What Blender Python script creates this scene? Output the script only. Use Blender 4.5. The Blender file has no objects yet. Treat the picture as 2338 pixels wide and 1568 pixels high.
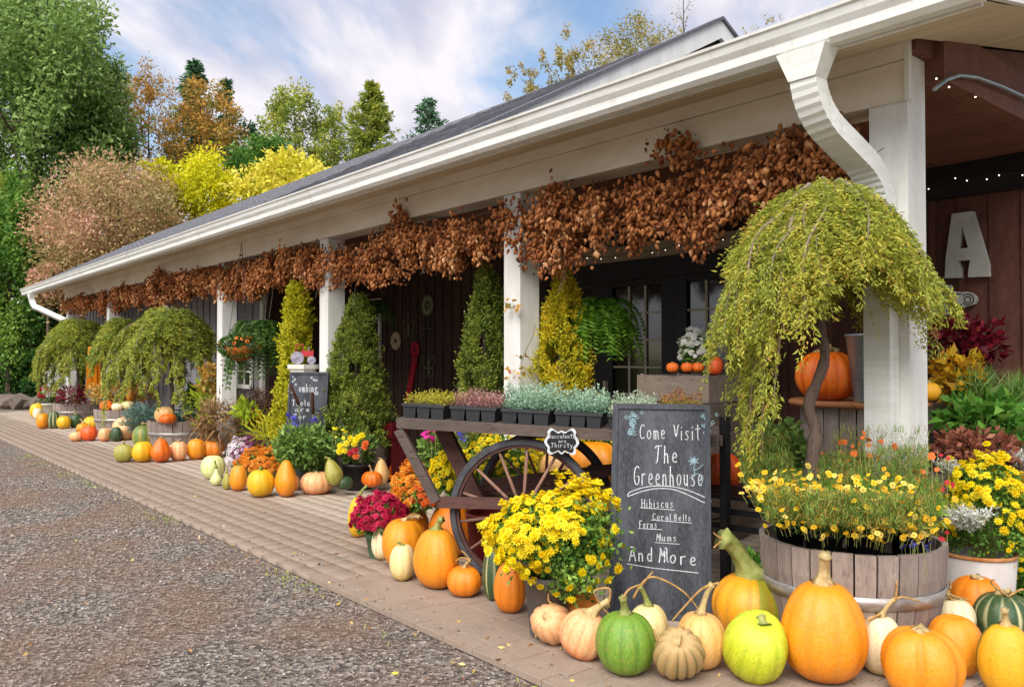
import bpy, math, random
import numpy as np
from mathutils import Vector, Matrix
random.seed(7)
sc = bpy.context.scene
C = sc.collection

# ------------------------------------------------------------------ camera
PITCH, YAW = math.radians(1.04), math.radians(50)
CAMZ = 1.35
FOC = 1875.0                                   # focal length in units of a 2337 wide picture
fw = np.array([-math.sin(YAW)*math.cos(PITCH), math.cos(YAW)*math.cos(PITCH), math.sin(PITCH)])
rt = np.array([math.cos(YAW), math.sin(YAW), 0.0])
up = np.cross(rt, fw)
CAM = np.array([0, 0, CAMZ])
cam_d = bpy.data.cameras.new('camera')
cam_d.lens = 36*FOC/2337; cam_d.sensor_width = 36
cam_d.clip_start = .05; cam_d.clip_end = 3000
cam = bpy.data.objects.new('camera', cam_d); C.objects.link(cam)
cam.location = (0, 0, CAMZ)
cam.rotation_euler = (math.radians(90)+PITCH, 0, YAW)
sc.camera = cam

# ------------------------------------------------------------------ light
SUN_EL, SUN_AZ = math.radians(46), math.radians(28)   # azimuth from -Y towards +X
world = bpy.data.worlds.new('World'); sc.world = world
world.use_nodes = True
nt = world.node_tree; N = nt.nodes; Lk = nt.links; N.clear()
def wn(t, **k):
    n = N.new(t)
    for a, b in k.items(): setattr(n, a, b)
    return n
wout = wn('ShaderNodeOutputWorld')
sky = wn('ShaderNodeTexSky', sky_type='NISHITA', sun_disc=False)
sky.sun_elevation = SUN_EL; sky.sun_rotation = math.radians(180)-SUN_AZ
sky.air_density = 1.2; sky.dust_density = .6; sky.ozone_density = 1.6
bg1 = wn('ShaderNodeBackground'); bg1.inputs[1].default_value = .10
Lk.new(sky.outputs[0], bg1.inputs[0])
tc = wn('ShaderNodeTexCoord')
sep = wn('ShaderNodeSeparateXYZ'); Lk.new(tc.outputs['Generated'], sep.inputs[0])
def wmath(op, a, b=None):
    n = wn('ShaderNodeMath', operation=op)
    for i, v in enumerate((a, b)):
        if v is None: continue
        if isinstance(v, (int, float)): n.inputs[i].default_value = v
        else: Lk.new(v, n.inputs[i])
    return n.outputs[0]
zz = wmath('ADD', wmath('MAXIMUM', sep.outputs[2], 0.0), .22)
comb = wn('ShaderNodeCombineXYZ')
Lk.new(wmath('DIVIDE', sep.outputs[0], zz), comb.inputs[0]); Lk.new(wmath('DIVIDE', sep.outputs[1], zz), comb.inputs[1])
mp = wn('ShaderNodeMapping'); mp.inputs['Scale'].default_value = (1.0, 1.0, 1); mp.inputs['Rotation'].default_value = (0, 0, math.radians(52))
mp.inputs['Location'].default_value = (2.35, .35, 0)
Lk.new(comb.outputs[0], mp.inputs[0])
mp2 = wn('ShaderNodeMapping'); mp2.inputs['Scale'].default_value = (.75, 1.5, 1)
Lk.new(mp.outputs[0], mp2.inputs[0])
nz = wn('ShaderNodeTexNoise'); nz.inputs['Scale'].default_value = 1.25; nz.inputs['Detail'].default_value = 9; nz.inputs['Roughness'].default_value = .55; nz.inputs['Distortion'].default_value = .25
Lk.new(mp2.outputs[0], nz.inputs['Vector'])
rp = wn('ShaderNodeValToRGB'); rp.color_ramp.elements[0].position = .37; rp.color_ramp.elements[1].position = .53
rp.color_ramp.interpolation = 'EASE'
Lk.new(nz.outputs[0], rp.inputs[0])
nz2 = wn('ShaderNodeTexNoise'); nz2.inputs['Scale'].default_value = 2.6; nz2.inputs['Detail'].default_value = 7
Lk.new(mp2.outputs[0], nz2.inputs['Vector'])
rp2 = wn('ShaderNodeValToRGB')
rp2.color_ramp.elements[0].position = .34; rp2.color_ramp.elements[0].color = (.47, .50, .68, 1)
rp2.color_ramp.elements[1].position = .60; rp2.color_ramp.elements[1].color = (.94, .90, .95, 1)
Lk.new(nz2.outputs[0], rp2.inputs[0])
bg2 = wn('ShaderNodeBackground'); bg2.inputs[1].default_value = .60
Lk.new(rp2.outputs[0], bg2.inputs[0])
mx = wn('ShaderNodeMixShader')
Lk.new(rp.outputs[0], mx.inputs[0]); Lk.new(bg1.outputs[0], mx.inputs[1]); Lk.new(bg2.outputs[0], mx.inputs[2])
Lk.new(mx.outputs[0], wout.inputs[0])
sun_d = bpy.data.lights.new('sun', 'SUN'); sun_d.energy = 3.0; sun_d.angle = math.radians(50); sun_d.color = (1, .96, .90)
sun = bpy.data.objects.new('sun', sun_d); C.objects.link(sun)
sd = Vector((math.sin(SUN_AZ)*math.cos(SUN_EL), -math.cos(SUN_AZ)*math.cos(SUN_EL), math.sin(SUN_EL)))
sun.rotation_euler = sd.to_track_quat('Z', 'Y').to_euler()
sc.view_settings.view_transform = 'Standard'; sc.view_settings.look = 'None'
sc.view_settings.exposure = 0.82; sc.view_settings.gamma = 1; sc.view_settings.use_curve_mapping = False
sc.render.engine = 'CYCLES'
sc.cycles.max_bounces = 6; sc.cycles.diffuse_bounces = 4; sc.cycles.transparent_max_bounces = 8
sc.cycles.use_denoising = True

# ------------------------------------------------------------------ measuring helpers (picture units -> metres in the place)
def ray(x, y): return fw*FOC + rt*(x-1168.5) + up*(784-y)
def on_z(x, y, z=0.0):
    d = ray(x, y); t = (z-CAMZ)/d[2]; return CAM + d*t
def on_y(x, y, Y):
    d = ray(x, y); return CAM + d*(Y/d[1])
def at(x, y, dep):                              # at a depth along the view axis
    return CAM + ray(x, y)*(dep/FOC)
def on_plane(x, y, p, n):
    d = ray(x, y); t = np.dot(np.asarray(p)-CAM, n)/np.dot(d, n); return CAM + d*t
def px(n, dep): return n*dep/FOC

# ------------------------------------------------------------------ object helpers
def tag(o, label=None, cat=None, group=None, kind=None):
    if label: o['label'] = label
    if cat: o['category'] = cat
    if group: o['group'] = group
    if kind: o['kind'] = kind
    return o
def obj(name, mesh, mat=None, parent=None, loc=None, rot=None, scale=None):
    o = bpy.data.objects.new(name, mesh); C.objects.link(o)
    if mat is not None and mesh is not None and not mesh.materials: mesh.materials.append(mat)
    if parent is not None: o.parent = parent
    if loc is not None: o.location = Vector([float(v) for v in loc])
    if rot is not None: o.rotation_euler = rot
    if scale is not None: o.scale = scale
    return o
def thing(name, label, cat, loc=(0, 0, 0), rotz=0, group=None):
    o = bpy.data.objects.new(name, None); C.objects.link(o)
    o.location = Vector([float(v) for v in loc]); o.rotation_euler = (0, 0, rotz); o.empty_display_size = .1
    return tag(o, label, cat, group)
def fmesh(name, V, F, smooth=False, attrs=None):
    """fast mesh: V (n,3), F (m,k) with equal k"""
    V = np.ascontiguousarray(V, dtype=np.float32); F = np.ascontiguousarray(F, dtype=np.int32)
    m = bpy.data.meshes.new(name); k = F.shape[1]
    m.vertices.add(len(V)); m.vertices.foreach_set('co', V.ravel())
    m.loops.add(F.size); m.loops.foreach_set('vertex_index', F.ravel())
    m.polygons.add(len(F)); m.polygons.foreach_set('loop_start', np.arange(0, F.size, k, dtype=np.int32))
    if smooth: m.polygons.foreach_set('use_smooth', np.ones(len(F), dtype=bool))
    if attrs:
        for a, (dom, vals) in attrs.items():
            at_ = m.attributes.new(a, 'FLOAT', dom); at_.data.foreach_set('value', np.asarray(vals, dtype=np.float32))
    m.update(calc_edges=True)
    return m
class MB:
    """small polygon collector"""
    def __init__(s): s.v = []; s.f = []
    def add(s, vs, fs):
        n = len(s.v); s.v += [tuple(float(c) for c in p) for p in vs]; s.f += [tuple(i+n for i in f) for f in fs]; return s
    def box(s, x0, x1, y0, y1, z0, z1, M=None):
        vs = [(x, y, z) for z in (z0, z1) for y in (y0, y1) for x in (x0, x1)]
        if M is not None: vs = [M @ Vector(v) for v in vs]
        return s.add(vs, [(0, 2, 3, 1), (4, 5, 7, 6), (0, 1, 5, 4), (2, 6, 7, 3), (0, 4, 6, 2), (1, 3, 7, 5)])
    def bar(s, a, b, w, h, upv=(0, 0, 1)):
        a, b = Vector(a), Vector(b); d = (b-a).normalized(); u = Vector(upv)
        if abs(d.dot(u)) > .98: u = Vector((1, 0, 0))
        sd_ = d.cross(u).normalized(); u = sd_.cross(d).normalized()
        vs = [p + sd_*(i*w/2) + u*(j*h/2) for p in (a, b) for i, j in ((-1, -1), (1, -1), (1, 1), (-1, 1))]
        return s.add(vs, [(3, 2, 1, 0), (4, 5, 6, 7), (0, 1, 5, 4), (1, 2, 6, 5), (2, 3, 7, 6), (3, 0, 4, 7)])
    def tube(s, pts, rad, n=8, cap=True, ridge=0):
        pts = [Vector([float(c) for c in p]) for p in pts]
        if not hasattr(rad, '__len__'): rad = [rad]*len(pts)
        rings = []; ref = Vector((0.3, 0.2, 1)).normalized()
        for i, p in enumerate(pts):
            d = (pts[min(i+1, len(pts)-1)]-pts[max(i-1, 0)]).normalized()
            if abs(d.dot(ref)) > .95: ref = Vector((1, .1, 0)).normalized()
            a = d.cross(ref).normalized(); b = d.cross(a).normalized(); ref = b.cross(d).normalized()*-1 if False else ref
            rings.append([p + (a*math.cos(t)+b*math.sin(t))*rad[i]*(1+ridge*math.cos(5*t+.35*i)) for t in [2*math.pi*j/n for j in range(n)]])
        base = len(s.v)
        for r in rings: s.v += [tuple(q) for q in r]
        for i in range(len(pts)-1):
            for j in range(n):
                j2 = (j+1) % n
                s.f.append((base+i*n+j, base+i*n+j2, base+(i+1)*n+j2, base+(i+1)*n+j))
        if cap:
            s.f.append(tuple(base+j for j in range(n))[::-1]); s.f.append(tuple(base+(len(pts)-1)*n+j for j in range(n)))
        return s
    def lathe(s, prof, n=24, c=(0, 0, 0), a0=0, a1=2*math.pi):
        full = abs(a1-a0-2*math.pi) < 1e-6; m = n if full else n+1
        base = len(s.v)
        for r, z in prof:
            for j in range(m):
                t = a0+(a1-a0)*j/n; s.v.append((c[0]+r*math.cos(t), c[1]+r*math.sin(t), c[2]+z))
        for i in range(len(prof)-1):
            for j in range(n):
                j2 = (j+1) % m
                s.f.append((base+i*m+j, base+i*m+j2, base+(i+1)*m+j2, base+(i+1)*m+j))
        return s
    def prism(s, poly, fn0, fn1):
        """polygon (2d) swept between two embeddings fn0(p), fn1(p)"""
        n = len(poly)
        return s.add([fn0(p) for p in poly]+[fn1(p) for p in poly],
                     [tuple(range(n))[::-1], tuple(range(n, 2*n))]+[(i, (i+1) % n, n+(i+1) % n, n+i) for i in range(n)])
    def mesh(s, name, smooth=False):
        m = bpy.data.meshes.new(name); m.from_pydata(s.v, [], s.f); m.update()
        if smooth: m.polygons.foreach_set('use_smooth', [True]*len(m.polygons))
        return m
    def build(s, name, mat, parent=None, smooth=False, **k): return obj(name, s.mesh(name, smooth), mat, parent, **k)

# ------------------------------------------------------------------ materials
def hexc(h):
    h = h.lstrip('#'); v = [int(h[i:i+2], 16)/255 for i in (0, 2, 4)]
    return tuple(c/12.92 if c <= .04045 else ((c+.055)/1.055)**2.4 for c in v)+(1,)
def c4(c): return hexc(c) if isinstance(c, str) else (tuple(c)+(1,))[:4]
class NB:
    def __init__(s, name):
        s.m = bpy.data.materials.new(name); s.m.use_nodes = True
        s.t = s.m.node_tree; s.n = s.t.nodes; s.b = s.n['Principled BSDF']; s.out = s.n['Material Output']
    def new(s, t, **k):
        n = s.n.new(t)
        for a, b in k.items(): setattr(n, a, b)
        return n
    def link(s, a, b): s.t.links.new(a, b)
    def put(s, sock, v):
        if hasattr(v, 'is_output') or isinstance(v, bpy.types.NodeSocket): s.link(v, sock)
        elif isinstance(v, (tuple, list)): sock.default_value = c4(v) if len(sock.default_value) == 4 else v
        elif isinstance(v, str): sock.default_value = c4(v)
        else: sock.default_value = v
    def coord(s, kind='Object'):
        if kind == 'World': return s.new('ShaderNodeNewGeometry').outputs['Position']
        return s.new('ShaderNodeTexCoord').outputs[kind]
    def mapping(s, v, scale=(1, 1, 1)):
        n = s.new('ShaderNodeMapping'); n.inputs['Scale'].default_value = scale; s.link(v, n.inputs[0]); return n.outputs[0]
    def noise(s, v, scale, detail=4, rough=.6, dist=0):
        n = s.new('ShaderNodeTexNoise'); n.inputs['Scale'].default_value = scale; n.inputs['Detail'].default_value = detail
        n.inputs['Roughness'].default_value = rough; n.inputs['Distortion'].default_value = dist
        if v is not None: s.link(v, n.inputs['Vector'])
        return n.outputs[0]
    def voro(s, v, scale, feature='F1', out='Distance'):
        n = s.new('ShaderNodeTexVoronoi', feature=feature); n.inputs['Scale'].default_value = scale; s.link(v, n.inputs['Vector']); return n.outputs[out]
    def ramp(s, f, stops, interp='LINEAR'):
        n = s.new('ShaderNodeValToRGB'); n.color_ramp.interpolation = interp; e = n.color_ramp.elements
        while len(e) < len(stops): e.new(.5)
        for q, (p, c) in zip(e, stops): q.position = p; q.color = c4(c) if not isinstance(c, (int, float)) else (c, c, c, 1)
        s.link(f, n.inputs[0]); return n.outputs[0]
    def mix(s, f, a, b, mode='MIX'):
        n = s.new('ShaderNodeMix', data_type='RGBA', blend_type=mode)
        s.put(n.inputs[0], f); s.put(n.inputs[6], a); s.put(n.inputs[7], b); return n.outputs[2]
    def math(s, op, a, b=0, clamp=False):
        n = s.new('ShaderNodeMath', operation=op); n.use_clamp = clamp; s.put(n.inputs[0], a); s.put(n.inputs[1], b); return n.outputs[0]
    def attr(s, name): return s.new('ShaderNodeAttribute', attribute_name=name).outputs['Fac']
    def rand(s): return s.new('ShaderNodeObjectInfo').outputs['Random']
    def bump(s, h, strength=.3, dist=.01, normal=None):
        n = s.new('ShaderNodeBump'); n.inputs['Strength'].default_value = strength; n.inputs['Distance'].default_value = dist
        s.link(h, n.inputs['Height'])
        if normal is not None: s.link(normal, n.inputs['Normal'])
        s.link(n.outputs[0], s.b.inputs['Normal']); return n.outputs[0]
    def base(s, v, rough=.6, spec=.5, metal=0):
        s.put(s.b.inputs['Base Color'], v); s.put(s.b.inputs['Roughness'], rough)
        s.b.inputs['Specular IOR Level'].default_value = spec; s.b.inputs['Metallic'].default_value = metal; return s
def simple(name, a, b=None, scale=8, rough=.6, spec=.4, metal=0, bump=0, bscale=40, stretch=(1, 1, 1), world_=False, vary=0):
    q = NB(name); co = q.mapping(q.coord('World' if world_ else 'Object'), stretch)
    if b is None: col = q.mix(0.0, a, a)
    else: col = q.mix(q.ramp(q.noise(co, scale, 6, .65), [(.35, 0.), (.65, 1.)]), a, b)
    if vary:
        f = q.math('ADD', q.math('MULTIPLY', q.rand(), 2*vary), 1-vary)
        hs = q.new('ShaderNodeHueSaturation'); q.link(f, hs.inputs['Value']); q.link(col, hs.inputs['Color']); col = hs.outputs[0]
    q.base(col, rough, spec, metal)
    if bump: q.bump(q.noise(co, bscale, 6, .7), bump, .01)
    return q.m
def leafmat(name, stops, rough=.55, trans=.35, spec=.3):
    """foliage: colour by the per-leaf 'tint' value, part of the light passing through"""
    q = NB(name); col = q.ramp(q.attr('tint'), stops)
    q.base(col, rough, spec)
    tr = q.new('ShaderNodeBsdfTranslucent'); q.link(q.mix(.0, col, col), tr.inputs[0])
    ms = q.new('ShaderNodeMixShader'); ms.inputs[0].default_value = trans
    q.link(q.b.outputs[0], ms.inputs[1]); q.link(tr.outputs[0], ms.inputs[2]); q.link(ms.outputs[0], q.out.inputs[0])
    return q.m
def woodmat(name, a, b, stretch=(1, 1, 12), scale=6, rough=.75, vary=.15, bump=.4, groove='#1c1613'):
    q = NB(name); co = q.coord('Object')
    ri = q.new('ShaderNodeVectorMath', operation='ADD'); q.link(co, ri.inputs[0]); cb = q.new('ShaderNodeCombineXYZ')
    rr = q.math('MULTIPLY', q.rand(), 37.0)
    for i in range(3): q.link(rr, cb.inputs[i])
    q.link(cb.outputs[0], ri.inputs[1])
    mp_ = q.mapping(ri.outputs[0], stretch)
    n1 = q.noise(mp_, scale, 8, .7, .3); n2 = q.noise(mp_, scale*4, 5, .7)
    col = q.mix(q.ramp(n1, [(.3, 0.), (.7, 1.)]), a, b)
    col = q.mix(q.ramp(n2, [(.3, .75), (.45, 0.)]), col, groove)
    hs = q.new('ShaderNodeHueSaturation'); q.link(q.math('ADD', q.math('MULTIPLY', q.rand(), 2*vary), 1-vary), hs.inputs['Value']); q.link(col, hs.inputs['Color'])
    q.base(hs.outputs[0], rough, .25); q.bump(n2, bump, .006)
    return q.m
M = {}
# ---- structure materials
def paint_mat():
    q = NB('white_paint'); co = q.coord('World'); n1 = q.noise(q.mapping(co, (1, 1, .2)), 6, 6, .7); n2 = q.noise(q.mapping(co, (1, 1, .3)), 40, 4, .8)
    sp = q.new('ShaderNodeSeparateXYZ'); q.link(co, sp.inputs[0])
    col = q.mix(q.ramp(n1, [(.4, 0.), (.7, 1.)]), '#e2e2de', '#cdcbc2'); col = q.mix(q.ramp(n2, [(.6, 0.), (.75, .55)]), col, '#9a948a')
    splash = q.math('MULTIPLY', q.ramp(sp.outputs[2], [(.0, 1.), (.55, 0.)]), q.ramp(n1, [(.3, .3), (.6, 1.)])); col = q.mix(splash, col, '#8a7c6a')
    q.base(col, .55, .35); q.bump(n2, .25, .004); return q.m
M['paint'] = paint_mat()
def gutter_mat():
    q = NB('gutter_enamel'); co = q.coord('World'); n1 = q.noise(q.mapping(co, (6, 6, .5)), 3, 6, .7); n2 = q.noise(q.mapping(co, (.5, 1, 5)), 5, 4)
    col = q.mix(q.ramp(n2, [(.4, 0.), (.7, 1.)]), '#e4e5e1', '#d4d4cb'); col = q.mix(q.ramp(n1, [(.56, 0.), (.78, .5)]), col, '#a3a08c')
    q.base(col, .38, .5); q.bump(n2, .1, .004); return q.m
M['gutter'] = gutter_mat()
M['tan'] = simple('tan_beam_paint', '#e8e1d2', '#d8cfbb', 4, .65, .3, bump=.2, bscale=20, stretch=(.5, 1, 1.5))
M['soffit'] = simple('soffit_boards', '#cfc1a6', '#bdae93', 5, .7, .2, bump=.3, bscale=25, stretch=(.15, 3, 1))
M['brown'] = woodmat('brown_siding', '#6b463a', '#53342b', (1, 1, .35), 14, .75, .18, .4, '#1a100d')
M['dark'] = woodmat('dark_siding', '#4c3a32', '#382c26', (1, 1, .3), 14, .8, .2, .4, '#0d0908')
M['ceil'] = woodmat('brown_ceiling', '#7a5244', '#644338', (.3, 1, 1), 6, .8, .1, .3, '#241713')
M['grey'] = woodmat('grey_siding', '#8d8b90', '#7f7d82', (1, 1, .3), 8, .7, .06, .2, '#55505a')
M['black'] = simple('black_paint', '#141416', '#1c1b1d', 5, .5, .4)
M['trimtan'] = simple('tan_trim', '#9a8b74', '#8b7d68', 6, .6, .3, stretch=(.2, 1, 1))
M['muntin'] = simple('muntin_paint', '#c9c5b0', '#b5b19a', 10, .6, .3)
def glass():
    q = NB('door_glass'); q.base('#2b2a1f', .08, .9)
    q.b.inputs['Coat Weight'].default_value = .4
    q.bump(q.noise(q.coord(), 2.2, 2), .05, .02); return q.m
M['glass'] = glass()
def shingle_mat():
    q = NB('shingle'); co = q.coord('World'); n = q.noise(co, 90, 3, .8)
    col = q.mix(q.ramp(n, [(.35, 0.), (.7, 1.)]), '#5a5a60', '#8c8c94')
    hs = q.new('ShaderNodeHueSaturation'); q.link(q.math('ADD', q.math('MULTIPLY', q.rand(), .5), .72), hs.inputs['Value']); q.link(col, hs.inputs['Color'])
    q.base(hs.outputs[0], .9, .2); q.bump(n, .5, .004); return q.m
M['shingle'] = shingle_mat()
def paver_mat():
    q = NB('paver'); co = q.coord('World')
    big = q.noise(co, .8, 4, .6); mid = q.noise(co, 9, 5, .7); fine = q.noise(co, 160, 4, .8)
    col = q.mix(q.ramp(mid, [(.3, 0.), (.7, 1.)]), '#8f7e70', '#a49485')
    col = q.mix(q.ramp(fine, [(.42, .7), (.55, 0.)]), col, '#7d6a5c')
    tn = q.mix(q.math('MULTIPLY', q.attr('tint'), .55), col, '#9c8a7a'); 
    # dry strip under the eaves, rain-darkened and smoother outside it
    sp = q.new('ShaderNodeSeparateXYZ'); q.link(co, sp.inputs[0])
    yy = q.math('ADD', sp.outputs[1], q.math('MULTIPLY', q.noise(co, 1.6, 3), .35))
    wet = q.ramp(q.math('SUBTRACT', yy, 2.9), [(.45, 0.), (.62, 1.)])
    col2 = q.mix(wet, tn, q.mix(.55, tn, '#b9ab9a'))
    q.base(col2, q.math('ADD', q.math('MULTIPLY', wet, .25), .62), .3)
    q.bump(q.math('ADD', q.math('MULTIPLY', mid, .6), q.math('MULTIPLY', fine, .5)), .5, .006)
    return q.m
M['paver'] = paver_mat()
M['joint'] = simple('paver_joint', '#84766a', '#76705a', 5, .95, .1, bump=.5, bscale=120, world_=True)
def gravel_mat(name, pieces):
    q = NB(name); co = q.coord('World')
    if pieces:
        col = q.ramp(q.attr('tint'), [(0, '#5c5550'), (.25, '#7f756c'), (.5, '#948a80'), (.75, '#a69c92'), (.93, '#967860'), (.985, '#d3cac0')], 'CONSTANT')
        col = q.mix(q.ramp(q.noise(co, 1.1, 4), [(.42, 0.), (.62, .55)]), col, '#8d6f57')
    else:
        v = q.voro(co, 46, out='Color'); sp = q.new('ShaderNodeSeparateColor'); q.link(v, sp.inputs[0])
        col = q.ramp(sp.outputs[0], [(0, '#4b4441'), (.35, '#6f645b'), (.65, '#8b8178'), (.9, '#a3978b'), (1, '#c4bab0')])
        col = q.mix(q.ramp(q.noise(co, 1.1, 4), [(.42, 0.), (.62, .5)]), col, '#8a6b53')
        col = q.mix(q.ramp(q.noise(co, 240, 3), [(.4, .55), (.55, 0.)]), col, '#3a332f')
        q.bump(q.math('ADD', q.voro(co, 46), q.math('MULTIPLY', q.noise(co, 200, 3), .5)), 1.0, .012)
    q.base(col, .8 if not pieces else .7, .3); return q.m
M['gravelbed'] = gravel_mat('gravel_bed', False); M['pebble'] = gravel_mat('gravel_pieces', True)
M['earth'] = simple('earth', '#5d5040', '#4f5a30', .6, .95, .1, bump=.4, bscale=30, world_=True)

# ------------------------------------------------------------------ ground
XL, XR = -24.0, 3.0
EDGE_Y, WALL_Y, POST_Y = 2.33, 6.5, 4.2
mb = MB(); mb.add([(-600, -600, -.09), (600, -600, -.09), (600, 900, -.09), (-600, 900, -.09)], [(0, 1, 2, 3)])
tag(mb.build('ground', M['earth']), kind='structure')
mb = MB(); mb.add([(-26, -22, -.035), (12, -22, -.035), (12, EDGE_Y+.01, -.035), (-26, EDGE_Y+.01, -.035)], [(0, 1, 2, 3)])
tag(mb.build('gravel_yard', M['gravelbed']), kind='structure')
rng = np.random.default_rng(3)
def pebble_mesh():
    n = 95000
    r = 2.3*np.exp(rng.random(n)*1.75); a = math.radians(50)+(rng.random(n)-.5)*math.radians(72)
    x = -np.sin(a)*r; y = np.cos(a)*r
    k = (y < EDGE_Y-.03); x, y, r = x[k], y[k], r[k]; n = len(x)
    s = (.003+.006*rng.random(n)**2.2)*np.clip(r/4, 1, 2.0)
    T = np.array([(1, 0, 0), (-.5, .85, 0), (-.6, -.8, 0), (.1, .1, .75), (0, 0, -.7)])
    V = T[None]*(1+.5*(rng.random((n, 5, 1))-.5))*s[:, None, None]
    ang = rng.random(n)*6.28; ca, sa = np.cos(ang), np.sin(ang)
    X = V[:, :, 0]*ca[:, None]-V[:, :, 1]*sa[:, None]; Y = V[:, :, 0]*sa[:, None]+V[:, :, 1]*ca[:, None]
    V = np.stack([X+x[:, None], Y+y[:, None], V[:, :, 2]-.031+s[:, None]*.2], -1)
    Ft = np.array([(0, 1, 3), (1, 2, 3), (2, 0, 3)])
    F = (Ft[None]+np.arange(n)[:, None, None]*5).reshape(-1, 3)
    tint = np.repeat(rng.random(n), 3)
    return fmesh('loose_gravel', V.reshape(-1, 3), F, attrs={'tint': ('FACE', tint)})
tag(obj('loose_gravel', pebble_mesh(), M['pebble']), kind='stuff')
def stray():
    n = 900; x = -.6-11*rng.random(n)**1.3; y = EDGE_Y+np.abs(rng.normal(size=n))*.22-.06; s = .004+.008*rng.random(n)**2
    T = np.array([(1, 0, 0), (-.5, .85, 0), (-.6, -.8, 0), (.1, .1, .8)]); V = T[None]*(1+.5*(rng.random((n, 4, 1))-.5))*s[:, None, None]+np.stack([x, y, np.where(y > EDGE_Y, .001, -.03)], 1)[:, None]
    F = (np.array([(0, 1, 3), (1, 2, 3), (2, 0, 3)])[None]+np.arange(n)[:, None, None]*4).reshape(-1, 3)
    return fmesh('stray_stones', V.reshape(-1, 3), F, attrs={'tint': ('FACE', np.repeat(rng.random(n), 3))})
tag(obj('stray_stones', stray(), M['pebble']), kind='stuff')

# paving: separate pavers over a joint bed
pav = tag(bpy.data.objects.new('paving', None), kind='structure'); C.objects.link(pav)
mb = MB(); mb.box(XL-2, XR, EDGE_Y+.012, 9.0, -.2, -.0035); tag(mb.build('joint_bed', M['joint'], pav))
def paver_geo(x0, x1, y0, y1, rnd):
    b = .0015; dz = (rnd.random()-.5)*.0018
    g = .002; x0 += g; x1 -= g; y0 += g; y1 -= g
    sl = (rnd.random()-.5)*.0022
    v = [(x0, y0, -.03), (x1, y0, -.03), (x1, y1, -.03), (x0, y1, -.03),
         (x0, y0, dz-b), (x1, y0, dz-b+sl), (x1, y1, dz-b+sl), (x0, y1, dz-b),
         (x0+b, y0+b, dz), (x1-b, y0+b, dz+sl), (x1-b, y1-b, dz+sl), (x0+b, y1-b, dz)]
    f = []
    for k in (0, 4):
        for i in range(4): j = (i+1) % 4; f.append((k+i, k+j, k+4+j, k+4+i))
    f.append((8, 9, 10, 11)); return v, f
rnd = random.Random(5)
P_ = []; y = EDGE_Y; r = 0
while y < WALL_Y+.1:
    h = [.12, .16, .12, .16, .12][r % 5]; h = .11 if r == 0 else h
    x = XL - rnd.random()*.3
    while x < XR:
        w = rnd.choice([.20, .12, .16, .12, .20]) if r else .24
        P_.append((x, x+w, y, y+h)); x += w
    y += h; r += 1
def seen_key(p):
    c = np.array([(p[0]+p[1])/2, (p[2]+p[3])/2, 0])-CAM; d = c@fw
    if d < 1.5: return 99
    sx = c@rt/d*FOC; sy = 784-c@up/d*FOC
    return d if abs(sx) < 1230 and sy < 1640 else 50+d
P_.sort(key=seen_key)
for p in P_[:290]:
    v, f = paver_geo(*p, rnd); cx, cy = v[0][0], v[0][1]
    v = [(a-cx, b-cy, c) for a, b, c in v]
    m = bpy.data.meshes.new('paver'); m.from_pydata(v, [], f)
    a = m.attributes.new('tint', 'FLOAT', 'FACE'); a.data.foreach_set('value', [rnd.random()]*len(f))
    obj('paver', m, M['paver'], pav, (cx, cy, 0))
V, F, T = [], [], []
for p in P_[290:]:
    v, f = paver_geo(*p, rnd); F += [tuple(i+len(V) for i in q) for q in f]; V += v; T += [rnd.random()]*len(f)
tag(obj('pavers', fmesh('pavers', V, F, attrs={'tint': ('FACE', T)}), M['paver'], pav), kind='stuff')

# ------------------------------------------------------------------ garden shop building
shop = thing('garden_shop', 'long low garden shop with grey shingle roof, white posts and a deep covered porch', 'building', (-11.5, 4.2, 0))
OFF = Vector((11.5, -4.2, 0))
def sh(name, mb_, mat, parent=None, smooth=False):
    o = mb_.build(name, mat, parent or shop, smooth)
    if parent is None: o.location = OFF
    return o
BX0, BX1 = -20.75, -1.78
# white posts (front face on Y = 4.2)
for xr in (-1.885, -4.905, -8.11, -11.19, -17.0, -20.45):
    mb = MB(); mb.box(xr-.2, xr, 4.2, 4.4, 0, 2.657 if xr < -2 else 2.9)
    mb.box(xr-.188, xr-.012, 4.198, 4.402, .2, 2.65)
    sh('post', mb, M['paint'])
# beam over the posts, frieze
mb = MB(); mb.box(BX0, -2.09, 4.2, 4.41, 2.66, 2.86); mb.box(BX0, -1.885, 4.18, 4.197, 2.66, 2.86); sh('beam', mb, M['tan'])
mb = MB(); mb.box(BX0, -1.885, 4.165, 4.197, 2.864, 2.985); sh('frieze_board', mb, M['tan'])
mb = MB(); mb.box(-1.882, -1.86, 4.16, 4.197, 2.65, 2.98); sh('beam_end_board', mb, M['paint'])
# soffit of long boards
GX0, GX1 = -22.2, -1.34
def zs(Y): return 2.832+(Y-3.69)*.24
for i in range(4):
    y0 = 3.69+i*.121; y1 = y0+.117
    mb = MB()
    mb.add([(GX0+.02, y0, zs(y0)), (GX1, y0, zs(y0)), (GX1, y1, zs(y1)), (GX0+.02, y1, zs(y1)),
            (GX0+.02, y0, zs(y0)+.02), (GX1, y0, zs(y0)+.02), (GX1, y1, zs(y1)+.02), (GX0+.02, y1, zs(y1)+.02)],
           [(3, 2, 1, 0), (4, 5, 6, 7), (0, 1, 5, 4), (1, 2, 6, 5), (2, 3, 7, 6), (3, 0, 4, 7)])
    sh('soffit_board', mb, M['soffit'])
mb = MB(); mb.box(GX0, GX1, 3.67, 3.688, 2.815, 2.965); sh('fascia_board', mb, M['paint'])
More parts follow.
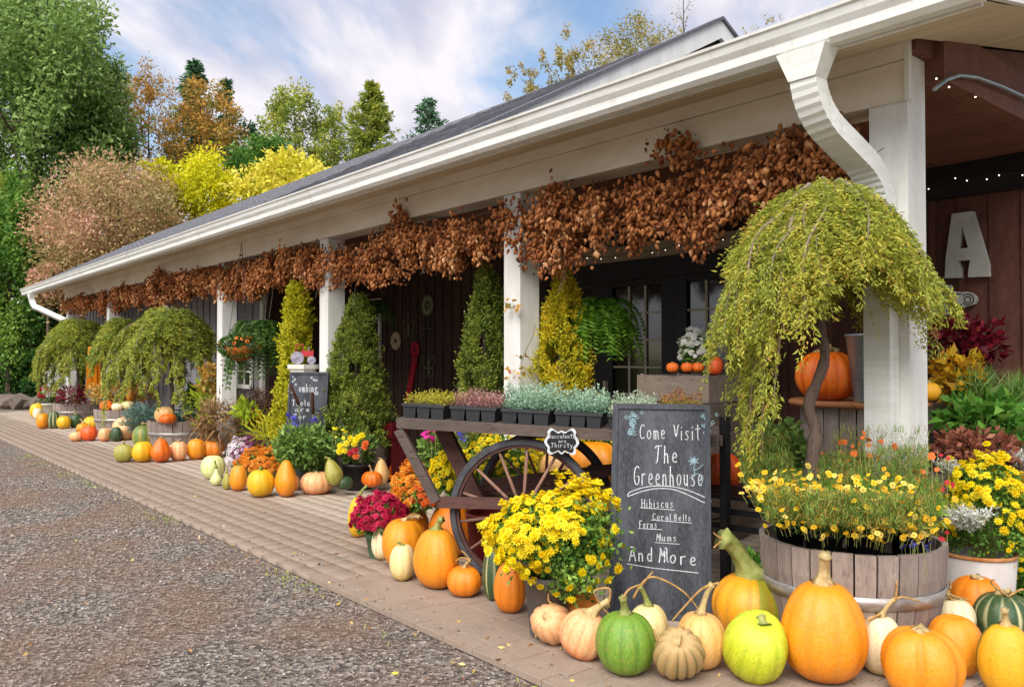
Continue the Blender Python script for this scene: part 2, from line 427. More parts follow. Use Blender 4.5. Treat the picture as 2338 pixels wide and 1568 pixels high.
# gutter: K-profile swept along X
prof = [(3.597, 2.845), (3.525, 2.838), (3.500, 2.862), (3.497, 2.905), (3.478, 2.935), (3.470, 2.972), (3.458, 2.978), (3.455, 2.992), (3.468, 2.994), (3.478, 2.985), (3.486, 2.93), (3.515, 2.87), (3.590, 2.862), (3.597, 2.98)]
mb = MB(); g0, g1 = GX0-.02, GX1+.02
n = len(prof)
prof = [(a+.07, b-.02) for a, b in prof]; mb.v = [(g0, a, b) for a, b in prof]+[(g1, a, b) for a, b in prof]
mb.f = [(i, i+1, n+i+1, n+i) for i in range(n-1)]
endp = [0, 1, 2, 3, 4, 5, 6, 7, 13]
mb.f += [tuple(endp), tuple(n+i for i in endp)[::-1]]
gut = sh('gutter', mb, M['gutter'])
for xj in np.arange(-19.5, -2, 3.05):
    mb = MB(); mb.v = [(x_, a-.0025*(a < 3.66), b-.002) for x_ in (xj, xj+.05) for a, b in prof[:9]]; mb.f = [(i, i+1, 9+i+1, 9+i) for i in range(8)]; sh('gutter_joint', mb, M['gutter'])
# roof: high part (gable to the right) and low part beyond
GAX = -4.84; EY, EZ, RY, RZ = 3.66, 3.0, 6.70, 4.64
sl = (RZ-EZ)/(RY-EY)
def rz(Y): return EZ+(Y-EY)*sl
roof = MB()
roof.add([(GX0-.1, EY, EZ), (GAX, EY, EZ), (GAX, RY, RZ), (GX0-.1, RY, RZ), (GX0-.1, EY, EZ-.03), (GAX, EY, EZ-.03), (GAX, RY, RZ-.03), (GX0-.1, RY, RZ-.03),
          (GX0-.1, 2*RY-EY, EZ), (GAX, 2*RY-EY, EZ)],
         [(0, 1, 2, 3), (4, 7, 6, 5), (0, 4, 5, 1), (0, 3, 7, 4), (1, 5, 6, 2), (3, 2, 9, 8)])
roofo = sh('roof', roof, M['shingle'])
S_ = []
sa = math.atan(sl); courses = int((RY-EY)/math.cos(sa)/.14)
for cI in range(courses):
    x = GX0-.1+(.15 if cI % 2 else 0)+rnd.random()*.02
    while x < GAX-.05:
        w = min(.3, GAX-x); S_.append((x, w, cI)); x += .305
S_.sort(key=lambda s: (s[0] < -11)*0 + math.hypot(s[0], 3.6+s[2]*.13))
def shingle_geo(x, w, cI, org=(0, 0, 0)):
    s0, s1 = cI*.14, cI*.14+.17; v = []
    for s, h0, h1 in ((s0, .002, .016+rnd.random()*.004), (s1, .001, .006)):
        Y = EY-.02+s*math.cos(sa); Z = EZ-.01+s*math.sin(sa)
        for xx in (x, x+w-.006):
            for h in (h0, h1): v.append((xx-org[0], Y-h*math.sin(sa)-org[1], Z+h*math.cos(sa)-org[2]))
    return v, [(1, 3, 7, 5), (0, 1, 5, 4), (2, 6, 7, 3), (0, 2, 3, 1), (4, 5, 7, 6)]
for s in S_[:290]:
    og = (s[0], EY+s[2]*.125, EZ+s[2]*.06)
    v, f = shingle_geo(*s, org=og); m = bpy.data.meshes.new('shingle'); m.from_pydata(v, [], f)
    obj('shingle', m, M['shingle'], roofo, og)
V, F = [], []
for s in S_[290:]:
    v, f = shingle_geo(*s); F += [tuple(i+len(V) for i in q) for q in f]; V += v
tag(obj('shingles', fmesh('shingles', V, F), M['shingle'], roofo), kind='stuff')
# gable end of the high roof, its white rake boards
mb = MB(); mb.add([(GAX-.06, 3.9, 3.0), (GAX-.06, 2*RY-3.9, 3.0), (GAX-.06, RY, rz(RY)-.1)], [(0, 1, 2)]); sh('gable_wall', mb, M['dark'])
for sgn in (1, -1):
    mb = MB()
    def gp_(Y, dz, X): return (X, RY+sgn*(Y-RY), rz(Y)+dz)
    mb.add([gp_(EY-.03, -.16, GAX+.005), gp_(EY-.03, .015, GAX+.005), gp_(RY, .015, GAX+.005), gp_(RY, -.16, GAX+.005),
            gp_(EY-.03, -.16, GAX+.045), gp_(EY-.03, .015, GAX+.045), gp_(RY, .015, GAX+.045), gp_(RY, -.16, GAX+.045)],
           [(0, 1, 2, 3), (7, 6, 5, 4), (0, 4, 5, 1), (1, 5, 6, 2), (2, 6, 7, 3), (3, 7, 4, 0)])
    sh('rake_board', mb, M['paint'])
    mb = MB(); mb.add([gp_(EY-.03, .018, GAX-.08), gp_(RY, .018, GAX-.08), gp_(RY, .018, GAX+.07), gp_(EY-.03, .018, GAX+.07),
                       gp_(EY-.03, .05, GAX-.08), gp_(RY, .05, GAX-.08), gp_(RY, .05, GAX+.07), gp_(EY-.03, .05, GAX+.07)],
                      [(0, 1, 2, 3), (7, 6, 5, 4), (0, 4, 5, 1), (2, 6, 7, 3), (3, 7, 4, 0), (1, 5, 6, 2)])
    sh('rake_shingle_edge', mb, M['shingle'])
# low roof over the right end, gable end facing right
LS = .2
def lz(Y): return 3.0+(Y-EY)*LS
mb = MB(); mb.add([(GAX-.06, EY, lz(EY)-.02), (GX1, EY, lz(EY)-.02), (GX1, 8.6, lz(8.6)-.02), (GAX-.06, 8.6, lz(8.6)-.02),
                   (GAX-.06, EY, lz(EY)-.05), (GX1, EY, lz(EY)-.05), (GX1, 8.6, lz(8.6)-.05), (GAX-.06, 8.6, lz(8.6)-.05)],
                  [(0, 1, 2, 3), (7, 6, 5, 4), (0, 4, 5, 1), (1, 5, 6, 2)]); sh('low_roof', mb, M['shingle'])
def slope_board(name, X0, X1, Y0, Y1, d0, d1, mat):
    mb = MB(); v = []
    for X in (X0, X1):
        for Y, d in ((Y0, d0), (Y0, d1), (Y1, d1), (Y1, d0)): v.append((X, Y, lz(Y)+d))
    mb.add(v, [(0, 1, 2, 3), (7, 6, 5, 4), (0, 4, 5, 1), (1, 5, 6, 2), (2, 6, 7, 3), (3, 7, 4, 0)]); sh(name, mb, mat)
slope_board('rake_board', GX1+.002, GX1+.03, 3.6, 8.6, -.16, .02, M['paint'])
slope_board('rake_soffit', -1.80, GX1, 3.66, 8.6, -.165, -.15, M['soffit'])
# brown gable framing and tie beam at the right end
mb = MB(); mb.box(-1.89, -1.79, 4.405, 8.0, 2.785, 3.07); mb.box(-1.89, -1.84, 4.2, 4.402, 2.903, 3.07); sh('tie_beam', mb, M['ceil'])
slope_board('gable_board', -1.87, -1.82, 4.43, 8.0, -.36, -.17, M['ceil'])
mb = MB(); mb.add([(-1.99, 4.45, 3.0), (-1.99, 8.5, 3.0), (-1.99, 8.5, lz(8.5)-.06), (-1.99, 4.45, lz(4.45)-.06), (-1.97, 4.45, 3.0), (-1.97, 8.5, 3.0), (-1.97, 8.5, lz(8.5)-.06), (-1.97, 4.45, lz(4.45)-.06)], [(3, 2, 1, 0), (4, 5, 6, 7)]); sh('gable_backing', mb, M['dark'])
for i in range(8):
    y0 = 4.75+i*.42; mb = MB(); mb.box(-1.88, -1.80, y0, y0+.11, 3.072, lz(y0)-.362); sh('gable_stud', mb, M['ceil'])
    mb = MB(); mb.box(-1.96, -1.93, y0+.13, y0+.40, 3.03, lz(y0)-.2); sh('gable_panel', mb, M['brown'])
# porch ceiling boards
for i in range(12):
    y0 = 4.42+i*.176; mb = MB(); mb.box(-22.2, -1.9, y0, y0+.172, 2.80, 2.82); sh('ceiling_board', mb, M['ceil'])
# back wall of vertical boards (dark left, brown right), doors between
DOOR0, DOOR1 = -7.15, -4.2
wall = MB(); wall.box(-13.0, -1.2, WALL_Y+.03, WALL_Y+.12, 0, 2.8)
wallo = sh('back_wall', wall, M['dark'])
def boards(x0, x1, Y, mat, parent, z1=2.79, w=.21, name='board'):
    x = x0
    while x < x1-.02:
        ww = min(w, x1-x); mb = MB(); mb.box(0, ww-.012, 0, .022+rnd.random()*.006, 0, z1)
        obj(name, mb.mesh(name), mat, parent, (x, Y, 0)); 
        if ww > .15:
            mb = MB(); mb.box(-.025, .02, -.018, 0, 0, z1); obj('batten', mb.mesh('batten'), mat, parent, (x, Y, 0))
        x += w
boards(-13.0, DOOR0, WALL_Y, M['dark'], wallo)
boards(DOOR1, -1.2, WALL_Y, M['brown'], wallo)
mb = MB(); mb.box(-3.9, -1.2, 6.44, 6.5, 2.55, 2.8); sh('wall_header', mb, M['black'])
# side return at the far left and grey front wall
gw = MB(); gw.box(-22.3, -11.6, 5.0+.03, 5.12, 0, 2.8); gwo = sh('grey_wall', gw, M['grey'])
boards(-22.3, -11.6, 5.0, M['grey'], gwo, w=.3)
mb = MB(); mb.box(-11.6, -11.5, 5.0, 6.5, 0, 2.8); sh('return_wall', mb, M['dark'])
# french doors
mb = MB(); mb.box(DOOR0-.1, DOOR1+.1, 6.38, 6.5, 2.37, 2.52); sh('door_header', mb, M['trimtan'])
mb = MB(); mb.box(DOOR0, DOOR1, 6.44, 6.5, 2.17, 2.365); sh('transom_panel', mb, M['black'])
leafw = .98
for i in range(3):
    x0 = DOOR0+i*.98; d = MB()
    d.box(x0, x0+.155, 6.44, 6.5, 0, 2.165); d.box(x0+leafw-.155, x0+leafw-.003, 6.44, 6.5, 0, 2.165)
    d.box(x0+.157, x0+leafw-.157, 6.445, 6.5, 0, .42); d.box(x0+.157, x0+leafw-.157, 6.445, 6.5, 2.10, 2.165)
    do = sh('door', d, M['black'])
    xa, xb = x0+.157, x0+leafw-.157; za, zb = .42, 2.10
    for c_ in range(3):
        for r_ in range(6):
            mb = MB(); mb.box(0, (xb-xa)/3-.012, 0, .008, 0, (zb-za)/6-.012)
            obj('pane', mb.mesh('pane'), M['glass'], do, (xa+.006+c_*(xb-xa)/3, 6.475, za+.006+r_*(zb-za)/6))
    for c_ in range(1, 3):
        mb = MB(); mb.box(-.009, .009, 0, .02, za, zb); obj('muntin', mb.mesh('muntin'), M['muntin'], do, (xa+c_*(xb-xa)/3, 6.452, 0))
    for r_ in range(1, 6):
        mb = MB(); mb.box(xa, xb, 0, .02, -.009, .009); obj('muntin', mb.mesh('muntin'), M['muntin'], do, (0, 6.4535, za+r_*(zb-za)/6))
    mb = MB(); mb.box(-.012, .012, -.05, 0, -.09, .09); obj('door_handle', mb.mesh('door_handle'), M['muntin'], do, (x0+.08, 6.44, 1.02))
def window(x0, x1, z0, z1, Y, nc, nr, mat='paint'):
    f = MB(); t = .06
    f.box(x0-t, x1+t, Y-.03, Y, z1, z1+t); f.box(x0-t, x1+t, Y-.05, Y, z0-t, z0); f.box(x0-t, x0, Y-.03, Y, z0, z1); f.box(x1, x1+t, Y-.03, Y, z0, z1)
    fo = sh('window', f, M[mat])
    mb = MB(); mb.box(x0, x1, Y-.008, Y-.002, z0, z1); obj('pane', mb.mesh('pane'), M['glass'], fo)
    for i in range(1, nc): mb = MB(); mb.box(-.012, .012, Y-.022, Y-.009, z0, z1); obj('muntin', mb.mesh('muntin'), M[mat], fo, (x0+(x1-x0)*i/nc, 0, 0))
    for i in range(1, nr): mb = MB(); mb.box(x0, x1, Y-.0235, Y-.0095, -.012, .012); obj('muntin', mb.mesh('muntin'), M[mat], fo, (0, 0, z0+(z1-z0)*i/nr))
pa, pb = on_y(815, 700, WALL_Y), on_y(869, 700, WALL_Y)
window(pa[0], pb[0], 1.25, 2.2, WALL_Y-.02, 3, 4)
pa, pb = on_y(546, 830, 4.98), on_y(574, 830, 4.98)
window(pa[0], pb[0], .95, 1.75, 4.98, 2, 4)
window(-21.3, -20.2, 1.2, 1.9, 4.98, 2, 3)
for xq in (603,): 
    p = on_y(xq, 800, 4.98); mb = MB(); mb.box(p[0]-.05, p[0]+.05, 4.93, 4.978, 0, 2.75); sh('wall_trim', mb, M['paint'])

# downspouts
def downspout(X, elbow_dx, Yp, label_side):
    # square pipe: outlet funnel, elbow, slanted run, elbow, vertical run along the post face
    w, d = .135, .10
    mb = MB(); x, y = X, 3.61; zt = 2.822
    # funnel
    mb.add([(x-.128, y-.065, zt), (x+.128, y-.065, zt), (x+.128, y+.06, zt), (x-.128, y+.06, zt),
            (x-.07, y-.052, zt-.14), (x+.07, y-.052, zt-.14), (x+.07, y+.052, zt-.14), (x-.07, y+.052, zt-.14)],
           [(0, 1, 2, 3), (4, 7, 6, 5), (0, 4, 5, 1), (1, 5, 6, 2), (2, 6, 7, 3), (3, 7, 4, 0)])
    fo = sh('downspout', mb, M['gutter'])
    pts = []
    P0 = Vector((x, y, zt-.13)); P1 = Vector((x, y, zt-.27)); P2 = Vector((X+elbow_dx, Yp, zt-.27-abs(Yp-3.61)*(.55 if X > -5 else .8))); P3 = Vector((X+elbow_dx, Yp, .6 if X > -5 else .05))
    def sweep(plist, nm):
        m = MB(); rings = []
        for i, p in enumerate(plist):
            dv = (plist[min(i+1, len(plist)-1)]-plist[max(0, i-1)]).normalized()
            # width axis stays horizontal and square to the run
            wx = Vector((1, 0, 0)); wx = (wx-dv*wx.dot(dv)).normalized(); uy = dv.cross(wx).normalized()
            rings.append([p+wx*(a*w/2)+uy*(b*d/2) for a, b in ((-1, -1), (1, -1), (1, 1), (-1, 1))])
        for r_ in rings: m.v += [tuple(q) for q in r_]
        for i in range(len(rings)-1):
            for j in range(4): k = (j+1) % 4; m.f.append((4*i+j, 4*i+k, 4*i+4+k, 4*i+4+j))
        k = 4*(len(rings)-1); m.f += [(3, 2, 1, 0), (k, k+1, k+2, k+3)]
        obj(nm, m.mesh(nm), M['gutter'], fo)
    def arc(a, b, c, n=17, rr=.2):
        p = b+(a-b).normalized()*rr; q = b+(c-b).normalized()*rr
        return [p.lerp(b, t).lerp(b.lerp(q, t), t) for t in [i/n for i in range(n+1)]]
    A = arc(P0-Vector((0, 0, -.06)), P1, P2); B = arc(P1, P2, P3)
    def corrugate(L):
        out = []
        for i, p in enumerate(L): out.append(p+((Vector((0, .0016, .001)) if i % 2 else Vector((0, -.0016, -.001)))))
        return out
    sweep([P0, A[0]], 'pipe_length'); sweep(corrugate(A), 'elbow'); sweep([A[-1], B[0]], 'pipe_length'); sweep(corrugate(B), 'elbow'); sweep([B[-1], P3], 'pipe_length')
    for z in (1.9, .7): m = MB(); m.box(X+elbow_dx-.065, X+elbow_dx+.065, Yp-d/2-.004, Yp+d/2+.002, z, z+.03); obj('pipe_strap', m.mesh('pipe_strap'), M['gutter'], fo)
q = on_y(1842, 110, 3.61); q2 = on_y(2010, 640, 4.145)
downspout(q[0], q2[0]-q[0], 4.145, 1)
q = on_y(70, 690, 3.61)
downspout(q[0]+.1, 1.25, 4.145, -1)

# ================================================================== plants: generators
def unit(a): return a/np.maximum(np.linalg.norm(a, axis=-1, keepdims=True), 1e-9)
def leaf_mesh(name, P, D, L, W, tint, rg, flat=None, curl=.15):
    """one kite-shaped leaf (two triangles, folded) per point"""
    n = len(P); P = np.asarray(P); D = unit(np.asarray(D)); L = np.broadcast_to(L, (n,))[:, None]; W = np.broadcast_to(W, (n,))[:, None]
    R = rg.normal(size=(n, 3))
    if flat is not None: R = R*.35+flat
    S = unit(np.cross(D, R)); Nn = np.cross(S, D)
    v0 = P; v2 = P+D*L-Nn*L*curl; mid = P+D*L*.45+Nn*L*curl*.6
    V = np.stack([v0, mid+S*W*.5, v2, mid-S*W*.5], 1).reshape(-1, 3)
    F = (np.array([[0, 1, 2, 3]])+np.arange(n)[:, None]*4)
    return fmesh(name, V, F, attrs={'tint': ('FACE', np.clip(tint, 0, 1))})
def rand_dirs(n, rg): return unit(rg.normal(size=(n, 3)))
def replicate(name, TV, TF, pos, X, Y, Z, scale, tint, smooth=False):
    """copies of a template (TV, TF) with frames X, Y, Z joined in one mesh"""
    TV = np.asarray(TV, float); TF = np.asarray(TF); n = len(pos); s = np.broadcast_to(scale, (n,))[:, None, None]
    V = (TV[None, :, 0:1]*X[:, None]+TV[None, :, 1:2]*Y[:, None]+TV[None, :, 2:3]*Z[:, None])*s+pos[:, None]
    F = (TF[None]+np.arange(n)[:, None, None]*len(TV)).reshape(-1, TF.shape[1])
    return fmesh(name, V.reshape(-1, 3), F, smooth, {'tint': ('FACE', np.repeat(np.broadcast_to(tint, (n,)), len(TF)))})
def frames(Z, rg):
    Z = unit(Z); X = unit(np.cross(Z, rg.normal(size=Z.shape))); return X, np.cross(Z, X), Z

# foliage colours by leaf tint, random and rising toward clump tops
M['f_big'] = leafmat('leaf_bigtree', [(0, '#577438'), (.5, '#86a656'), (1, '#b4ca7a')])
M['f_deep'] = leafmat('leaf_deepgreen', [(0, '#34582a'), (.5, '#5c8c36'), (1, '#9cba52')])
M['f_pink'] = leafmat('leaf_plume', [(0, '#85804a'), (.4, '#b8a56c'), (.75, '#dba98c'), (1, '#eabfae')])
M['f_yel'] = leafmat('leaf_yellow', [(0, '#a5aa18'), (.4, '#dcd81e'), (1, '#f6ee34')])
M['f_yel2'] = leafmat('leaf_yellowbig', [(0, '#a4b028'), (.35, '#e4da40'), (.8, '#f6ea6a'), (1, '#dcb03c')])
M['f_rust'] = leafmat('leaf_rust', [(0, '#7f8a44'), (.3, '#a8964a'), (.6, '#cf9a48'), (.85, '#dcb258'), (1, '#c0705a')])
M['f_con'] = leafmat('leaf_conifer', [(0, '#35583c'), (.6, '#557f58'), (1, '#7ba070')], trans=.15)
M['f_birch'] = leafmat('leaf_birch', [(0, '#748c3e'), (.5, '#a2b04a'), (1, '#d6c850')])
M['f_olive'] = leafmat('leaf_olive', [(0, '#74763a'), (.5, '#a89e4c'), (1, '#bda258')])
M['bark'] = woodmat('bark', '#6e5d52', '#4f4239', (1, 1, .3), 10, .9, .12, .8)
M['barkdark'] = woodmat('bark_grey', '#5e544c', '#463e38', (1, 1, .3), 10, .9, .12, .8)
M['twig'] = simple('twig', '#8a7a6a', '#6e5f52', 20, .9)

def trunk_mesh(rg, H, r0, limbs, reach, bare=False, up0=.35, lean=(0, 0)):
    mb = MB(); pts = [Vector((lean[0]*t*t*H+.06*H*math.sin(3*t+rg.random())*.3, lean[1]*t*t*H, H*t)) for t in np.linspace(0, 1, 7)]
    mb.tube(pts, [r0*(1-.85*t) for t in np.linspace(0, 1, 7)], 7)
    tips = []
    for i in range(limbs):
        t = up0+(1-up0)*(i+rg.random())/limbs*.95; p = pts[0].lerp(pts[-1], t); k = min(int(t*6), 5); p = pts[k].lerp(pts[k+1], t*6-k)
        a = rg.random()*6.283; L = reach*(1-.55*(t-up0)/(1-up0))*(.6+.6*rg.random())
        d = Vector((math.cos(a), math.sin(a), .35+.7*rg.random())).normalized()
        q = [p, p+d*L*.4+Vector((0, 0, .03*L)), p+d*L*.75+Vector((0, 0, .1*L)), p+d*L+Vector((0, 0, .22*L))]
        rr = r0*(1-.8*t)*.45; mb.tube(q, [rr, rr*.7, rr*.4, rr*.12], 5); tips.append(q[-1])
        for j in range(3 if not bare else 6):
            s = .3+.65*rg.random(); b = q[0].lerp(q[-1], s); dd = (d+Vector(rg.normal(size=3))*.6).normalized(); l2 = L*(.25+.3*rg.random())
            mb.tube([b, b+dd*l2*.6, b+dd*l2+Vector((0, 0, .1*l2))], [rr*.4, rr*.25, rr*.06], 4, False); tips.append(b+dd*l2)
    return mb, tips
def tree(name, label, group, x, ytop, ybase, half, dep, mat, n=9000, leaf=.16, clumps=70, blobs=None, seed=1, gaps=.5, bark='bark', trunk_r=None, elong=1.0, tone=0.0, cat="tree", lk=.72):
    """broadleaf tree: x, ytop, ybase (crown bottom), half width measured in the picture at depth dep"""
    rg = np.random.default_rng(seed)
    c = at(x, (ytop+ybase)/2, dep); g = Vector((c[0], c[1], -.09))
    root = thing(name, label, cat, g, 0, group)
    H = px((ybase-ytop)/2, dep); R = px(half, dep); zc = c[2]+.09; top = zc+H
    mb, tips = trunk_mesh(rg, top*.93, trunk_r or max(.08, R*.06), 16, R*.95, up0=max(.12, (zc-H)/top))
    mb.build('trunk', M[bark], root)
    # clumps over an uneven envelope of blobs
    blobs = blobs or [(0, 0, 0, 1.0), (.35, .1, .35, .6), (-.4, -.1, .25, .62), (.1, .3, -.35, .7), (-.15, -.3, -.3, .7), (0, 0, .6, .5)]
    B = np.array([b[:3] for b in blobs]); br = np.array([b[3] for b in blobs]); pick = rg.choice(len(blobs), clumps, p=br**2/np.sum(br**2))
    dirs = rand_dirs(clumps, rg); rad = .55+.45*rg.random(clumps)**.5
    cc = B[pick]*[1, 1, 1]+dirs*(br[pick]*rad)[:, None]*.85
    cr = (.13+.13*rg.random(clumps))*(1.15-gaps*.45)
    ci = rg.choice(clumps, n); off = rg.normal(size=(n, 3))*.55; off /= np.maximum(1, np.linalg.norm(off, axis=1, keepdims=True)/1.35)
    P = cc[ci]+off*cr[ci][:, None]
    P *= np.array([R, R, H*elong]); P[:, 2] += zc
    tn = rg.random(clumps)*.55
    T = tn[ci]+.45*rg.random(n)*.8+np.clip(off[:, 2]*.14, -.2, .2)+tone
    D = unit(off+rg.normal(size=(n, 3))*.7+[0, 0, -.25])
    obj('crown', leaf_mesh('crown', P, D, leaf*lk*(.6+.8*rg.random(n)), leaf*lk*.62*(.6+.6*rg.random(n)), T, rg), M[mat], root)
    return root
def conifer(name, label, group, x, ytop, ybase, half, dep, mat='f_con', n=7000, leaf=.12, seed=1, droop=.25, bark='barkdark', tone=0., open_=.3, whorls=22):
    rg = np.random.default_rng(seed); c = at(x, ybase, dep); t_ = at(x, ytop, dep)
    root = thing(name, label, 'tree', (c[0], c[1], -.09), 0, group); R = px(half, dep); z0, z1 = c[2]+.09, t_[2]+.09
    mb = MB(); mb.tube([(0, 0, 0), (0, 0, z1*.6), (0, 0, z1)], [R*.12+.03, R*.07, .012], 7)
    P, D, T = [], [], []; per = max(8, n//(whorls*7))
    for w in range(whorls):
        t = w/whorls; z = z0+(z1-z0)*t; rr = R*(1-t)**.85*(.75+.5*rg.random())+.03*R
        for b in range(7):
            if rg.random() < open_*.5: continue
            a = rg.random()*6.283; d = np.array([math.cos(a), math.sin(a), 0]); L = rr*(.6+.5*rg.random())
            e = np.array([0, 0, -droop*L]) + np.array([0, 0, .18*L])
            mb.tube([(0, 0, z), tuple(d*L*.5+[0, 0, z]), tuple(d*L+e*.8+[0, 0, z])], [.02*R, .012*R, .004*R], 4, False)
            s = rg.random(per)**.7; q = d[None]*(L*s)[:, None]; q[:, 2] += z-droop*L*s**1.6+.1*L*s
            q += rg.normal(size=(per, 3))*[.09*L+.02, .09*L+.02, .05*L+.02]
            P.append(q); D.append(d[None]+rg.normal(size=(per, 3))*.5+[0, 0, -droop]); T.append(rg.random(per)*.7+.3*t*rg.random()+tone)
    P = np.vstack(P); D = np.vstack(D); T = np.concatenate(T)
    mb.build('trunk', M[bark], root)
    obj('crown', leaf_mesh('crown', P, D, leaf*(.6+.7*rg.random(len(P))), leaf*.35, T, rg), M[mat], root); return root

BG = 'trees behind the shop'
tree('broadleaf_tree', 'big mid-green broadleaf tree filling the upper left corner, tallest of all', BG, 80, -90, 560, 225, 27, 'f_big', 40000, .23, 230, seed=11, gaps=.7, trunk_r=.35)
tree('broadleaf_tree', 'slimmer mid-green tree behind the big corner tree, its crown tapering to the right', BG, 225, 130, 480, 100, 29, 'f_big', 14000, .2, 90, seed=12, gaps=.6)
tree('hedge_tree', 'bright deep-green bushy tree at the left edge above the boulders', BG, 20, 400, 900, 75, 23.5, 'f_deep', 20000, .17, 90, seed=13, gaps=.1, tone=.12)
tree('hedge_tree', 'dark green tree behind the far end of the gutter', BG, 105, 560, 935, 75, 25, 'f_deep', 16000, .17, 80, seed=14, gaps=.1, tone=-.12)
tree('hedge_tree', 'low dark shrub mass under the far downspout', BG, 60, 780, 925, 90, 24, 'f_deep', 9000, .15, 60, seed=15, gaps=.1, tone=-.2, cat='shrub')
tree('hedge_tree', 'shaded green tree glimpsed behind the far weeping trees', BG, 190, 640, 935, 60, 25.5, 'f_deep', 8000, .16, 50, seed=16, gaps=.1, tone=-.2)
PB = [(-.55, 0, .0, .75), (.0, .1, .15, .85), (.5, 0, .25, .7), (-.1, 0, -.5, .8), (.45, .1, -.4, .7), (-.7, 0, -.45, .5)]
tree('plume_shrub', 'wide tan and salmon-pink feathery tree behind the left half of the gutter', BG, 248, 372, 690, 200, 23, 'f_pink', 46000, .15, 200, PB, seed=17, gaps=.1, elong=1.1, lk=.66)
tree('plume_shrub', 'small salmon-tipped branches reaching out beside the far end of the eave', BG, 110, 590, 700, 45, 22.6, 'f_pink', 2600, .13, 26, seed=18, gaps=.6, tone=.1, cat='shrub')
tree('maple_tree', 'low yellow-green tree at the left edge beside the pink plume tree', BG, 10, 395, 560, 60, 24.5, 'f_birch', 7000, .16, 50, seed=19, gaps=.2, tone=.2)
tree('yellow_tree', 'lemon yellow tree in the middle, right of the pink plume tree', BG, 465, 355, 600, 105, 24, 'f_yel', 15000, .14, 80, seed=20, gaps=.25)
tree('yellow_tree', 'pale yellow large-leaved tree touching the gray roof slope', BG, 650, 345, 600, 140, 24, 'f_yel2', 12000, .21, 80, [(0, 0, 0, 1), (.45, 0, .25, .6), (-.6, 0, -.2, .6), (.1, 0, .5, .5)], seed=21, gaps=.3)
tree('yellow_tree', 'thin yellow-green tree peeping over the top of the pink plume tree', BG, 370, 360, 450, 60, 25.5, 'f_yel', 3500, .15, 36, seed=22, gaps=.4, tone=-.1)
tree('alder_tree', 'sparse rusty alder with bare twigs left of the tall conifer', BG, 340, 140, 420, 75, 31, 'f_rust', 3800, .15, 110, seed=23, gaps=1.3, bark='barkdark', tone=.1)
tree('alder_tree', 'orange-brown leafy tree in front of the tall conifer', BG, 460, 175, 440, 115, 30, 'f_rust', 6500, .17, 130, seed=24, gaps=1.3, bark='barkdark')
tree('alder_tree', 'nearly leafless thin tree between the big green tree and the rusty one', BG, 285, 160, 400, 60, 32, 'f_rust', 1500, .15, 50, seed=25, gaps=1.5, bark='barkdark', tone=.2)
conifer('conifer_tree', 'tall dark conifer rising above the orange-brown tree', BG, 443, 132, 420, 78, 33, n=7000, leaf=.24, seed=26, whorls=26)
conifer('conifer_tree', 'narrower dark conifer just right of the tall one', BG, 515, 176, 420, 55, 33, n=3400, leaf=.22, seed=27, open_=.7)
tree('broadleaf_tree', 'dark green round tree directly behind the yellow ones', BG, 610, 315, 440, 90, 28, 'f_deep', 9000, .18, 60, seed=28, gaps=.3, tone=-.05)
tree('birch_tree', 'airy yellow-green birch left of the pointed birch', BG, 672, 200, 460, 105, 33, 'f_birch', 9000, .18, 120, seed=29, gaps=1.2, bark='barkdark')
tree('birch_tree', 'thin see-through birch top joining the two fuller birches', BG, 765, 235, 430, 65, 34, 'f_birch', 4200, .17, 80, seed=30, gaps=1.4, bark='barkdark')
conifer('birch_tree', 'pointed upright yellow-green birch right of the airy birch', BG, 848, 188, 430, 84, 33, 'f_birch', n=10000, leaf=.2, seed=31, droop=-.35, open_=.2)
conifer('spruce_tree', 'small dark spruce standing alone on the roof line', BG, 975, 222, 350, 52, 36, n=2600, leaf=.2, seed=32, droop=-.3, open_=.5, whorls=13)
tree('broadleaf_tree', 'thin dark-leaved treetop at the foot of the small birch', BG, 560, 270, 430, 40, 31, 'f_con', 1500, .2, 30, seed=33, gaps=1.4, bark='barkdark')
tree('hill_tree', 'sparse brown treetop just above the middle of the ridge', BG, 1215, 100, 340, 85, 34, 'f_olive', 1600, .17, 60, seed=34, gaps=1.9, bark='barkdark', tone=.3)
tree('hill_tree', 'fuller olive treetop above the ridge below the bare tree', BG, 1440, 30, 300, 150, 34, 'f_olive', 8500, .15, 170, seed=35, gaps=1.2, bark='barkdark')
tree('hill_tree', 'thin brown treetop left of the fuller olive one', BG, 1300, 70, 340, 80, 34, 'f_olive', 3000, .17, 60, seed=36, gaps=1.7, bark='barkdark', tone=.2)
tree('hill_tree', 'faint sparse treetop right of the gable peak', BG, 1735, 20, 240, 85, 36, 'f_olive', 700, .15, 70, seed=37, gaps=2, bark='barkdark', tone=.2)
rg = np.random.default_rng(40); c = at(1565, 300, 35); tp = at(1565, -5, 35)
bt = thing('bare_tree', 'leafless tree with fine twigs above the olive treetop', 'tree', (c[0], c[1], -.09), 0, BG)
mb, tips = trunk_mesh(rg, tp[2]+.09, .12, 24, 1.3, bare=True, up0=.55); mb.build('trunk', M['barkdark'], bt)
P = np.array([tuple(t) for t in tips]); P = P[rg.choice(len(P), 260)]+rg.normal(size=(260, 3))*.1
obj('crown', leaf_mesh('crown', P, rand_dirs(260, rg), .1, .07, rg.random(260), rg), M['f_olive'], bt)
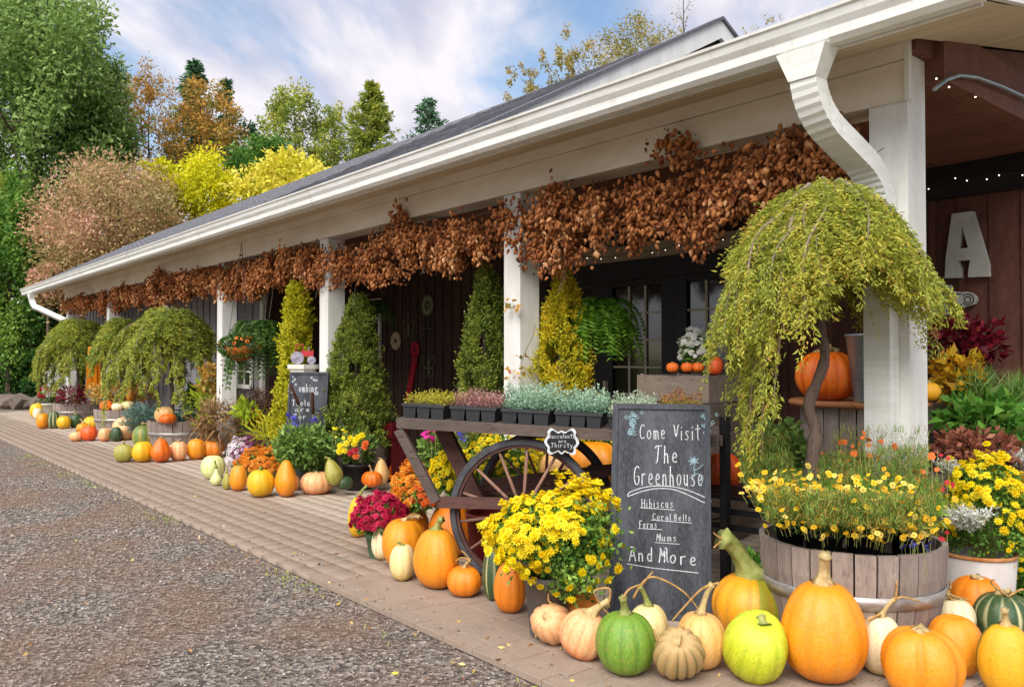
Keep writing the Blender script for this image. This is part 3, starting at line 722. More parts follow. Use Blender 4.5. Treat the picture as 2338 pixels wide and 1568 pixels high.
# unseen trees added behind the camera to reflect in the door glass
src = [o for o in C.objects if o.name.startswith(('broadleaf_tree', 'yellow_tree', 'hedge_tree')) and o.parent is None][:4]
for i in range(8):
    o = src[i % 4]; c_ = o.copy(); C.objects.link(c_); c_.location = (-34+i*7.5, -24-2*(i % 3), -.09)
    c_['label'] = '%s of eight unseen trees added behind the camera to reflect in the door glass' % ('first', 'second', 'third', 'fourth', 'fifth', 'sixth', 'seventh', 'eighth')[i]; c_['group'] = 'unseen trees added for reflections'
    for ch in o.children: d_ = ch.copy(); C.objects.link(d_); d_.parent = c_

# boulders of the low wall at the far left
M['rock'] = simple('boulder', '#7b7066', '#5a5048', 3, .9, .2, bump=.6, bscale=12)
def rock(rg, s):
    import bmesh
    bm = bmesh.new(); bmesh.ops.create_icosphere(bm, subdivisions=2, radius=1)
    off = rg.normal(size=3)
    for v in bm.verts:
        n_ = .8+.25*math.sin(v.co.x*2.3+off[0])*math.cos(v.co.y*2.9+off[1])+.12*math.sin(v.co.z*4+off[2])
        v.co = Vector((v.co.x*s[0], v.co.y*s[1], v.co.z*s[2]))*n_
    m = bpy.data.meshes.new('boulder'); bm.to_mesh(m); bm.free(); return m
rg = np.random.default_rng(50); w_ = ['pale flat', 'brown rounded', 'mossy squat', 'grey blocky', 'dark small', 'tan wide', 'grey round', 'brown low']
for i, xx in enumerate((2, 16, 31, 45, 57, 70, 82, 93)):
    p = on_z(xx, 938 if i % 2 else 933, -.05); s = .22+.13*rg.random()
    o = obj('boulder', rock(rg, (s*1.25, s, s*.95)), M['rock'], None, (p[0], p[1], s*.5-.05), (0, 0, rg.random()*6))
    tag(o, '%s boulder of the low stone edge, %s from the left edge of the photo' % (w_[i], ('first', 'second', 'third', 'fourth', 'fifth', 'sixth', 'seventh', 'eighth')[i]), 'boulder', 'boulders along the far end of the paving')

# ================================================================== hop garland
M['hop'] = leafmat('dried_hops', [(0, '#673a22'), (.35, '#a26036'), (.7, '#cb8850'), (1, '#e8b684')], .75, .15)
M['hopleaf'] = leafmat('dried_hop_leaf', [(0, '#4c3020'), (.6, '#805034'), (1, '#a97a54')], .8, .2)
hg = thing('hop_garland', 'long garland of dried brown hops hanging under the porch beam', 'garland', (-11, 4.35, 2.6))
HO = np.array([11, -4.35, -2.6])
rg = np.random.default_rng(60)
def hop_bottom(x): return 2.17+.07*np.sin(x*1.9)+.06*np.sin(x*4.7+1)+.05*np.sin(x*9.1+2)+np.clip((-x-8)/40, 0, .25)
nc = 700; cx = -20.3+18.15*rg.random(nc)**.8
cx = -2.25-18.0*rg.random(nc)**1.25
cb = hop_bottom(cx); ct = 2.57-.07*(1+np.sin(cx*3.1))*(cx > -9)
cz = cb+(ct-cb)*rg.random(nc)**.85
cy = 4.235+rg.normal(size=nc)*.085
ex = [(-6.55, 2.72, 4.13), (-6.5, 2.66, 4.12), (-6.62, 2.6, 4.14), (-3.28, 2.72, 4.12), (-3.2, 2.66, 4.13), (-3.38, 2.67, 4.1), (-3.25, 2.6, 4.14), (-13.6, 2.66, 4.12), (-13.75, 2.72, 4.12), (-13.7, 2.6, 4.12), (-13.5, 2.58, 4.12)]
cx = np.concatenate([cx, [e[0] for e in ex]]); cz = np.concatenate([cz, [e[1] for e in ex]]); cy = np.concatenate([cy, [e[2] for e in ex]]); nc = len(cx)
per = 34; ci = np.repeat(np.arange(nc), per); n = len(ci)
cs = np.where(cx[ci] < -9, 1.25, 1.0)
pos = np.stack([cx[ci], cy[ci], cz[ci]], 1)+rg.normal(size=(n, 3))*[.038, .036, .058]
down = unit(rg.normal(size=(n, 3))*.55+[0, -.15, -1]); X, Y, Z = frames(-down, rg)
hs = (.013+.008*rg.random(n))*cs
TV = [(0, 0, 1.1)]; 
for k, (z_, r_) in enumerate(((.55, .62), (-.15, .82), (-.8, .45))):
    for j in range(6): a = j*math.pi/3+(k % 2)*math.pi/6; TV.append((r_*.92*math.cos(a), r_*.92*math.sin(a), z_*1.25))
TV.append((0, 0, -1.9)); TFh = []
for j in range(6):
    k = (j+1) % 6; TFh += [(0, 1+j, 1+k), (1+j, 7+j, 1+k), (1+k, 7+j, 7+k), (7+j, 13+k, 7+k), (7+j, 13+j, 13+k), (13+j, 19, 13+k)]
tint = np.clip(.08+.5*rg.random(n)+.45*(rg.random(nc)**1.3)[ci], 0, 1)
near = np.argsort(-pos[:, 0])[:2600]; pick = rg.choice(near, 290, replace=False); rest = np.setdiff1d(np.arange(n), pick)
tag(obj('hop_cones', replicate('hop_cones', TV, TFh, pos[rest]+HO, X[rest], Y[rest], Z[rest], hs[rest], tint[rest], False), M['hop'], hg), kind='stuff')
hm = [replicate('hop_cone', TV, TFh, np.zeros((1, 3)), np.array([[1., 0, 0]]), np.array([[0, 1., 0]]), np.array([[0, 0, 1.]]), 1.0, t) for t in (.3, .5, .7, .9)]
for i in pick:
    m_ = Matrix((tuple(X[i]), tuple(Y[i]), tuple(Z[i]))).transposed().to_euler()
    obj('hop_cone', hm[i % 4], M['hop'], hg, pos[i]+HO, m_, [hs[i]]*3)
nl = 7000; li = rg.choice(nc, nl); P = np.stack([cx[li], cy[li], cz[li]], 1)+rg.normal(size=(nl, 3))*[.06, .05, .06]
tag(obj('dry_leaves', leaf_mesh('dry_leaves', P+HO, rg.normal(size=(nl, 3))+[0, 0, -.8], .036, .026, rg.random(nl), rg), M['hopleaf'], hg), kind='stuff')
mb = MB()
for k in range(26):
    xx = -2.3-18*(k/26)**1.15; a = [Vector((xx-.0+.9*t*(-1), 4.33+.06*math.sin(7*t+k), 2.5+.1*math.sin(5*t+k)-.25*t*(k % 3 == 0))) for t in np.linspace(0, 1, 8)]
    mb.tube([p+Vector(HO) for p in a], .006, 5)
for k in range(34):
    xx = -2.5-15*rg.random(); L = .15+.3*rg.random(); z0_ = float(hop_bottom(xx))+.15
    mb.tube([(xx+HO[0], 4.3+HO[1], z0_+HO[2]), (xx+.05+HO[0], 4.29+HO[1], z0_-.5*L+HO[2]), (xx+HO[0], 4.27+HO[1], z0_-L-.1+HO[2])], .003, 4)
mb.build('vine', M['twig'], hg)

# ================================================================== pumpkins and gourds
def pumpkin_mat(name, a, b, groove=None, stripe=None, bottom=None, top=None, mott=.5, rough=.42, mscale=5, gs=.8, ss=.9, warts=0, side=None):
    q = NB(name); co = q.coord()
    oi = q.math('MULTIPLY', q.rand(), 20.0); cb = q.new('ShaderNodeCombineXYZ')
    for i in range(3): q.link(oi, cb.inputs[i])
    va = q.new('ShaderNodeVectorMath', operation='ADD'); q.link(co, va.inputs[0]); q.link(cb.outputs[0], va.inputs[1]); co = va.outputs[0]
    st = q.mapping(co, (3, 3, .8))
    n1 = q.noise(st, mscale*1.6, 5, .65); n2 = q.noise(co, mscale*12, 4, .75)
    col = q.mix(q.math('MULTIPLY', q.ramp(n1, [(.38, 0.), (.66, 1.)]), mott), a, b)
    gr, zz_ = q.attr('groove'), q.attr('hgt')
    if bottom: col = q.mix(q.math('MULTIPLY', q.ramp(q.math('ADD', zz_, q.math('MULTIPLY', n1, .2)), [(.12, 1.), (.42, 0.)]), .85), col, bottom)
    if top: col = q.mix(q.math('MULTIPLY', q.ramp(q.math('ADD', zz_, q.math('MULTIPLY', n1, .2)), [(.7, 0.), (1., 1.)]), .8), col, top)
    if side:
        sx = q.new('ShaderNodeSeparateXYZ'); q.link(q.coord(), sx.inputs[0])
        col = q.mix(q.ramp(q.math('ADD', q.math('MULTIPLY', sx.outputs[0], 4.5), q.math('MULTIPLY', n1, .8)), [(.45, 0.), (.7, 1.)]), col, side)
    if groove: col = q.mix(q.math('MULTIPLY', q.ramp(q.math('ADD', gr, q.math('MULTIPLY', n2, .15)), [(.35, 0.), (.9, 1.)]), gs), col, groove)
    if stripe: col = q.mix(q.math('MULTIPLY', q.ramp(q.math('ADD', gr, q.math('MULTIPLY', n1, .25)), [(.18, 1.), (.32, 0.)]), ss), col, stripe)
    col = q.mix(q.ramp(q.noise(co, 55, 2), [(.68, 0.), (.72, .6)]), col, '#6a4a26')
    col = q.mix(q.ramp(q.noise(co, 9, 5, .7), [(.54, 0.), (.72, .42)]), col, '#b58a4c')
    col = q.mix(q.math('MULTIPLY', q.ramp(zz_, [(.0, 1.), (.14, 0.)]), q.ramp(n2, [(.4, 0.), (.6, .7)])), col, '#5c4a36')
    q.base(col, rough, .5); q.b.inputs['Coat Weight'].default_value = .08; q.b.inputs['Coat Roughness'].default_value = .3
    h = q.math('ADD', n2, q.math('MULTIPLY', q.noise(co, 14, 3), 1.5))
    if warts: h = q.math('ADD', h, q.math('MULTIPLY', q.ramp(q.voro(co, 42), [(.1, 1.), (.45, 0.)]), warts))
    q.bump(h, .42, .006); return q.m
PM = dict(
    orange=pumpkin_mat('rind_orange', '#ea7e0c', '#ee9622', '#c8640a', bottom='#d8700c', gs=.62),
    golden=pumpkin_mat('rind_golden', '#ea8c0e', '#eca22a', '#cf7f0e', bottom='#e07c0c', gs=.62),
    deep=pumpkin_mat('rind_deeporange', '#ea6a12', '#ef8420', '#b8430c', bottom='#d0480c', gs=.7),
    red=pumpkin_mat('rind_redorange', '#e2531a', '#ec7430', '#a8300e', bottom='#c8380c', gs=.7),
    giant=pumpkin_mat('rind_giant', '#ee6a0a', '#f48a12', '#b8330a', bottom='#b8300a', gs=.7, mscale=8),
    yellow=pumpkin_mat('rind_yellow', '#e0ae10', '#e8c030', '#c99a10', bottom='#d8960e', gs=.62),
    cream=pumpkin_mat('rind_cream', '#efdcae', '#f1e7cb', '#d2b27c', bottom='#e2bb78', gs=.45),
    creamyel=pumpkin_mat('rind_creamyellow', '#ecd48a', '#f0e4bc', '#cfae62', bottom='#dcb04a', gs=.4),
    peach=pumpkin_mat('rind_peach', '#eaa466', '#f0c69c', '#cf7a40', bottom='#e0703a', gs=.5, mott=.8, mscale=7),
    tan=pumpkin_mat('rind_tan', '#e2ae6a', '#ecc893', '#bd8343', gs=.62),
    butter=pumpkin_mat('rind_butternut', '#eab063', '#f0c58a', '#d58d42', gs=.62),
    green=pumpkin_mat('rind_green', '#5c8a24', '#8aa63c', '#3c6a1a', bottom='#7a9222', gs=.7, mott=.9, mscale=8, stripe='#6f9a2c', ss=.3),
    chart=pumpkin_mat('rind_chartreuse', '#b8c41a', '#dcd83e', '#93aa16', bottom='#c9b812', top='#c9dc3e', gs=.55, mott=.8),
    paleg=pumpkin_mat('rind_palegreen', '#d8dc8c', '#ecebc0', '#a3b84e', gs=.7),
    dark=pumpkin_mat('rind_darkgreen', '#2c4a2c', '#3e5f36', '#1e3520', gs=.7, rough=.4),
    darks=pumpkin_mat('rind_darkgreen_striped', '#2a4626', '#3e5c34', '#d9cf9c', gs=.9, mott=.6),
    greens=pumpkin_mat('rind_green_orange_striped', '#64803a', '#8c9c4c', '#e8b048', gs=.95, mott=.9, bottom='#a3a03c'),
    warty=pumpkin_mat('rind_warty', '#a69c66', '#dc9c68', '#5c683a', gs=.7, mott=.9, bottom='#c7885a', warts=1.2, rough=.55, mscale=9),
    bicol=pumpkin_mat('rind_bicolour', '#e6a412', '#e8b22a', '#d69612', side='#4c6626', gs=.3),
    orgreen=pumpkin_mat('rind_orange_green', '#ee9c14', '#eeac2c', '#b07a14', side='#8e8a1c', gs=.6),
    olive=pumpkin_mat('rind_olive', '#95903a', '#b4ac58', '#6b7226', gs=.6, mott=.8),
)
M['stemg'] = simple('stem_green', '#7c8a45', '#a3a260', 30, .7, .2, bump=.4, bscale=60)
M['stemt'] = simple('stem_tan', '#cdb784', '#a58c5c', 30, .8, .2, bump=.4, bscale=60)
M['vine'] = simple('dry_vine', '#c09a62', '#93703f', 30, .85, .1)
_pm = {}
def pumpkin_mesh(ribs, hr, depth, prof, dimple, seed, seg, rings):
    rg = np.random.default_rng(seed); ph = np.linspace(0, math.pi, rings+1); th = np.linspace(0, 2*math.pi, seg, endpoint=False)
    PH, TH = np.meshgrid(ph, th, indexing='ij')
    z = -np.cos(PH); r = np.abs(np.sin(PH))**(.82 if prof != 'tall' else .7)
    if prof == 'pear': r = r*(1-.42*np.clip((z+.1)/1.1, 0, 1)**.8)
    if prof == 'neck': r = r*(1-.62*np.clip((z+.25)/.8, 0, 1)**.7)
    if prof == 'tall': r = r*(1+.06*np.cos(2*z+.8))
    wv = 1+.05*np.sin(2*TH+seed)+.035*np.sin(3*TH+seed*2)
    ph0 = .35*np.sin(TH*2+seed)+.15*np.sin(TH*5+seed)
    g = np.abs(np.sin((ribs*TH+ph0)/2)); gro = 1-g**.55
    k = np.sin(PH)**.5
    r2 = r*wv*(1-depth*gro*k)
    zc = z*(1-.0*g)-dimple*np.exp(-(r/.30)**2)*(z > 0)+dimple*.6*np.exp(-(r/.35)**2)*(z < 0)-depth*.25*gro*(z > .2)*k
    X = r2*np.cos(TH)*.5; Y = r2*np.sin(TH)*.5; Z = zc*.5*hr+.0
    V = np.stack([X, Y, Z], -1).reshape(-1, 3); zmin = V[:, 2].min(); zmax = V[:, 2].max(); V[:, 2] = (V[:, 2]-zmin)*hr/(zmax-zmin)
    idx = np.arange((rings+1)*seg).reshape(rings+1, seg); nx = np.roll(idx, -1, 1)
    F = np.stack([idx[:-1], nx[:-1], nx[1:], idx[1:]], -1).reshape(-1, 4)
    dz_ = V[:seg*(rings+1), 2][-seg:].mean()
    m = fmesh('rind', V, F, True, {'groove': ('POINT', (gro*k).ravel()), 'hgt': ('POINT', V[:, 2]/hr)})
    return m, dz_
def curve_pts(a, b, c, n=7): return [a.lerp(b, t).lerp(b.lerp(c, t), t) for t in [i/n for i in range(n+1)]]
GP = {}
def pumpkin(label, bb, col, ribs=10, depth=.10, prof='round', dimple=.16, stem=None, z0=0.0, dep=None, tilt=None, seed=None, vine=None, group=None, cat='pumpkin', sc_y=1.0, name=None, hrv=None, face=None):
    """bb: left, top, right, bottom of the fruit in the picture, stem excluded"""
    x0, y0, x1, y1 = bb; cxp, cyp = (x0+x1)/2, (y0+y1)/2; w, h = x1-x0, y1-y0
    d = ray(cxp, cyp); el = math.atan2(-d[2], math.hypot(d[0], d[1]))
    a = h/w
    hr = hrv or math.sqrt(max(.16, a*a-math.sin(el)**2))/math.cos(el)
    if dep is None:
        # fruit centre lies hr*w/2 above what it stands on
        t = (CAMZ-z0)/(hr*w/2/FOC*1.0 + (-d[2])/FOC); dep = t
    W = px(w, dep); c = CAM+d*(dep/FOC)
    zb = c[2]-hr*W/2
    if dep and z0 == 0.0 and abs(zb) < .03: zb = 0.0
    seed = seed if seed is not None else int(cxp*7+cyp) % 997
    rg = np.random.default_rng(seed); big = w > 60
    m, dz_ = pumpkin_mesh(ribs, hr, depth, prof, dimple, seed, 66 if big else 40, 26 if big else 16)
    root = thing(name or ('gourd' if cat == 'gourd' else 'pumpkin'), label, cat, (c[0], c[1], zb), rg.random()*6.28, group or GP.get('g'))
    if face:
        rx_ = Vector([float(v) for v in rt]); fx_ = Vector((float(fw[0]), float(fw[1]), 0)).normalized()
        Rm = Matrix.Rotation(face[1], 3, fx_) @ Matrix.Rotation(face[0], 3, rx_) @ Matrix.Rotation(root.rotation_euler.z, 3, 'Z')
        root.rotation_euler = Rm.to_euler(); root.location = Vector([float(v) for v in c])-(Rm @ Vector((0, 0, hr*W/2)))
    if tilt:
        root.rotation_euler = (tilt[0], tilt[1], tilt[2] if len(tilt) > 2 else root.rotation_euler[2]); root.location.z = zb+.5*hr*W*(1-math.cos(max(abs(tilt[0]), abs(tilt[1]))))*.0
        # keep the centre where it is when tilted
        Rm = root.rotation_euler.to_matrix(); off = Rm @ Vector((0, 0, hr*W/2)); root.location = Vector([float(v) for v in c])-off
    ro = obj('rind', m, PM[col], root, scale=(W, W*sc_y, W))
    # stem: (tip x, tip y in the picture, thickness factor, material)
    zt = dz_*W-.01*W
    if stem is not False:
        sx, sy, th_, sm = stem if stem else (cxp+w*.08*(rg.random()*2-1), y0-h*.02, 1.0, 't' if rg.random() < .6 else 'g')
        inv = (Matrix.Translation(root.location) @ root.rotation_euler.to_matrix().to_4x4()).inverted()
        tip = inv @ Vector([float(v) for v in at(sx, sy, dep-.12*W)])
        base = Vector((0, 0, zt)); mid = base.lerp(tip, .45)+Vector((0, 0, (tip-base).length*.28))
        pts = curve_pts(base, mid, tip, 8); r0 = .062*W*th_ if prof != 'neck' else .05*W*th_
        r0 = min(r0, .022*th_+.004)
        mb = MB(); mb.tube(pts, [r0*2.1, r0*1.25, r0*.95, r0*.85, r0*.8, r0*.78, r0*.8, r0*.9, r0*1.1], 15, ridge=.17)
        obj('stem', mb.mesh('stem', True), M['stemg' if sm == 'g' else 'stemt'], root)
    if vine:
        inv = (Matrix.Translation(root.location) @ root.rotation_euler.to_matrix().to_4x4()).inverted()
        for vp in vine:
            vpts = [inv @ Vector([float(v) for v in at(p[0], p[1], dep+(p[2] if len(p) > 2 else -.12*W))]) for p in vp]
            fine = []
            for i in range(len(vpts)-1):
                p0, p1, p2, p3 = vpts[max(i-1, 0)], vpts[i], vpts[i+1], vpts[min(i+2, len(vpts)-1)]
                for k in range(5):
                    t = k/5; fine.append(.5*((2*p1)+(-p0+p2)*t+(2*p0-5*p1+4*p2-p3)*t*t+(-p0+3*p1-3*p2+p3)*t*t*t))
            fine.append(vpts[-1]); mb = MB(); mb.tube(fine, [.0065-.003*i/len(fine) for i in range(len(fine))], 5)
            obj('vine', mb.mesh('vine', True), M['vine'], root)
    return root

GP['g'] = 'pumpkins and squashes in front of the large chalkboard and planter'
pumpkin('tall golden upright pumpkin in front of the barrel planter, largest of the front row', (1784, 1333, 1974, 1544), 'golden', 10, .055, 'tall', .06, (1884, 1266, 1.15, 't'))
pumpkin('slender cream white pumpkin right of the tallest golden one', (1966, 1409, 2056, 1534), 'cream', 9, .05, 'tall', .06, (2043, 1368, 1.0, 't'), vine=[[(2043, 1368), (2060, 1362), (2100, 1372)], [(2010, 1400), (1985, 1412), (1966, 1420)], [(2043, 1368), (2046, 1350), (2046, 1325)]])
pumpkin('golden pumpkin with a deep split down its front, bottom right', (2014, 1436, 2188, 1592), 'golden', 5, .20, 'round', .12, (2098, 1446, .9, 't'), seed=5)
pumpkin('pale golden pumpkin tucked behind the split one on its right', (2118, 1408, 2238, 1536), 'golden', 9, .05, 'round', .12, False)
pumpkin('cream pumpkin covered in dried vine stems, in front of the white crock', (2130, 1366, 2222, 1452), 'cream', 8, .06, 'round', .1, (2160, 1355, 1.1, 't'), vine=[[(2160, 1355), (2120, 1352), (2098, 1356)], [(2160, 1355), (2190, 1390), (2222, 1450)], [(2160, 1352), (2140, 1375), (2085, 1405)], [(2162, 1352), (2170, 1340), (2166, 1325)], [(2152, 1350), (2148, 1325), (2150, 1306)], [(2160, 1355), (2185, 1362), (2215, 1370)]])
pumpkin('plain orange pumpkin resting against the foot of the white crock', (2171, 1318, 2290, 1428), 'orange', 9, .05, 'round', .14, (2222, 1318, 1.0, 't'))
pumpkin('dark green squash with cream stripes at the right edge', (2226, 1354, 2352, 1456), 'darks', 11, .06, 'round', .12, (2302, 1352, 1.2, 't'), vine=[[(2302, 1362), (2262, 1330), (2270, 1322)], [(2302, 1360), (2330, 1345), (2345, 1350)]])
pumpkin('yellow squash half blotched with green in the bottom right corner', (2242, 1428, 2350, 1580), 'bicol', 9, .03, 'tall', .05, (2293, 1392, 1.2, 't'), tilt=(0, 0, 2.3))
pumpkin('big orange pumpkin ribbed with green, its thick green stem curving up', (1626, 1311, 1803, 1450), 'orgreen', 11, .05, 'round', .12, (1648, 1228, 2.0, 'g'), vine=[[(1650, 1230), (1636, 1222), (1628, 1215)], [(1652, 1232), (1640, 1240), (1628, 1250)]], tilt=(0, 0, .7))
pumpkin('chartreuse yellow-green pumpkin left of the tallest golden one', (1649, 1401, 1800, 1548), 'chart', 12, .045, 'round', .14, (1736, 1408, 1.1, 'g'), face=(.42, .12))
pumpkin('light orange pumpkin with a long straight pale stem', (1542, 1401, 1656, 1520), 'butter', 10, .04, 'round', .12, (1626, 1332, 1.0, 't'), vine=[[(1626, 1332), (1600, 1345), (1570, 1375), (1533, 1417)], [(1626, 1334), (1640, 1330), (1636, 1340)]])
pumpkin('warty tan and green squash lying with its twisted stem forward', (1492, 1430, 1605, 1551), 'warty', 13, .14, 'round', .26, (1516, 1466, 1.4, 't'), face=(.75, -.15), vine=[[(1500, 1462), (1496, 1450), (1492, 1436)], [(1520, 1465), (1545, 1440), (1562, 1430)]])
pumpkin('round green pumpkin with paler green streaks in the front row', (1360, 1400, 1493, 1533), 'green', 10, .05, 'round', .1, (1422, 1364, 1.1, 'g'), vine=[[(1422, 1366), (1435, 1345), (1460, 1334)]])
pumpkin('cream yellow pumpkin right behind the round green one', (1433, 1382, 1528, 1482), 'creamyel', 9, .04, 'round', .1, (1459, 1338, 1.1, 'g'), vine=[[(1445, 1365), (1470, 1325), (1500, 1318), (1560, 1350), (1603, 1402)], [(1462, 1338), (1478, 1318), (1490, 1304)]])
pumpkin('peach pumpkin with pale streaks left of the round green one', (1278, 1396, 1387, 1498), 'peach', 11, .07, 'round', .14, (1390, 1374, 1.5, 't'), face=(.1, .3), vine=[[(1390, 1374), (1392, 1345), (1370, 1343), (1356, 1352), (1374, 1385), (1392, 1402)]])
pumpkin('small orange pumpkin lying on its side at the left end of the front row', (1213, 1377, 1306, 1468), 'peach', 11, .09, 'round', .2, (1229, 1420, 1.1, 't'), face=(.8, -.55), vine=[[(1229, 1420), (1226, 1440), (1222, 1455)], [(1262, 1380), (1252, 1370), (1252, 1354)]])
pumpkin('flat bright orange pumpkin under the drooping yellow flowers', (1257, 1350, 1368, 1432), 'orange', 7, .09, 'round', .22, (1310, 1358, .9, 't'))
GP['g'] = 'pumpkins and squashes around the old cart'
pumpkin('tall narrow orange pumpkin beside the gray flower pot', (1130, 1286, 1199, 1394), 'orange', 9, .05, 'tall', .06, False)
pumpkin('dark green squash with broad cream stripes standing by the cart wheel', (1100, 1247, 1152, 1366), 'darks', 8, .08, 'tall', .05, (1124, 1250, 1, 'g'))
pumpkin('small squat orange pumpkin at the foot of the cart wheel', (1018, 1293, 1101, 1358), 'orange', 9, .05, 'round', .16, (1074, 1278, .8, 't'), vine=[[(1074, 1280), (1055, 1272), (1040, 1280)], [(1074, 1280), (1060, 1262), (1052, 1256)]])
pumpkin('large golden pumpkin with a thick green stem left of the wheel', (946, 1209, 1048, 1338), 'golden', 9, .025, 'tall', .05, (1008, 1185, 1.3, 'g'))
pumpkin('round cream yellow pumpkin in front of the large golden one', (888, 1244, 950, 1322), 'creamyel', 9, .04, 'round', .1, (908, 1238, .8, 'g'))
pumpkin('large orange pumpkin with a long hooked stem behind the cream one', (868, 1186, 976, 1292), 'golden', 10, .05, 'round', .12, (958, 1180, .7, 't'), vine=[[(925, 1200), (930, 1180), (946, 1172), (965, 1182)]])
pumpkin('orange pumpkin half hidden behind the one with the hooked stem', (904, 1159, 978, 1245), 'orange', 10, .06, 'round', .12, (944, 1145, 1.1, 't'))
pumpkin('cream white pumpkin leaning behind the large orange ones', (846, 1201, 902, 1275), 'cream', 8, .04, 'round', .1, (890, 1193, .9, 't'))
pumpkin('big orange pumpkin right behind the left rim of the cart wheel', (979, 1150, 1086, 1265), 'orange', 9, .03, 'tall', .06, (990, 1196, .4, 't'))
pumpkin('yellow gourd with a curved green neck beside the crimson flowers', (794, 1136, 841, 1224), 'yellow', 7, .05, 'tall', .05, (838, 1109, 1.2, 'g'), cat='gourd')
pumpkin('small deep orange ribbed pumpkin in front of the tan butternut', (825, 1076, 872, 1111), 'deep', 10, .12, 'round', .2, (843, 1062, .8, 't'), dep=8.3)
pumpkin('tan butternut squash beside the small planter barrel', (852, 1048, 888, 1106), 'tan', 7, .03, 'pear', .05, (864, 1046, .8, 't'), dep=8.4)
pumpkin('orange pumpkin behind the orange flowers left of the cart', (885, 1056, 932, 1102), 'deep', 9, .05, 'round', .12, (902, 1044, .7, 't'))
pumpkin('orange pumpkin against the small barrel, above the green gourd', (883, 1010, 916, 1050), 'deep', 8, .05, 'tall', .1, False)
pumpkin('striped green and yellow gourd between two orange pumpkins by the barrel', (886, 1034, 920, 1066), 'darks', 8, .05, 'round', .1, False, cat='gourd')
pumpkin('large pale orange pumpkin seen through the far cart wheel on the left', (1228, 1030, 1322, 1120), 'butter', 10, .05, 'round', .1, False, dep=6.0, z0=1)
pumpkin('largest golden pumpkin seen through the far cart wheel on the right', (1296, 1010, 1420, 1118), 'golden', 10, .09, 'round', .12, False, dep=6.0, z0=1)
pumpkin('rough red-orange pumpkin behind the black bench by the chalkboard', (1600, 1035, 1693, 1118), 'red', 11, .1, 'round', .15, False, dep=5.3, z0=1)
GP['g'] = 'pumpkins and gourds at the middle flower bed'
pumpkin('pale yellow-green melon-like squash at the left end of the middle bed', (460, 1040, 512, 1093), 'paleg', 9, .06, 'round', .08, False)
pumpkin('small pale green bottle gourd left of the green and white one', (479, 1068, 508, 1108), 'paleg', 6, .03, 'neck', .02, (490, 1052, 1.4, 'g'), cat='gourd')
pumpkin('small green and white gourd with a curved neck', (507, 1078, 528, 1117), 'olive', 6, .03, 'pear', .02, (520, 1064, 1.2, 'g'), cat='gourd')
pumpkin('orange-yellow pumpkin left of the round yellow one', (524, 1062, 564, 1119), 'golden', 9, .04, 'tall', .08, (540, 1056, 1, 'g'))
pumpkin('round yellow pumpkin in front of the orange dome of flowers', (562, 1072, 627, 1133), 'yellow', 9, .035, 'round', .08, (595, 1068, .8, 'g'))
pumpkin('orange pear-shaped squash right of the round yellow pumpkin', (626, 1050, 681, 1133), 'golden', 8, .03, 'pear', .03, False, cat='squash')
pumpkin('small peach pumpkin behind the pear-shaped squash', (660, 1085, 688, 1118), 'peach', 9, .05, 'round', .1, False)
pumpkin('squat salmon orange pumpkin right of the pear-shaped squash', (686, 1077, 758, 1127), 'peach', 11, .06, 'round', .18, (722, 1080, .8, 't'))
pumpkin('orange pumpkin behind the squat salmon one', (682, 1060, 722, 1098), 'orange', 9, .06, 'round', .12, (728, 1072, 1.1, 't'))
pumpkin('green and yellow striped bottle gourd leaning on the zinnia pot', (738, 1047, 782, 1108), 'olive', 7, .05, 'pear', .02, (742, 1044, 1, 'g'), face=(0, -.3), cat='gourd', dep=8.05)
pumpkin('small dark green squash with a pale end near the zinnia pot', (768, 1087, 805, 1117), 'dark', 8, .03, 'round', .08, False, dep=8.1)
pumpkin('bright orange round pumpkin beside the green gourd flower', (571, 1052, 606, 1088), 'red', 9, .06, 'round', .1, False)
GP['g'] = 'pumpkins in front of the third barrel planter'
pumpkin('bright yellow pumpkin under the green striped one', (303, 1008, 349, 1054), 'yellow', 9, .06, 'tall', .1, False)
pumpkin('orange pumpkin tapering to a greenish top', (344, 1000, 391, 1055), 'deep', 10, .05, 'pear', .04, (366, 1000, .8, 't'))
pumpkin('peach pumpkin between the tapering orange one and the golden ones', (388, 1008, 428, 1051), 'peach', 10, .05, 'round', .14, (407, 1006, 1, 't'))
pumpkin('golden pumpkin in front of the third barrel', (426, 1002, 470, 1048), 'golden', 9, .05, 'round', .14, (447, 1008, .8, 't'))
pumpkin('two-lobed orange pumpkin at the right of the golden one', (460, 1004, 511, 1045), 'orange', 6, .16, 'round', .14, (485, 1012, .8, 't'))
pumpkin('red-orange pumpkin peeking out behind the two-lobed one', (500, 1004, 523, 1040), 'red', 8, .05, 'round', .1, False)
pumpkin('golden yellow pumpkin under the dried corn stalks', (469, 974, 517, 1018), 'golden', 9, .03, 'tall', .08, (491, 968, .8, 't'))
pumpkin('dark green striped squash right of the dried corn stalks', (519, 970, 562, 1016), 'darks', 9, .05, 'round', .08, (540, 966, 1.2, 't'))
pumpkin('green squash with orange stripes above the bright yellow one', (304, 970, 356, 1022), 'greens', 9, .06, 'round', .08, (326, 968, 1.5, 't'))
pumpkin('olive green pumpkin at the left end of this row', (261, 1014, 303, 1054), 'olive', 9, .05, 'round', .1, (281, 1008, 1, 't'))
pumpkin('tan netted melon lying in the third barrel', (354, 928, 397, 966), 'tan', 9, .04, 'round', .06, False, z0=.42)
pumpkin('small orange pumpkin in the third barrel beside the melon', (363, 944, 403, 967), 'deep', 8, .07, 'round', .12, False, z0=.42)
GP['g'] = 'pumpkins at the far end of the paving'
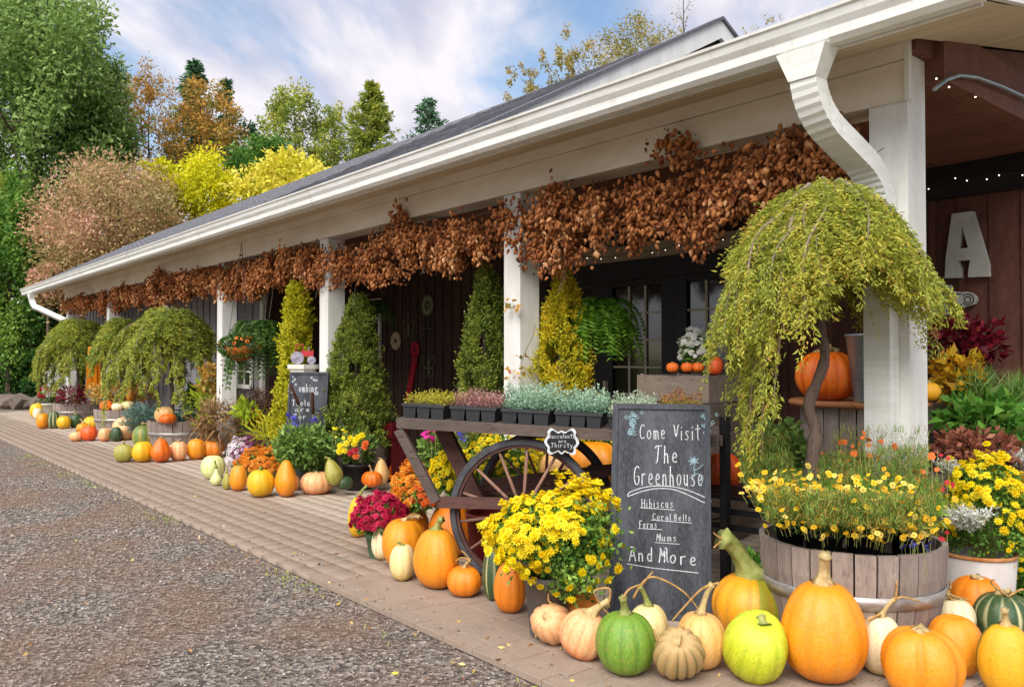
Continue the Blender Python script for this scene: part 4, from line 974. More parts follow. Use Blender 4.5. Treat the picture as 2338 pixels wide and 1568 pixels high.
for bb, col, lab, kw in [
    ((68, 921, 104, 954), 'yellow', 'yellow-orange ribbed pumpkin, the leftmost of all', {}),
    ((75, 932, 96, 957), 'cream', 'small cream pumpkin in front of the leftmost yellow-orange one', {}),
    ((100, 921, 127, 947), 'yellow', 'yellow ribbed pumpkin beneath the cream pot of red flowers', {}),
    ((83, 944, 113, 978), 'golden', 'smooth golden pumpkin left of the pale striped squash', {'depth': .03}),
    ((111, 939, 134, 978), 'darks', 'tall green and white striped squash at the far end', {'prof': 'tall'}),
    ((130, 950, 161, 978), 'yellow', 'deep yellow round pumpkin right of the tall striped squash', {}),
    ((159, 946, 186, 976), 'dark', 'dark green squash with an orange top near the first barrel', {'stem': (170, 938, 1.2, 't')}),
    ((190, 951, 230, 983), 'yellow', 'bumpy yellow squash in front of the first barrel', {'depth': .12}),
    ((175, 966, 205, 987), 'golden', 'small golden gourd on top of the flat red-orange pumpkin', {'stem': (183, 956, 1.2, 't')}),
    ((184, 973, 222, 1006), 'red', 'flat red-orange pumpkin at the front of the far group', {}),
    ((160, 985, 189, 1007), 'peach', 'pale peach pumpkin left of the flat red-orange one', {}),
    ((225, 977, 254, 1007), 'peach', 'small peach pumpkin left of the dark green squash', {}),
    ((252, 975, 278, 1007), 'dark', 'small dark green squash in front of the big salmon pumpkin', {'prof': 'tall'}),
    ((257, 953, 312, 1003), 'peach', 'big salmon pumpkin tilted with its top facing forward', {'dimple': .25, 'face': (1.0, .2)}),
]: pumpkin(lab, bb, col, **{**dict(stem=None, depth=.07, ribs=9), **kw})
pumpkin('bright orange pumpkin on the second barrel', (228, 915, 257, 938), 'deep', 9, .07, z0=.42)
pumpkin('cream pumpkin on the second barrel between two others', (255, 920, 280, 938), 'cream', 9, .05, z0=.42)
pumpkin('pale yellow pumpkin on the second barrel, rightmost there', (277, 916, 306, 937), 'creamyel', 9, .05, z0=.42)
pumpkin('orange pear-shaped gourd behind the second barrel', (289, 888, 306, 918), 'golden', 7, .04, 'pear', .02, False, dep=15.2, z0=1, cat='gourd')

# ================================================================== barrel planters
M['stave'] = woodmat('weathered_stave', '#a3958b', '#80726a', (1, 1, .18), 26, .85, .14, .6, '#43393a')
M['hoop'] = simple('hoop_steel', '#b9b6b2', '#8f857c', 9, .45, .5, .55, bump=.15, bscale=20, stretch=(1, 1, 3))
M['soil'] = simple('potting_soil', '#2a211b', '#191411', 30, .95, .1, bump=.8, bscale=60)
def barrel(label, x, dep, R, H, group, n=26, z=0.0, pos=None, light=1.0):
    c = pos if pos is not None else on_z(x, 818+FOC*CAMZ/dep, 0)
    root = thing('barrel_planter', label, 'barrel', (c[0], c[1], z), .3, group)
    def rad(t): return R*(.82+.18*math.sin(math.pi*.5*min(1, t*1.05)))
    zsq = [0, .25, .5, .75, 1]
    for i in range(n):
        mb = MB(); a0 = 2*math.pi*i/n+.004/R; a1 = 2*math.pi*(i+1)/n-.004/R; dr = (rnd.random()-.5)*.006; dz = (rnd.random()-.5)*.008
        v = []
        for t in zsq:
            r_ = rad(t)+dr
            for a, q in ((a0, 0), (a1, 0), (a1, -.026), (a0, -.026)): v.append(((r_+q)*math.cos(a), (r_+q)*math.sin(a), t*H+(dz if t == 1 else 0)))
        f = []
        for k in range(4):
            for j in range(4): jj = (j+1) % 4; f.append((4*k+j, 4*k+jj, 4*k+4+jj, 4*k+4+j))
        f += [(3, 2, 1, 0), (16, 17, 18, 19)]; mb.add(v, f); obj('stave', mb.mesh('stave'), M['stave'], root)
    for t0, t1 in ((.14, .24), (.52, .64)):
        mb = MB(); mb.lathe([(rad(t0)+.0035, t0*H), (rad(t0)+.006, t0*H), (rad(t1)+.006, t1*H), (rad(t1)+.0035, t1*H)], 48); mb.build('hoop', M['hoop'], root, True)
    mb = MB(); mb.lathe([(R-.03, H*.72), (R*.6, H*.74), (.001, H*.76)], 24); mb.build('soil', M['soil'], root)
    return root
BGp = 'half-barrel planters along the porch'
BAR = barrel('big weathered half-barrel planter with a pale steel hoop, bottom right', 1941, 3.93, .418, .50, BGp, 28)
BARP = np.array(BAR.location)
b1 = barrel('farthest half-barrel planter, left of the others', 177, 17.0, .46, .44, BGp, 20)
b2 = barrel('half-barrel planter topped with three small pumpkins', 277, 14.9, .46, .44, BGp, 20)
b3 = barrel('half-barrel planter holding the tan melon, left of the corn stalks', 412, 12.2, .46, .44, BGp, 22)
b4 = barrel('small barrel under the dark green cone evergreen', 813, 8.85, .33, .47, BGp, 22)
tb = barrel('barrel serving as the foot of the round porch table', 1962, 5.35, .36, 1.04, 'porch table', 22, z=0)

# ================================================================== weeping trees
M['weep'] = leafmat('weeping_foliage', [(0, '#5f7034'), (.3, '#89993e'), (.6, '#b4b84a'), (.85, '#d6cb54'), (1, '#d39c54')], trans=.4)
def weeping(label, base, trunk_pts, top, rad_fn, drop_fn, np_=30, nsec=9, leafn=7, leaf=.04, seed=1, group='weeping trees in barrels', tone=0., thick=.05, mixl=False, fill=0, fdrop=.6):
    rg = np.random.default_rng(seed); root = thing('weeping_tree', label, 'tree', base, 0, group); o = np.array(base, float)
    mb = MB(); tp = [Vector(tuple(np.array(p)-o)) for p in trunk_pts]
    fine = []
    for i in range(len(tp)-1):
        p0, p1, p2, p3 = tp[max(i-1, 0)], tp[i], tp[i+1], tp[min(i+2, len(tp)-1)]
        for k in range(4): t = k/4; fine.append(.5*((2*p1)+(-p0+p2)*t+(2*p0-5*p1+4*p2-p3)*t*t+(-p0+3*p1-3*p2+p3)*t*t*t))
    fine.append(tp[-1]); n = len(fine)
    mb.tube(fine, [thick*(1-.55*i/n)*(1+.12*math.sin(i*2.1)) for i in range(n)], 10)
    trunk = mb.build('trunk', M['bark'], root, True)
    tw = MB(); P, D, T = [], [], []; c = np.array(top)-o; start = np.array(tp[-1])
    for i in range(np_):
        a = 2*math.pi*(i+rg.random()*.8)/np_; d = np.array([math.cos(a), math.sin(a), 0]); side = np.array([-d[1], d[0], 0])
        Rr = rad_fn(a)*(.62+.5*rg.random()) if i % 3 else rad_fn(a)*(.3+.4*rg.random()); bt_ = .22*(rg.random()-.5); Dr = drop_fn(a)*(.75+.3*rg.random())
        if mixl and math.cos(a-imgL) > .35 and i % 3: Rr *= 1.18; Dr = .52+.15*rg.random()
        long_ = mixl and math.cos(a-imgL+.1) > .72 and i % 3 == 0
        if long_: Rr = rad_fn(a)*(.80+.2*rg.random())
        path = []; full = max(.05, rad_fn(a)); tz_ = c[2]-(.08+.55*(rg.random()**1.6))*full*.7; ph_ = rg.random()*6; Dr = 1.0+.3*rg.random() if long_ else Dr*min(1.1, Rr/full)**1.3
        for s in np.linspace(0, 1, 15):
            u_ = max(0, s-.1)/.9; r_ = Rr*(1-(1-u_)**1.7); hh = min(1, s/.16)
            z = start[2]+(tz_-start[2])*hh-Dr*((.50+.3*(i % 4)/3)*u_+(.5-.3*(i % 4)/3)*u_**2.6)+.05*full*math.sin(s*9+ph_)
            path.append(start*(1-hh)*[1, 1, 0]+c*[1, 1, 0]*hh+d*r_+side*(.10*Rr*math.sin(s*5+ph_))+[0, 0, z])
        tw.tube([tuple(p) for p in path], [.013*(1-s)+.0022 for s in np.linspace(0, 1, 15)], 5, False)
        path = np.array(path)
        for j in range(nsec):
            s = .22+.78*(j+rg.random())/nsec; k = min(13, int(s*14)); b = path[k]*(1-(s*14-k))+path[k+1]*(s*14-k)
            L = (.07+.13*rg.random())*(Rr/.6)**.5*(1.2 if s < .5 else 1); dd = unit((d*.7+side*(rg.random()*2.4-1.2)+np.array([0, 0, -.55-.9*s]))[None])[0]
            m_ = 9; ss = np.linspace(.05, 1, m_); q = b+dd*(L*ss)[:, None]; q[:, 2] -= L*.45*ss**2
            if j % 2 == 0: tw.tube([tuple(b), tuple(q[m_//2]), tuple(q[-1])], [.004, .0025, .001], 3, False)
            sw = unit(np.cross(dd, np.array([0, 0, 1.]))[None])[0]
            for kk in range(m_):
                for l_ in range(leafn):
                    sg = 1 if rg.random() < .5 else -1
                    P.append(q[kk]+rg.normal(size=3)*.010); D.append(dd*.7+sw*sg*.75+np.array([0, 0, -.35])+rg.normal(size=3)*.3)
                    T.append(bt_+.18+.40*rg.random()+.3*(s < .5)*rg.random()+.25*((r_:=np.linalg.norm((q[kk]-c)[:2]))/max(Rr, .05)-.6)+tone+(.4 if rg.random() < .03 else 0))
    P, D, T = np.array(P), np.array(D), np.array(T)
    if fill:
        # shaggy sprays through the heart of the crown
        R0 = np.mean([rad_fn(a) for a in np.linspace(0, 6.28, 12)]); ns = fill; a = rg.random(ns)*6.283; h = rg.random(ns)**.8; r_ = R0*(.25+.70*h**.6)*(.35+.6*rg.random(ns)**.5)
        b = np.stack([c[0]+r_*np.cos(a), c[1]+r_*np.sin(a), c[2]-.05-h*fdrop*(.75+.25*np.sin(a*3))], 1); d = unit(np.stack([np.cos(a), np.sin(a), -.35-.5*rg.random(ns)], 1)+rg.normal(size=(ns, 3))*.35)
        k = np.tile(np.arange(14), ns); i_ = np.repeat(np.arange(ns), 14); q = b[i_]+d[i_]*(k*.0085)[:, None]+rg.normal(size=(len(i_), 3))*.005; q[:, 2] -= .00035*k**2
        sd2 = unit(np.cross(d, [0, 0, 1.]))[i_]; P = np.vstack([P, q]); D = np.vstack([D, d[i_]*.7+sd2*np.where(k % 2, .8, -.8)[:, None]+rg.normal(size=(len(i_), 3))*.25]); T = np.concatenate([T, np.clip((.05+.55*rg.random(ns))[i_]+.02*k+tone, 0, 1)])
    tw.build('branches', M['twig'], root, True)
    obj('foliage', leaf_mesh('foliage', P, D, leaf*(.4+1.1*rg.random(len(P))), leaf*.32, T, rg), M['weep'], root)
    return root
imgL = math.atan2(-rt[1], -rt[0])              # heading that points to the left in the picture
def lobe(a, base, amp, c0=imgL, p=2): return base+amp*max(0, math.cos(a-c0))**p
tz = BARP
trk = [at(1850, 1150, 3.9), at(1851, 1085, 3.9), at(1862, 985, 3.91), at(1846, 925, 3.92), at(1880, 830, 3.94), at(1878, 770, 3.95), at(1858, 640, 3.96)]
trk[0][2] = .30
topw = at(1882, 400, 3.96)
weeping('large weeping evergreen with golden-green drooping sprays in the barrel by the corner post', tuple(trk[0]), trk, topw,
        lambda a: (.50-.09*max(0, math.cos(a-imgL))**3+.02*max(0, -math.cos(a-imgL)))*(1-.22*max(0, math.cos(a-math.atan2(-fw[1], -fw[0])))**2), lambda a: .50+.07*math.sin(3*a)+.06*max(0, -math.cos(a-imgL))+.95*max(0, math.cos(a-imgL+.25))**5, 104, 16, 9, .025, 71, thick=.038, tone=.10, mixl=True, fill=2600, fdrop=.60)
def far_weep(label, x, dep, ytop, ybot, half, seed, lean=0):
    g = at(x, 900, dep); base = np.array([g[0], g[1], .33]); t = at(x+lean, ytop, dep); R = px(half, dep); D = px(ybot-ytop, dep)
    tr = [base, base+[.02, 0, .4], base+[-.03, 0, .8], np.array([(t[0]+base[0])/2, (t[1]+base[1])/2, t[2]-.35])]
    weeping(label, tuple(base), tr, t, lambda a: R*(.95+.15*math.sin(2*a+seed)), lambda a: D*(.78+.2*math.sin(1.7*a+seed)), 62, 12, 8, .05, seed, thick=.04, tone=-.06, fill=1500, fdrop=D*.55)
far_weep('weeping tree in the farthest barrel, its long curtain hanging at the left', 178, 17, 722, 905, 92, 72)
far_weep('middle weeping tree rising behind the three small pumpkins', 277, 14.9, 720, 880, 62, 73)
far_weep('broad weeping tree above the tan melon, left of the second nearest white post', 392, 12.2, 694, 905, 112, 74, -5)

# ================================================================== evergreens in the porch
M['arb_d'] = leafmat('arborvitae_green', [(0, '#3f541e'), (.5, '#6c8030'), (1, '#a4ab42')], trans=.2)
M['arb_g'] = leafmat('arborvitae_gold', [(0, '#8a921e'), (.4, '#c0bb28'), (.75, '#e4d030'), (1, '#e8b82e')], trans=.3)
M['arb_y'] = leafmat('cypress_yellow', [(0, '#848f1e'), (.45, '#b9b822'), (1, '#dcd434')], trans=.3)
def cone_tree(label, base, H, R, mat, n, seed, leaf=.05, wob=.16, power=.8, z0=0., twist=0, group='cone evergreens in the porch', tone=0, waist=None):
    rg = np.random.default_rng(seed); root = thing('cone_evergreen', label, 'evergreen', base, 0, group)
    mb = MB(); mb.tube([(0, 0, 0), (0, 0, H*.9)], [R*.12+.008, .006], 6); mb.build('trunk', M['barkdark'], root)
    # vertical sprays on a lumpy cone
    ns = n//9; t = rg.random(ns)**1.25; a = rg.random(ns)*6.283
    prof = (1-t)**power*(1-np.exp(-t*14)*.35)
    if waist: prof *= 1+waist*np.sin(t*9+seed)
    lump = 1+wob*np.sin(a*5+t*17+seed)+wob*.8*np.sin(a*3-t*29)+wob*rg.normal(size=ns)*.55+(rg.random(ns) < .05)*.35
    r = R*prof*lump*(.72+.3*rg.random(ns)**.5)+.012
    aa = a+twist*t; cx_, cy_ = .04*R*np.sin(t*8), .04*R*np.cos(t*7)
    b = np.stack([r*np.cos(aa)+cx_, r*np.sin(aa)+cy_, z0+t*(H-z0)], 1)
    out = np.stack([np.cos(aa), np.sin(aa), np.zeros(ns)], 1); d = unit(out*.55+[0, 0, .95]+rg.normal(size=(ns, 3))*.28)
    side = unit(np.cross(d, out)+rg.normal(size=(ns, 3))*.4)
    k = np.tile(np.arange(9), ns); i = np.repeat(np.arange(ns), 9); L = leaf*1.3
    keep = (np.sin(a*4.3+t*23+seed*1.7)+np.sin(a*2.1-t*13+seed) > -1.45)[i]; b = b*1.; P = b[i]+d[i]*(L*(k/9.)*1.2*(.7+.7*rg.random(ns))[i])[:, None]+rg.normal(size=(len(i), 3))*.006
    D = d[i]*.8+side[i]*np.where(k % 2, .75, -.75)[:, None]+rg.normal(size=(len(i), 3))*.15
    T = .15+.35*rg.random(ns)[i]+.35*(k/9.)+.15*rg.random(len(i))+tone+.12*np.sin(a*5+t*17+seed)[i]
    P, D, T = P[keep], D[keep], T[keep]
    obj('foliage', leaf_mesh('foliage', P, D, leaf*(.55+.5*rg.random(len(P))), leaf*.38, T, rg), M[mat], root)
    return root
b4p = b4.location
cone_tree('dark green cone evergreen standing in the small barrel beside the small chalkboard', (b4p[0], b4p[1], .36), 1.64, .35, 'arb_d', 52000, 81, .034, .13, power=.58)
g = at(675, 990, 9.4); cone_tree('narrow bright yellow wavy evergreen behind the small chalkboard', (g[0], g[1], 0), 2.18, .19, 'arb_y', 24000, 82, .042, .2, .45, .3, waist=.22)
g = at(1106, 890, 7.3); cone_tree('slim green cone evergreen left of the white post behind the cart', (g[0], g[1], 0), 2.13, .26, 'arb_d', 34000, 83, .034, power=.55, tone=.0)
g = at(1280, 890, 6.6); cone_tree('golden yellow cone evergreen right of the white post behind the cart', (g[0], g[1], 0), 2.02, .39, 'arb_g', 42000, 84, .034, power=.72)

# ferns
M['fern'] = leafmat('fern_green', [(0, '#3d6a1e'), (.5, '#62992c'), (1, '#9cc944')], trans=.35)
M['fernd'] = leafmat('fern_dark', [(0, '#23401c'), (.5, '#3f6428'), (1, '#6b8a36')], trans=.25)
M['wire'] = simple('wire_dark', '#2a2a2a', None, rough=.5)
def fern(label, c, R, nf, mat, seed, droop=1.0, top=2.8, basket=True):
    rg = np.random.default_rng(seed); root = thing('hanging_fern', label, 'fern', c, 0, 'hanging ferns under the porch')
    if basket:
        mb = MB(); mb.lathe([(.04, -.14), (.10, -.10), (.13, 0), (.12, 0), (.02, -.02)], 14); mb.build('basket', M['soil'], root)
        mb = MB()
        for k in range(3): a = k*2.09; mb.tube([(.12*math.cos(a), .12*math.sin(a), 0), (0, 0, top-c[2]-.02)], .003, 4)
        mb.build('hanger', M['wire'], root)
    P, D, T = [], [], []
    for i in range(nf):
        a = rg.random()*6.283; L = R*(.75+.5*rg.random()); d = np.array([math.cos(a), math.sin(a), 0]); e = .2+.9*rg.random()
        s = np.linspace(0.05, 1, 26); q = d[None]*(L*np.sin(s*1.25)*.95)[:, None]; q[:, 2] = L*(e*s*.7-droop*1.15*s**2.2)
        tan = np.gradient(q, axis=0); tan = unit(tan); sd_ = unit(np.cross(tan, [0, 0, 1.])); w = .055*np.sin(np.pi*np.clip(s*.92+.08, 0, 1))**.6
        for sg in (1, -1):
            P.append(q); D.append(sd_*sg+tan*.35+[0, 0, -.15]); T.append((.2+.6*rg.random()+.2*s)*np.ones(26)-.1*(sg > 0)); 
    P = np.vstack(P); D = np.vstack(D); T = np.concatenate(T)
    obj('fronds', leaf_mesh('fronds', P, D, .062*R/.4, .020*R/.4, T, rg), M[mat], root); return root
fern('big light green fern hanging in front of the french doors', tuple(at(1350, 700, 6.9)), .40, 130, 'fern', 85, 1.0)
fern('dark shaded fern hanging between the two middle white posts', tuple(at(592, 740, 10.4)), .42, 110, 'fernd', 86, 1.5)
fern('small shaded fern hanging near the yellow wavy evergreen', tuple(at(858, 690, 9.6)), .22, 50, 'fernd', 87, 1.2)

# ================================================================== flowers
M['mumleaf'] = leafmat('mum_leaf', [(0, '#42682a'), (.5, '#6c9438'), (1, '#a4c058')], trans=.25)
def petal(name, stops): return leafmat(name, stops, .6, .25)
M['p_yel'] = petal('petal_yellow', [(0, '#e8c80a'), (.5, '#f6e010'), (1, '#fbee3a')])
M['p_cri'] = petal('petal_crimson', [(0, '#8e0f30'), (.5, '#c21a48'), (1, '#dd3a66')])
M['p_ora'] = petal('petal_orange', [(0, '#c86a14'), (.5, '#ea9420'), (1, '#f0b048')])
M['p_or2'] = petal('petal_redorange', [(0, '#c84a14'), (.5, '#e8702a'), (1, '#f09050')])
M['p_pur'] = petal('petal_purplewhite', [(0, '#8a4468'), (.45, '#b77a98'), (.6, '#e8dce2'), (1, '#f4f0f0')])
M['p_red'] = petal('petal_red', [(0, '#8e1424'), (.5, '#c2283a'), (1, '#d84a50')])
M['p_whi'] = petal('petal_white', [(0, '#d8d8cc'), (1, '#f4f4ee')])
M['p_mag'] = petal('petal_magenta', [(0, '#b8147c'), (1, '#e83aa4')])
M['p_blu'] = petal('petal_blue', [(0, '#3a3a98'), (1, '#5c58c8')])
M['p_core'] = petal('petal_coreopsis', [(0, '#d8a010'), (.6, '#ecc82c'), (1, '#f2dc70')])
M['eye'] = simple('flower_eye', '#b8700e', '#8a4a0a', 50, .8)
def blossom(rows=((1.0, 12, .1), (.8, 11, .5), (.55, 9, 1.0), (.3, 6, 1.5)), w=.40):
    V, F = [], []
    for r, n, e in rows:
        for k in range(n):
            a = 2*math.pi*(k+.3*len(V))/n; ca, sa_ = math.cos(a), math.sin(a); ww = w*r*math.pi/n*1.9
            b = len(V); V += [(0, 0, .1*e), (ca*r*.6-sa_*ww, sa_*r*.6+ca*ww, .30*e), (ca*r, sa_*r, .42*e-.12*(1-e)), (ca*r*.6+sa_*ww, sa_*r*.6-ca*ww, .30*e)]; F.append((b, b+1, b+2, b+3))
    return V, F
BL_V, BL_F = blossom(); BS_V, BS_F = blossom(((1.0, 8, .2),), .5)
def pot(parent, r0, r1, z0, z1, mat, name='pot', n=22):
    mb = MB(); t = .008
    mb.lathe([(r0*.98, z0), (r0, z0+.004), (r1, z1-.03), (r1+.008, z1-.03), (r1+.008, z1), (r1-t, z1), (r1-t-.004, z1-.05), (.001, z1-.045)], n); return obj(name, mb.mesh(name, True), M[mat] if isinstance(mat, str) else mat, parent)
M['potg'] = simple('pot_gray_plastic', '#6a6460', '#5c5754', 6, .55, .4, bump=.1, bscale=30)
M['potk'] = simple('pot_black_plastic', '#1b1b1d', '#222224', 10, .45, .5)
M['potgreen'] = simple('pot_green', '#5c7458', '#4c6448', 6, .6, .3)
M['potred'] = simple('pot_red', '#7c2018', '#641812', 6, .5, .4)
M['crock'] = simple('cream_crock', '#cdc8c2', '#b3aaa4', 4, .5, .4, bump=.1, bscale=12, stretch=(1, 1, .25))
M['rust'] = simple('rusted_rim', '#a8622a', '#c49466', 12, .8, .2)
M['potw'] = simple('white_pot', '#dcd8cc', '#c6c2b6', 8, .5, .4)
def mum(label, c, rx, rz, zc, pmat, nfl, fr, seed, pots=None, group='potted mums', individual=False, cover=1.0, nleaf=2500, leafs=.03, name='mum_plant', low=-.25, tintf=None, droopdir=None, extra=None, leafmat_='mumleaf', cat='mum', thin=0.0):
    """dome of blossoms: c ground point, rx radius, zc centre height, rz dome height above centre"""
    rg = np.random.default_rng(seed); root = thing(name, label, cat, (c[0], c[1], c[2] if len(c) > 2 else 0), 0, group)
    if pots: pot(root, *pots)
    cam_dir = unit(np.array([[-c[0], -c[1], 0.]]))[0]
    D = rand_dirs(nfl*6, rg); D = D[D[:, 2] > low]; D = D[(D@cam_dir > -.35) | (D[:, 2] > .5)]; D = D[:nfl]; D = D[(thin*(D@rt-.1) - (D[:, 2]-.15) < rg.random(len(D))*.6)]; nfl = len(D)
    lump = 1+.15*np.sin(D[:, 0]*6+seed)*np.cos(D[:, 1]*5+D[:, 2]*4)+.09*rg.normal(size=nfl)
    pos = D*np.array([rx, rx, rz])*lump[:, None]+[0, 0, zc]
    if extra is not None: ex_ = np.array(extra); pos = np.vstack([pos, ex_]); D = np.vstack([D, unit(ex_-[0, 0, zc])]); nfl = len(D)
    Z = unit(D*[1, 1, 1]/np.array([1, 1, max(.4, rz/rx)])+cam_dir*.25+rg.normal(size=(nfl, 3))*.22+[0, 0, .3]); X, Y, Z = frames(Z, rg)
    sz = fr*(.75+.5*rg.random(nfl)); tt = rg.random(nfl) if tintf is None else tintf(D, rg)
    TV, TF = (BL_V, BL_F) if fr > .011 else (BS_V, BS_F)
    if individual:
        ms = [replicate('blossom', TV, TF, np.zeros((1, 3)), np.array([[1., 0, 0]]), np.array([[0, 1., 0]]), np.array([[0, 0, 1.]]), 1.0, t) for t in (.15, .5, .85)]
        lim = min(nfl, 295)
        for i in range(lim):
            e = Matrix((tuple(X[i]), tuple(Y[i]), tuple(Z[i]))).transposed().to_euler()
            obj('blossom', ms[i % 3], M[pmat], root, pos[i], e, [sz[i]]*3)
        if nfl > lim: tag(obj('blossoms', replicate('blossoms', TV, TF, pos[lim:], X[lim:], Y[lim:], Z[lim:], sz[lim:], tt[lim:]), M[pmat], root), kind='stuff')
    else: tag(obj('blossoms', replicate('blossoms', TV, TF, pos, X, Y, Z, sz, tt), M[pmat], root), kind='stuff')
    nb_ = max(20, nfl//4); BDr = rand_dirs(nb_*3, rg); BDr = BDr[BDr[:, 2] > low-.2][:nb_]; bp_ = BDr*np.array([rx, rx, rz])*(.98+.1*rg.random((len(BDr), 1)))+[0, 0, zc]; X2, Y2, Z2 = frames(BDr, rg)
    OV = [(0, 0, 1), (.7, 0, 0), (0, .7, 0), (-.7, 0, 0), (0, -.7, 0), (0, 0, -1)]; OF = [(0, 1, 2), (0, 2, 3), (0, 3, 4), (0, 4, 1), (5, 2, 1), (5, 3, 2), (5, 4, 3), (5, 1, 4)]
    tag(obj('buds', replicate('buds', OV, OF, bp_, X2, Y2, Z2, fr*.28, .05), M[pmat], root), kind='stuff')
    # foliage inside and below, and stems
    LD = rand_dirs(nleaf, rg); LD[:, 2] = np.where(LD[:, 2] < -.55, -LD[:, 2]*.6, LD[:, 2])
    P = LD*np.array([rx, rx, rz])*(.45+.5*rg.random(nleaf)[:, None]**.6)+[0, 0, zc]
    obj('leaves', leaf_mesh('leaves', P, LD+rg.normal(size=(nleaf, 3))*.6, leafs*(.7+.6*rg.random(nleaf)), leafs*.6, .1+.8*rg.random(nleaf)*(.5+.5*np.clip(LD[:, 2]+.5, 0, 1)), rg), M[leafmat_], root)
    mb = MB()
    for k in range(26):
        a = rg.random()*6.283; e = rg.random()*.8; q = np.array([rx*e*math.cos(a), rx*e*math.sin(a), zc+rz*.3]); mb.tube([(q[0]*.15, q[1]*.15, max(.02, zc-rz*.8)), tuple(q*[.6, .6, 1]-[0, 0, rz*.3]), tuple(q)], .003, 4, False)
    mb.build('stems', M['stemg'], root); return root
def mumbox(label, bb, dep, pmat, nfl, fr, seed, z_base=0.0, **k):
    x0, y0, x1, y1 = bb; c = at((x0+x1)/2, (y0+y1)/2, dep); R = px((x1-x0)/2, dep); H = px(y1-y0, dep)
    low = c[2]-H/2; zc = low+H*.35-z_base
    return mum(label, (c[0], c[1], z_base), R, H*.62, zc, pmat, nfl, fr, seed, **k)
# the big yellow mum in its gray pot
c = at(1250, 1200, 4.02)
R_ = px(128, 4.02); zc_ = CAMZ-.0-(1216-818)/FOC*4.02
rg = np.random.default_rng(90); cd = unit(np.array([[-c[0], -c[1], 0.]]))[0]
exs = []
for xx, yy, dd, sd_, n_ in ((1330, 1110, 0, 12, 22), (1375, 1150, -.05, 20, 26), (1350, 1120, -.05, 18, 20), (1115, 1220, -.1, 14, 14), (1150, 1268, -.15, 20, 16), (1190, 1290, -.18, 14, 12), (1215, 1320, -.2, 18, 8), (1310, 1345, -.22, 30, 10), (1370, 1290, -.2, 20, 8), (1385, 1230, -.1, 16, 12), (1290, 1115, .05, 18, 18)):
    for _ in range(n_): exs.append(at(xx+rg.normal()*sd_, yy+rg.normal()*sd_*.9, 4.02+dd+rg.normal()*.03)-np.array([c[0], c[1], 0]))
ym = mum('big bright yellow mum in a gray pot between the cart wheel and the large chalkboard', (c[0], c[1], 0), R_*.96, px(80, 4.02), zc_, 'p_yel', 560, .025, 91, pots=(.085, .115, 0, .30, 'potg'), individual=True, nleaf=5200, leafs=.034, low=-.45, extra=exs, thin=1.3)
P = np.array([at(1310+rg.normal()*26, 1322+rg.normal()*22, 3.84+rg.normal()*.03) for _ in range(420)]+[at(1355+rg.normal()*28, 1235+rg.normal()*40, 3.95+rg.normal()*.05) for _ in range(900)]+[at(1270+rg.normal()*50, 1265+rg.normal()*28, 3.95+rg.normal()*.05) for _ in range(800)])-np.array([c[0], c[1], 0])
obj('leaves', leaf_mesh('leaves', P, rg.normal(size=P.shape)+[0, 0, .3], .032, .018, rg.random(len(P)), rg), M['mumleaf'], ym)
mumbox('crimson mum in a green pot beside the curved-neck yellow gourd', (808, 1130, 926, 1212), 5.6, 'p_cri', 330, .026, 92, pots=(.07, .095, 0, .17, 'potgreen'), individual=True, nleaf=1800)
mumbox('orange mum behind the crimson one, spilling toward the cart leg', (893, 1075, 990, 1165), 5.9, 'p_ora', 330, .026, 93, individual=True, nleaf=1800)
mumbox('darker orange mum against the diagonal cart leg', (915, 1050, 985, 1120), 6.3, 'p_ora', 260, .025, 94, nleaf=1200)
mumbox('small red-orange potted mum under the cart leg, lowest of the orange ones', (940, 1110, 1000, 1160), 5.65, 'p_or2', 60, .022, 95, nleaf=500)
mumbox('dome of golden orange mum behind the round yellow pumpkin', (549, 1022, 656, 1088), 9.2, 'p_ora', 520, .028, 96, nleaf=1500, leafs=.04)
mumbox('purple and white mum dome at the back of the middle bed', (524, 998, 625, 1066), 9.9, 'p_pur', 560, .028, 97, nleaf=1500, leafs=.04, tintf=lambda D, r_: np.clip(.22-.75*(D@rt)+.2*r_.normal(size=len(D)), 0, 1))
mumbox('red-orange mum behind the green squash near the dry ferns', (552, 938, 606, 978), 11.3, 'p_or2', 160, .026, 98, z_base=.0, nleaf=700, leafs=.05)
mumbox('red mum in a cream pot at the far left by the boulders', (92, 880, 134, 912), 18.5, 'p_red', 200, .04, 99, pots=(.10, .15, .0, .34, 'potw'), nleaf=600, leafs=.07)
mumbox('yellow mum under the cart between its front leg and wheel', (985, 1030, 1070, 1128), 5.7, 'p_yel', 110, .026, 100, nleaf=1500)
mumbox('taller yellow mum behind the cart wheel', (1062, 988, 1222, 1120), 6.1, 'p_yel', 190, .026, 101, nleaf=3200)
mumbox('yellow mum right behind the top of the far wheel', (1245, 978, 1300, 1020), 6.5, 'p_yel', 22, .022, 102, nleaf=400)
mumbox('small yellow mum under the cart beside the chalkboard edge', (1375, 985, 1425, 1030), 6.4, 'p_yel', 26, .022, 103, nleaf=900)
mumbox('wide bright yellow mum planted in the cream crock at the right edge', (2158, 1040, 2345, 1262), 4.5, 'p_yel', 380, .024, 104, individual=True, nleaf=4500, low=-.5, leafs=.03)
mumbox('dark green mum foliage with few yellow buds at the right edge', (2300, 1235, 2370, 1370), 4.7, 'p_yel', 18, .018, 105, nleaf=2600, leafs=.03, low=-.6)
mumbox('white mum standing on the porch crates beside the french doors', (1552, 752, 1622, 832), 6.15, 'p_whi', 120, .024, 106, z_base=1.24, nleaf=900)
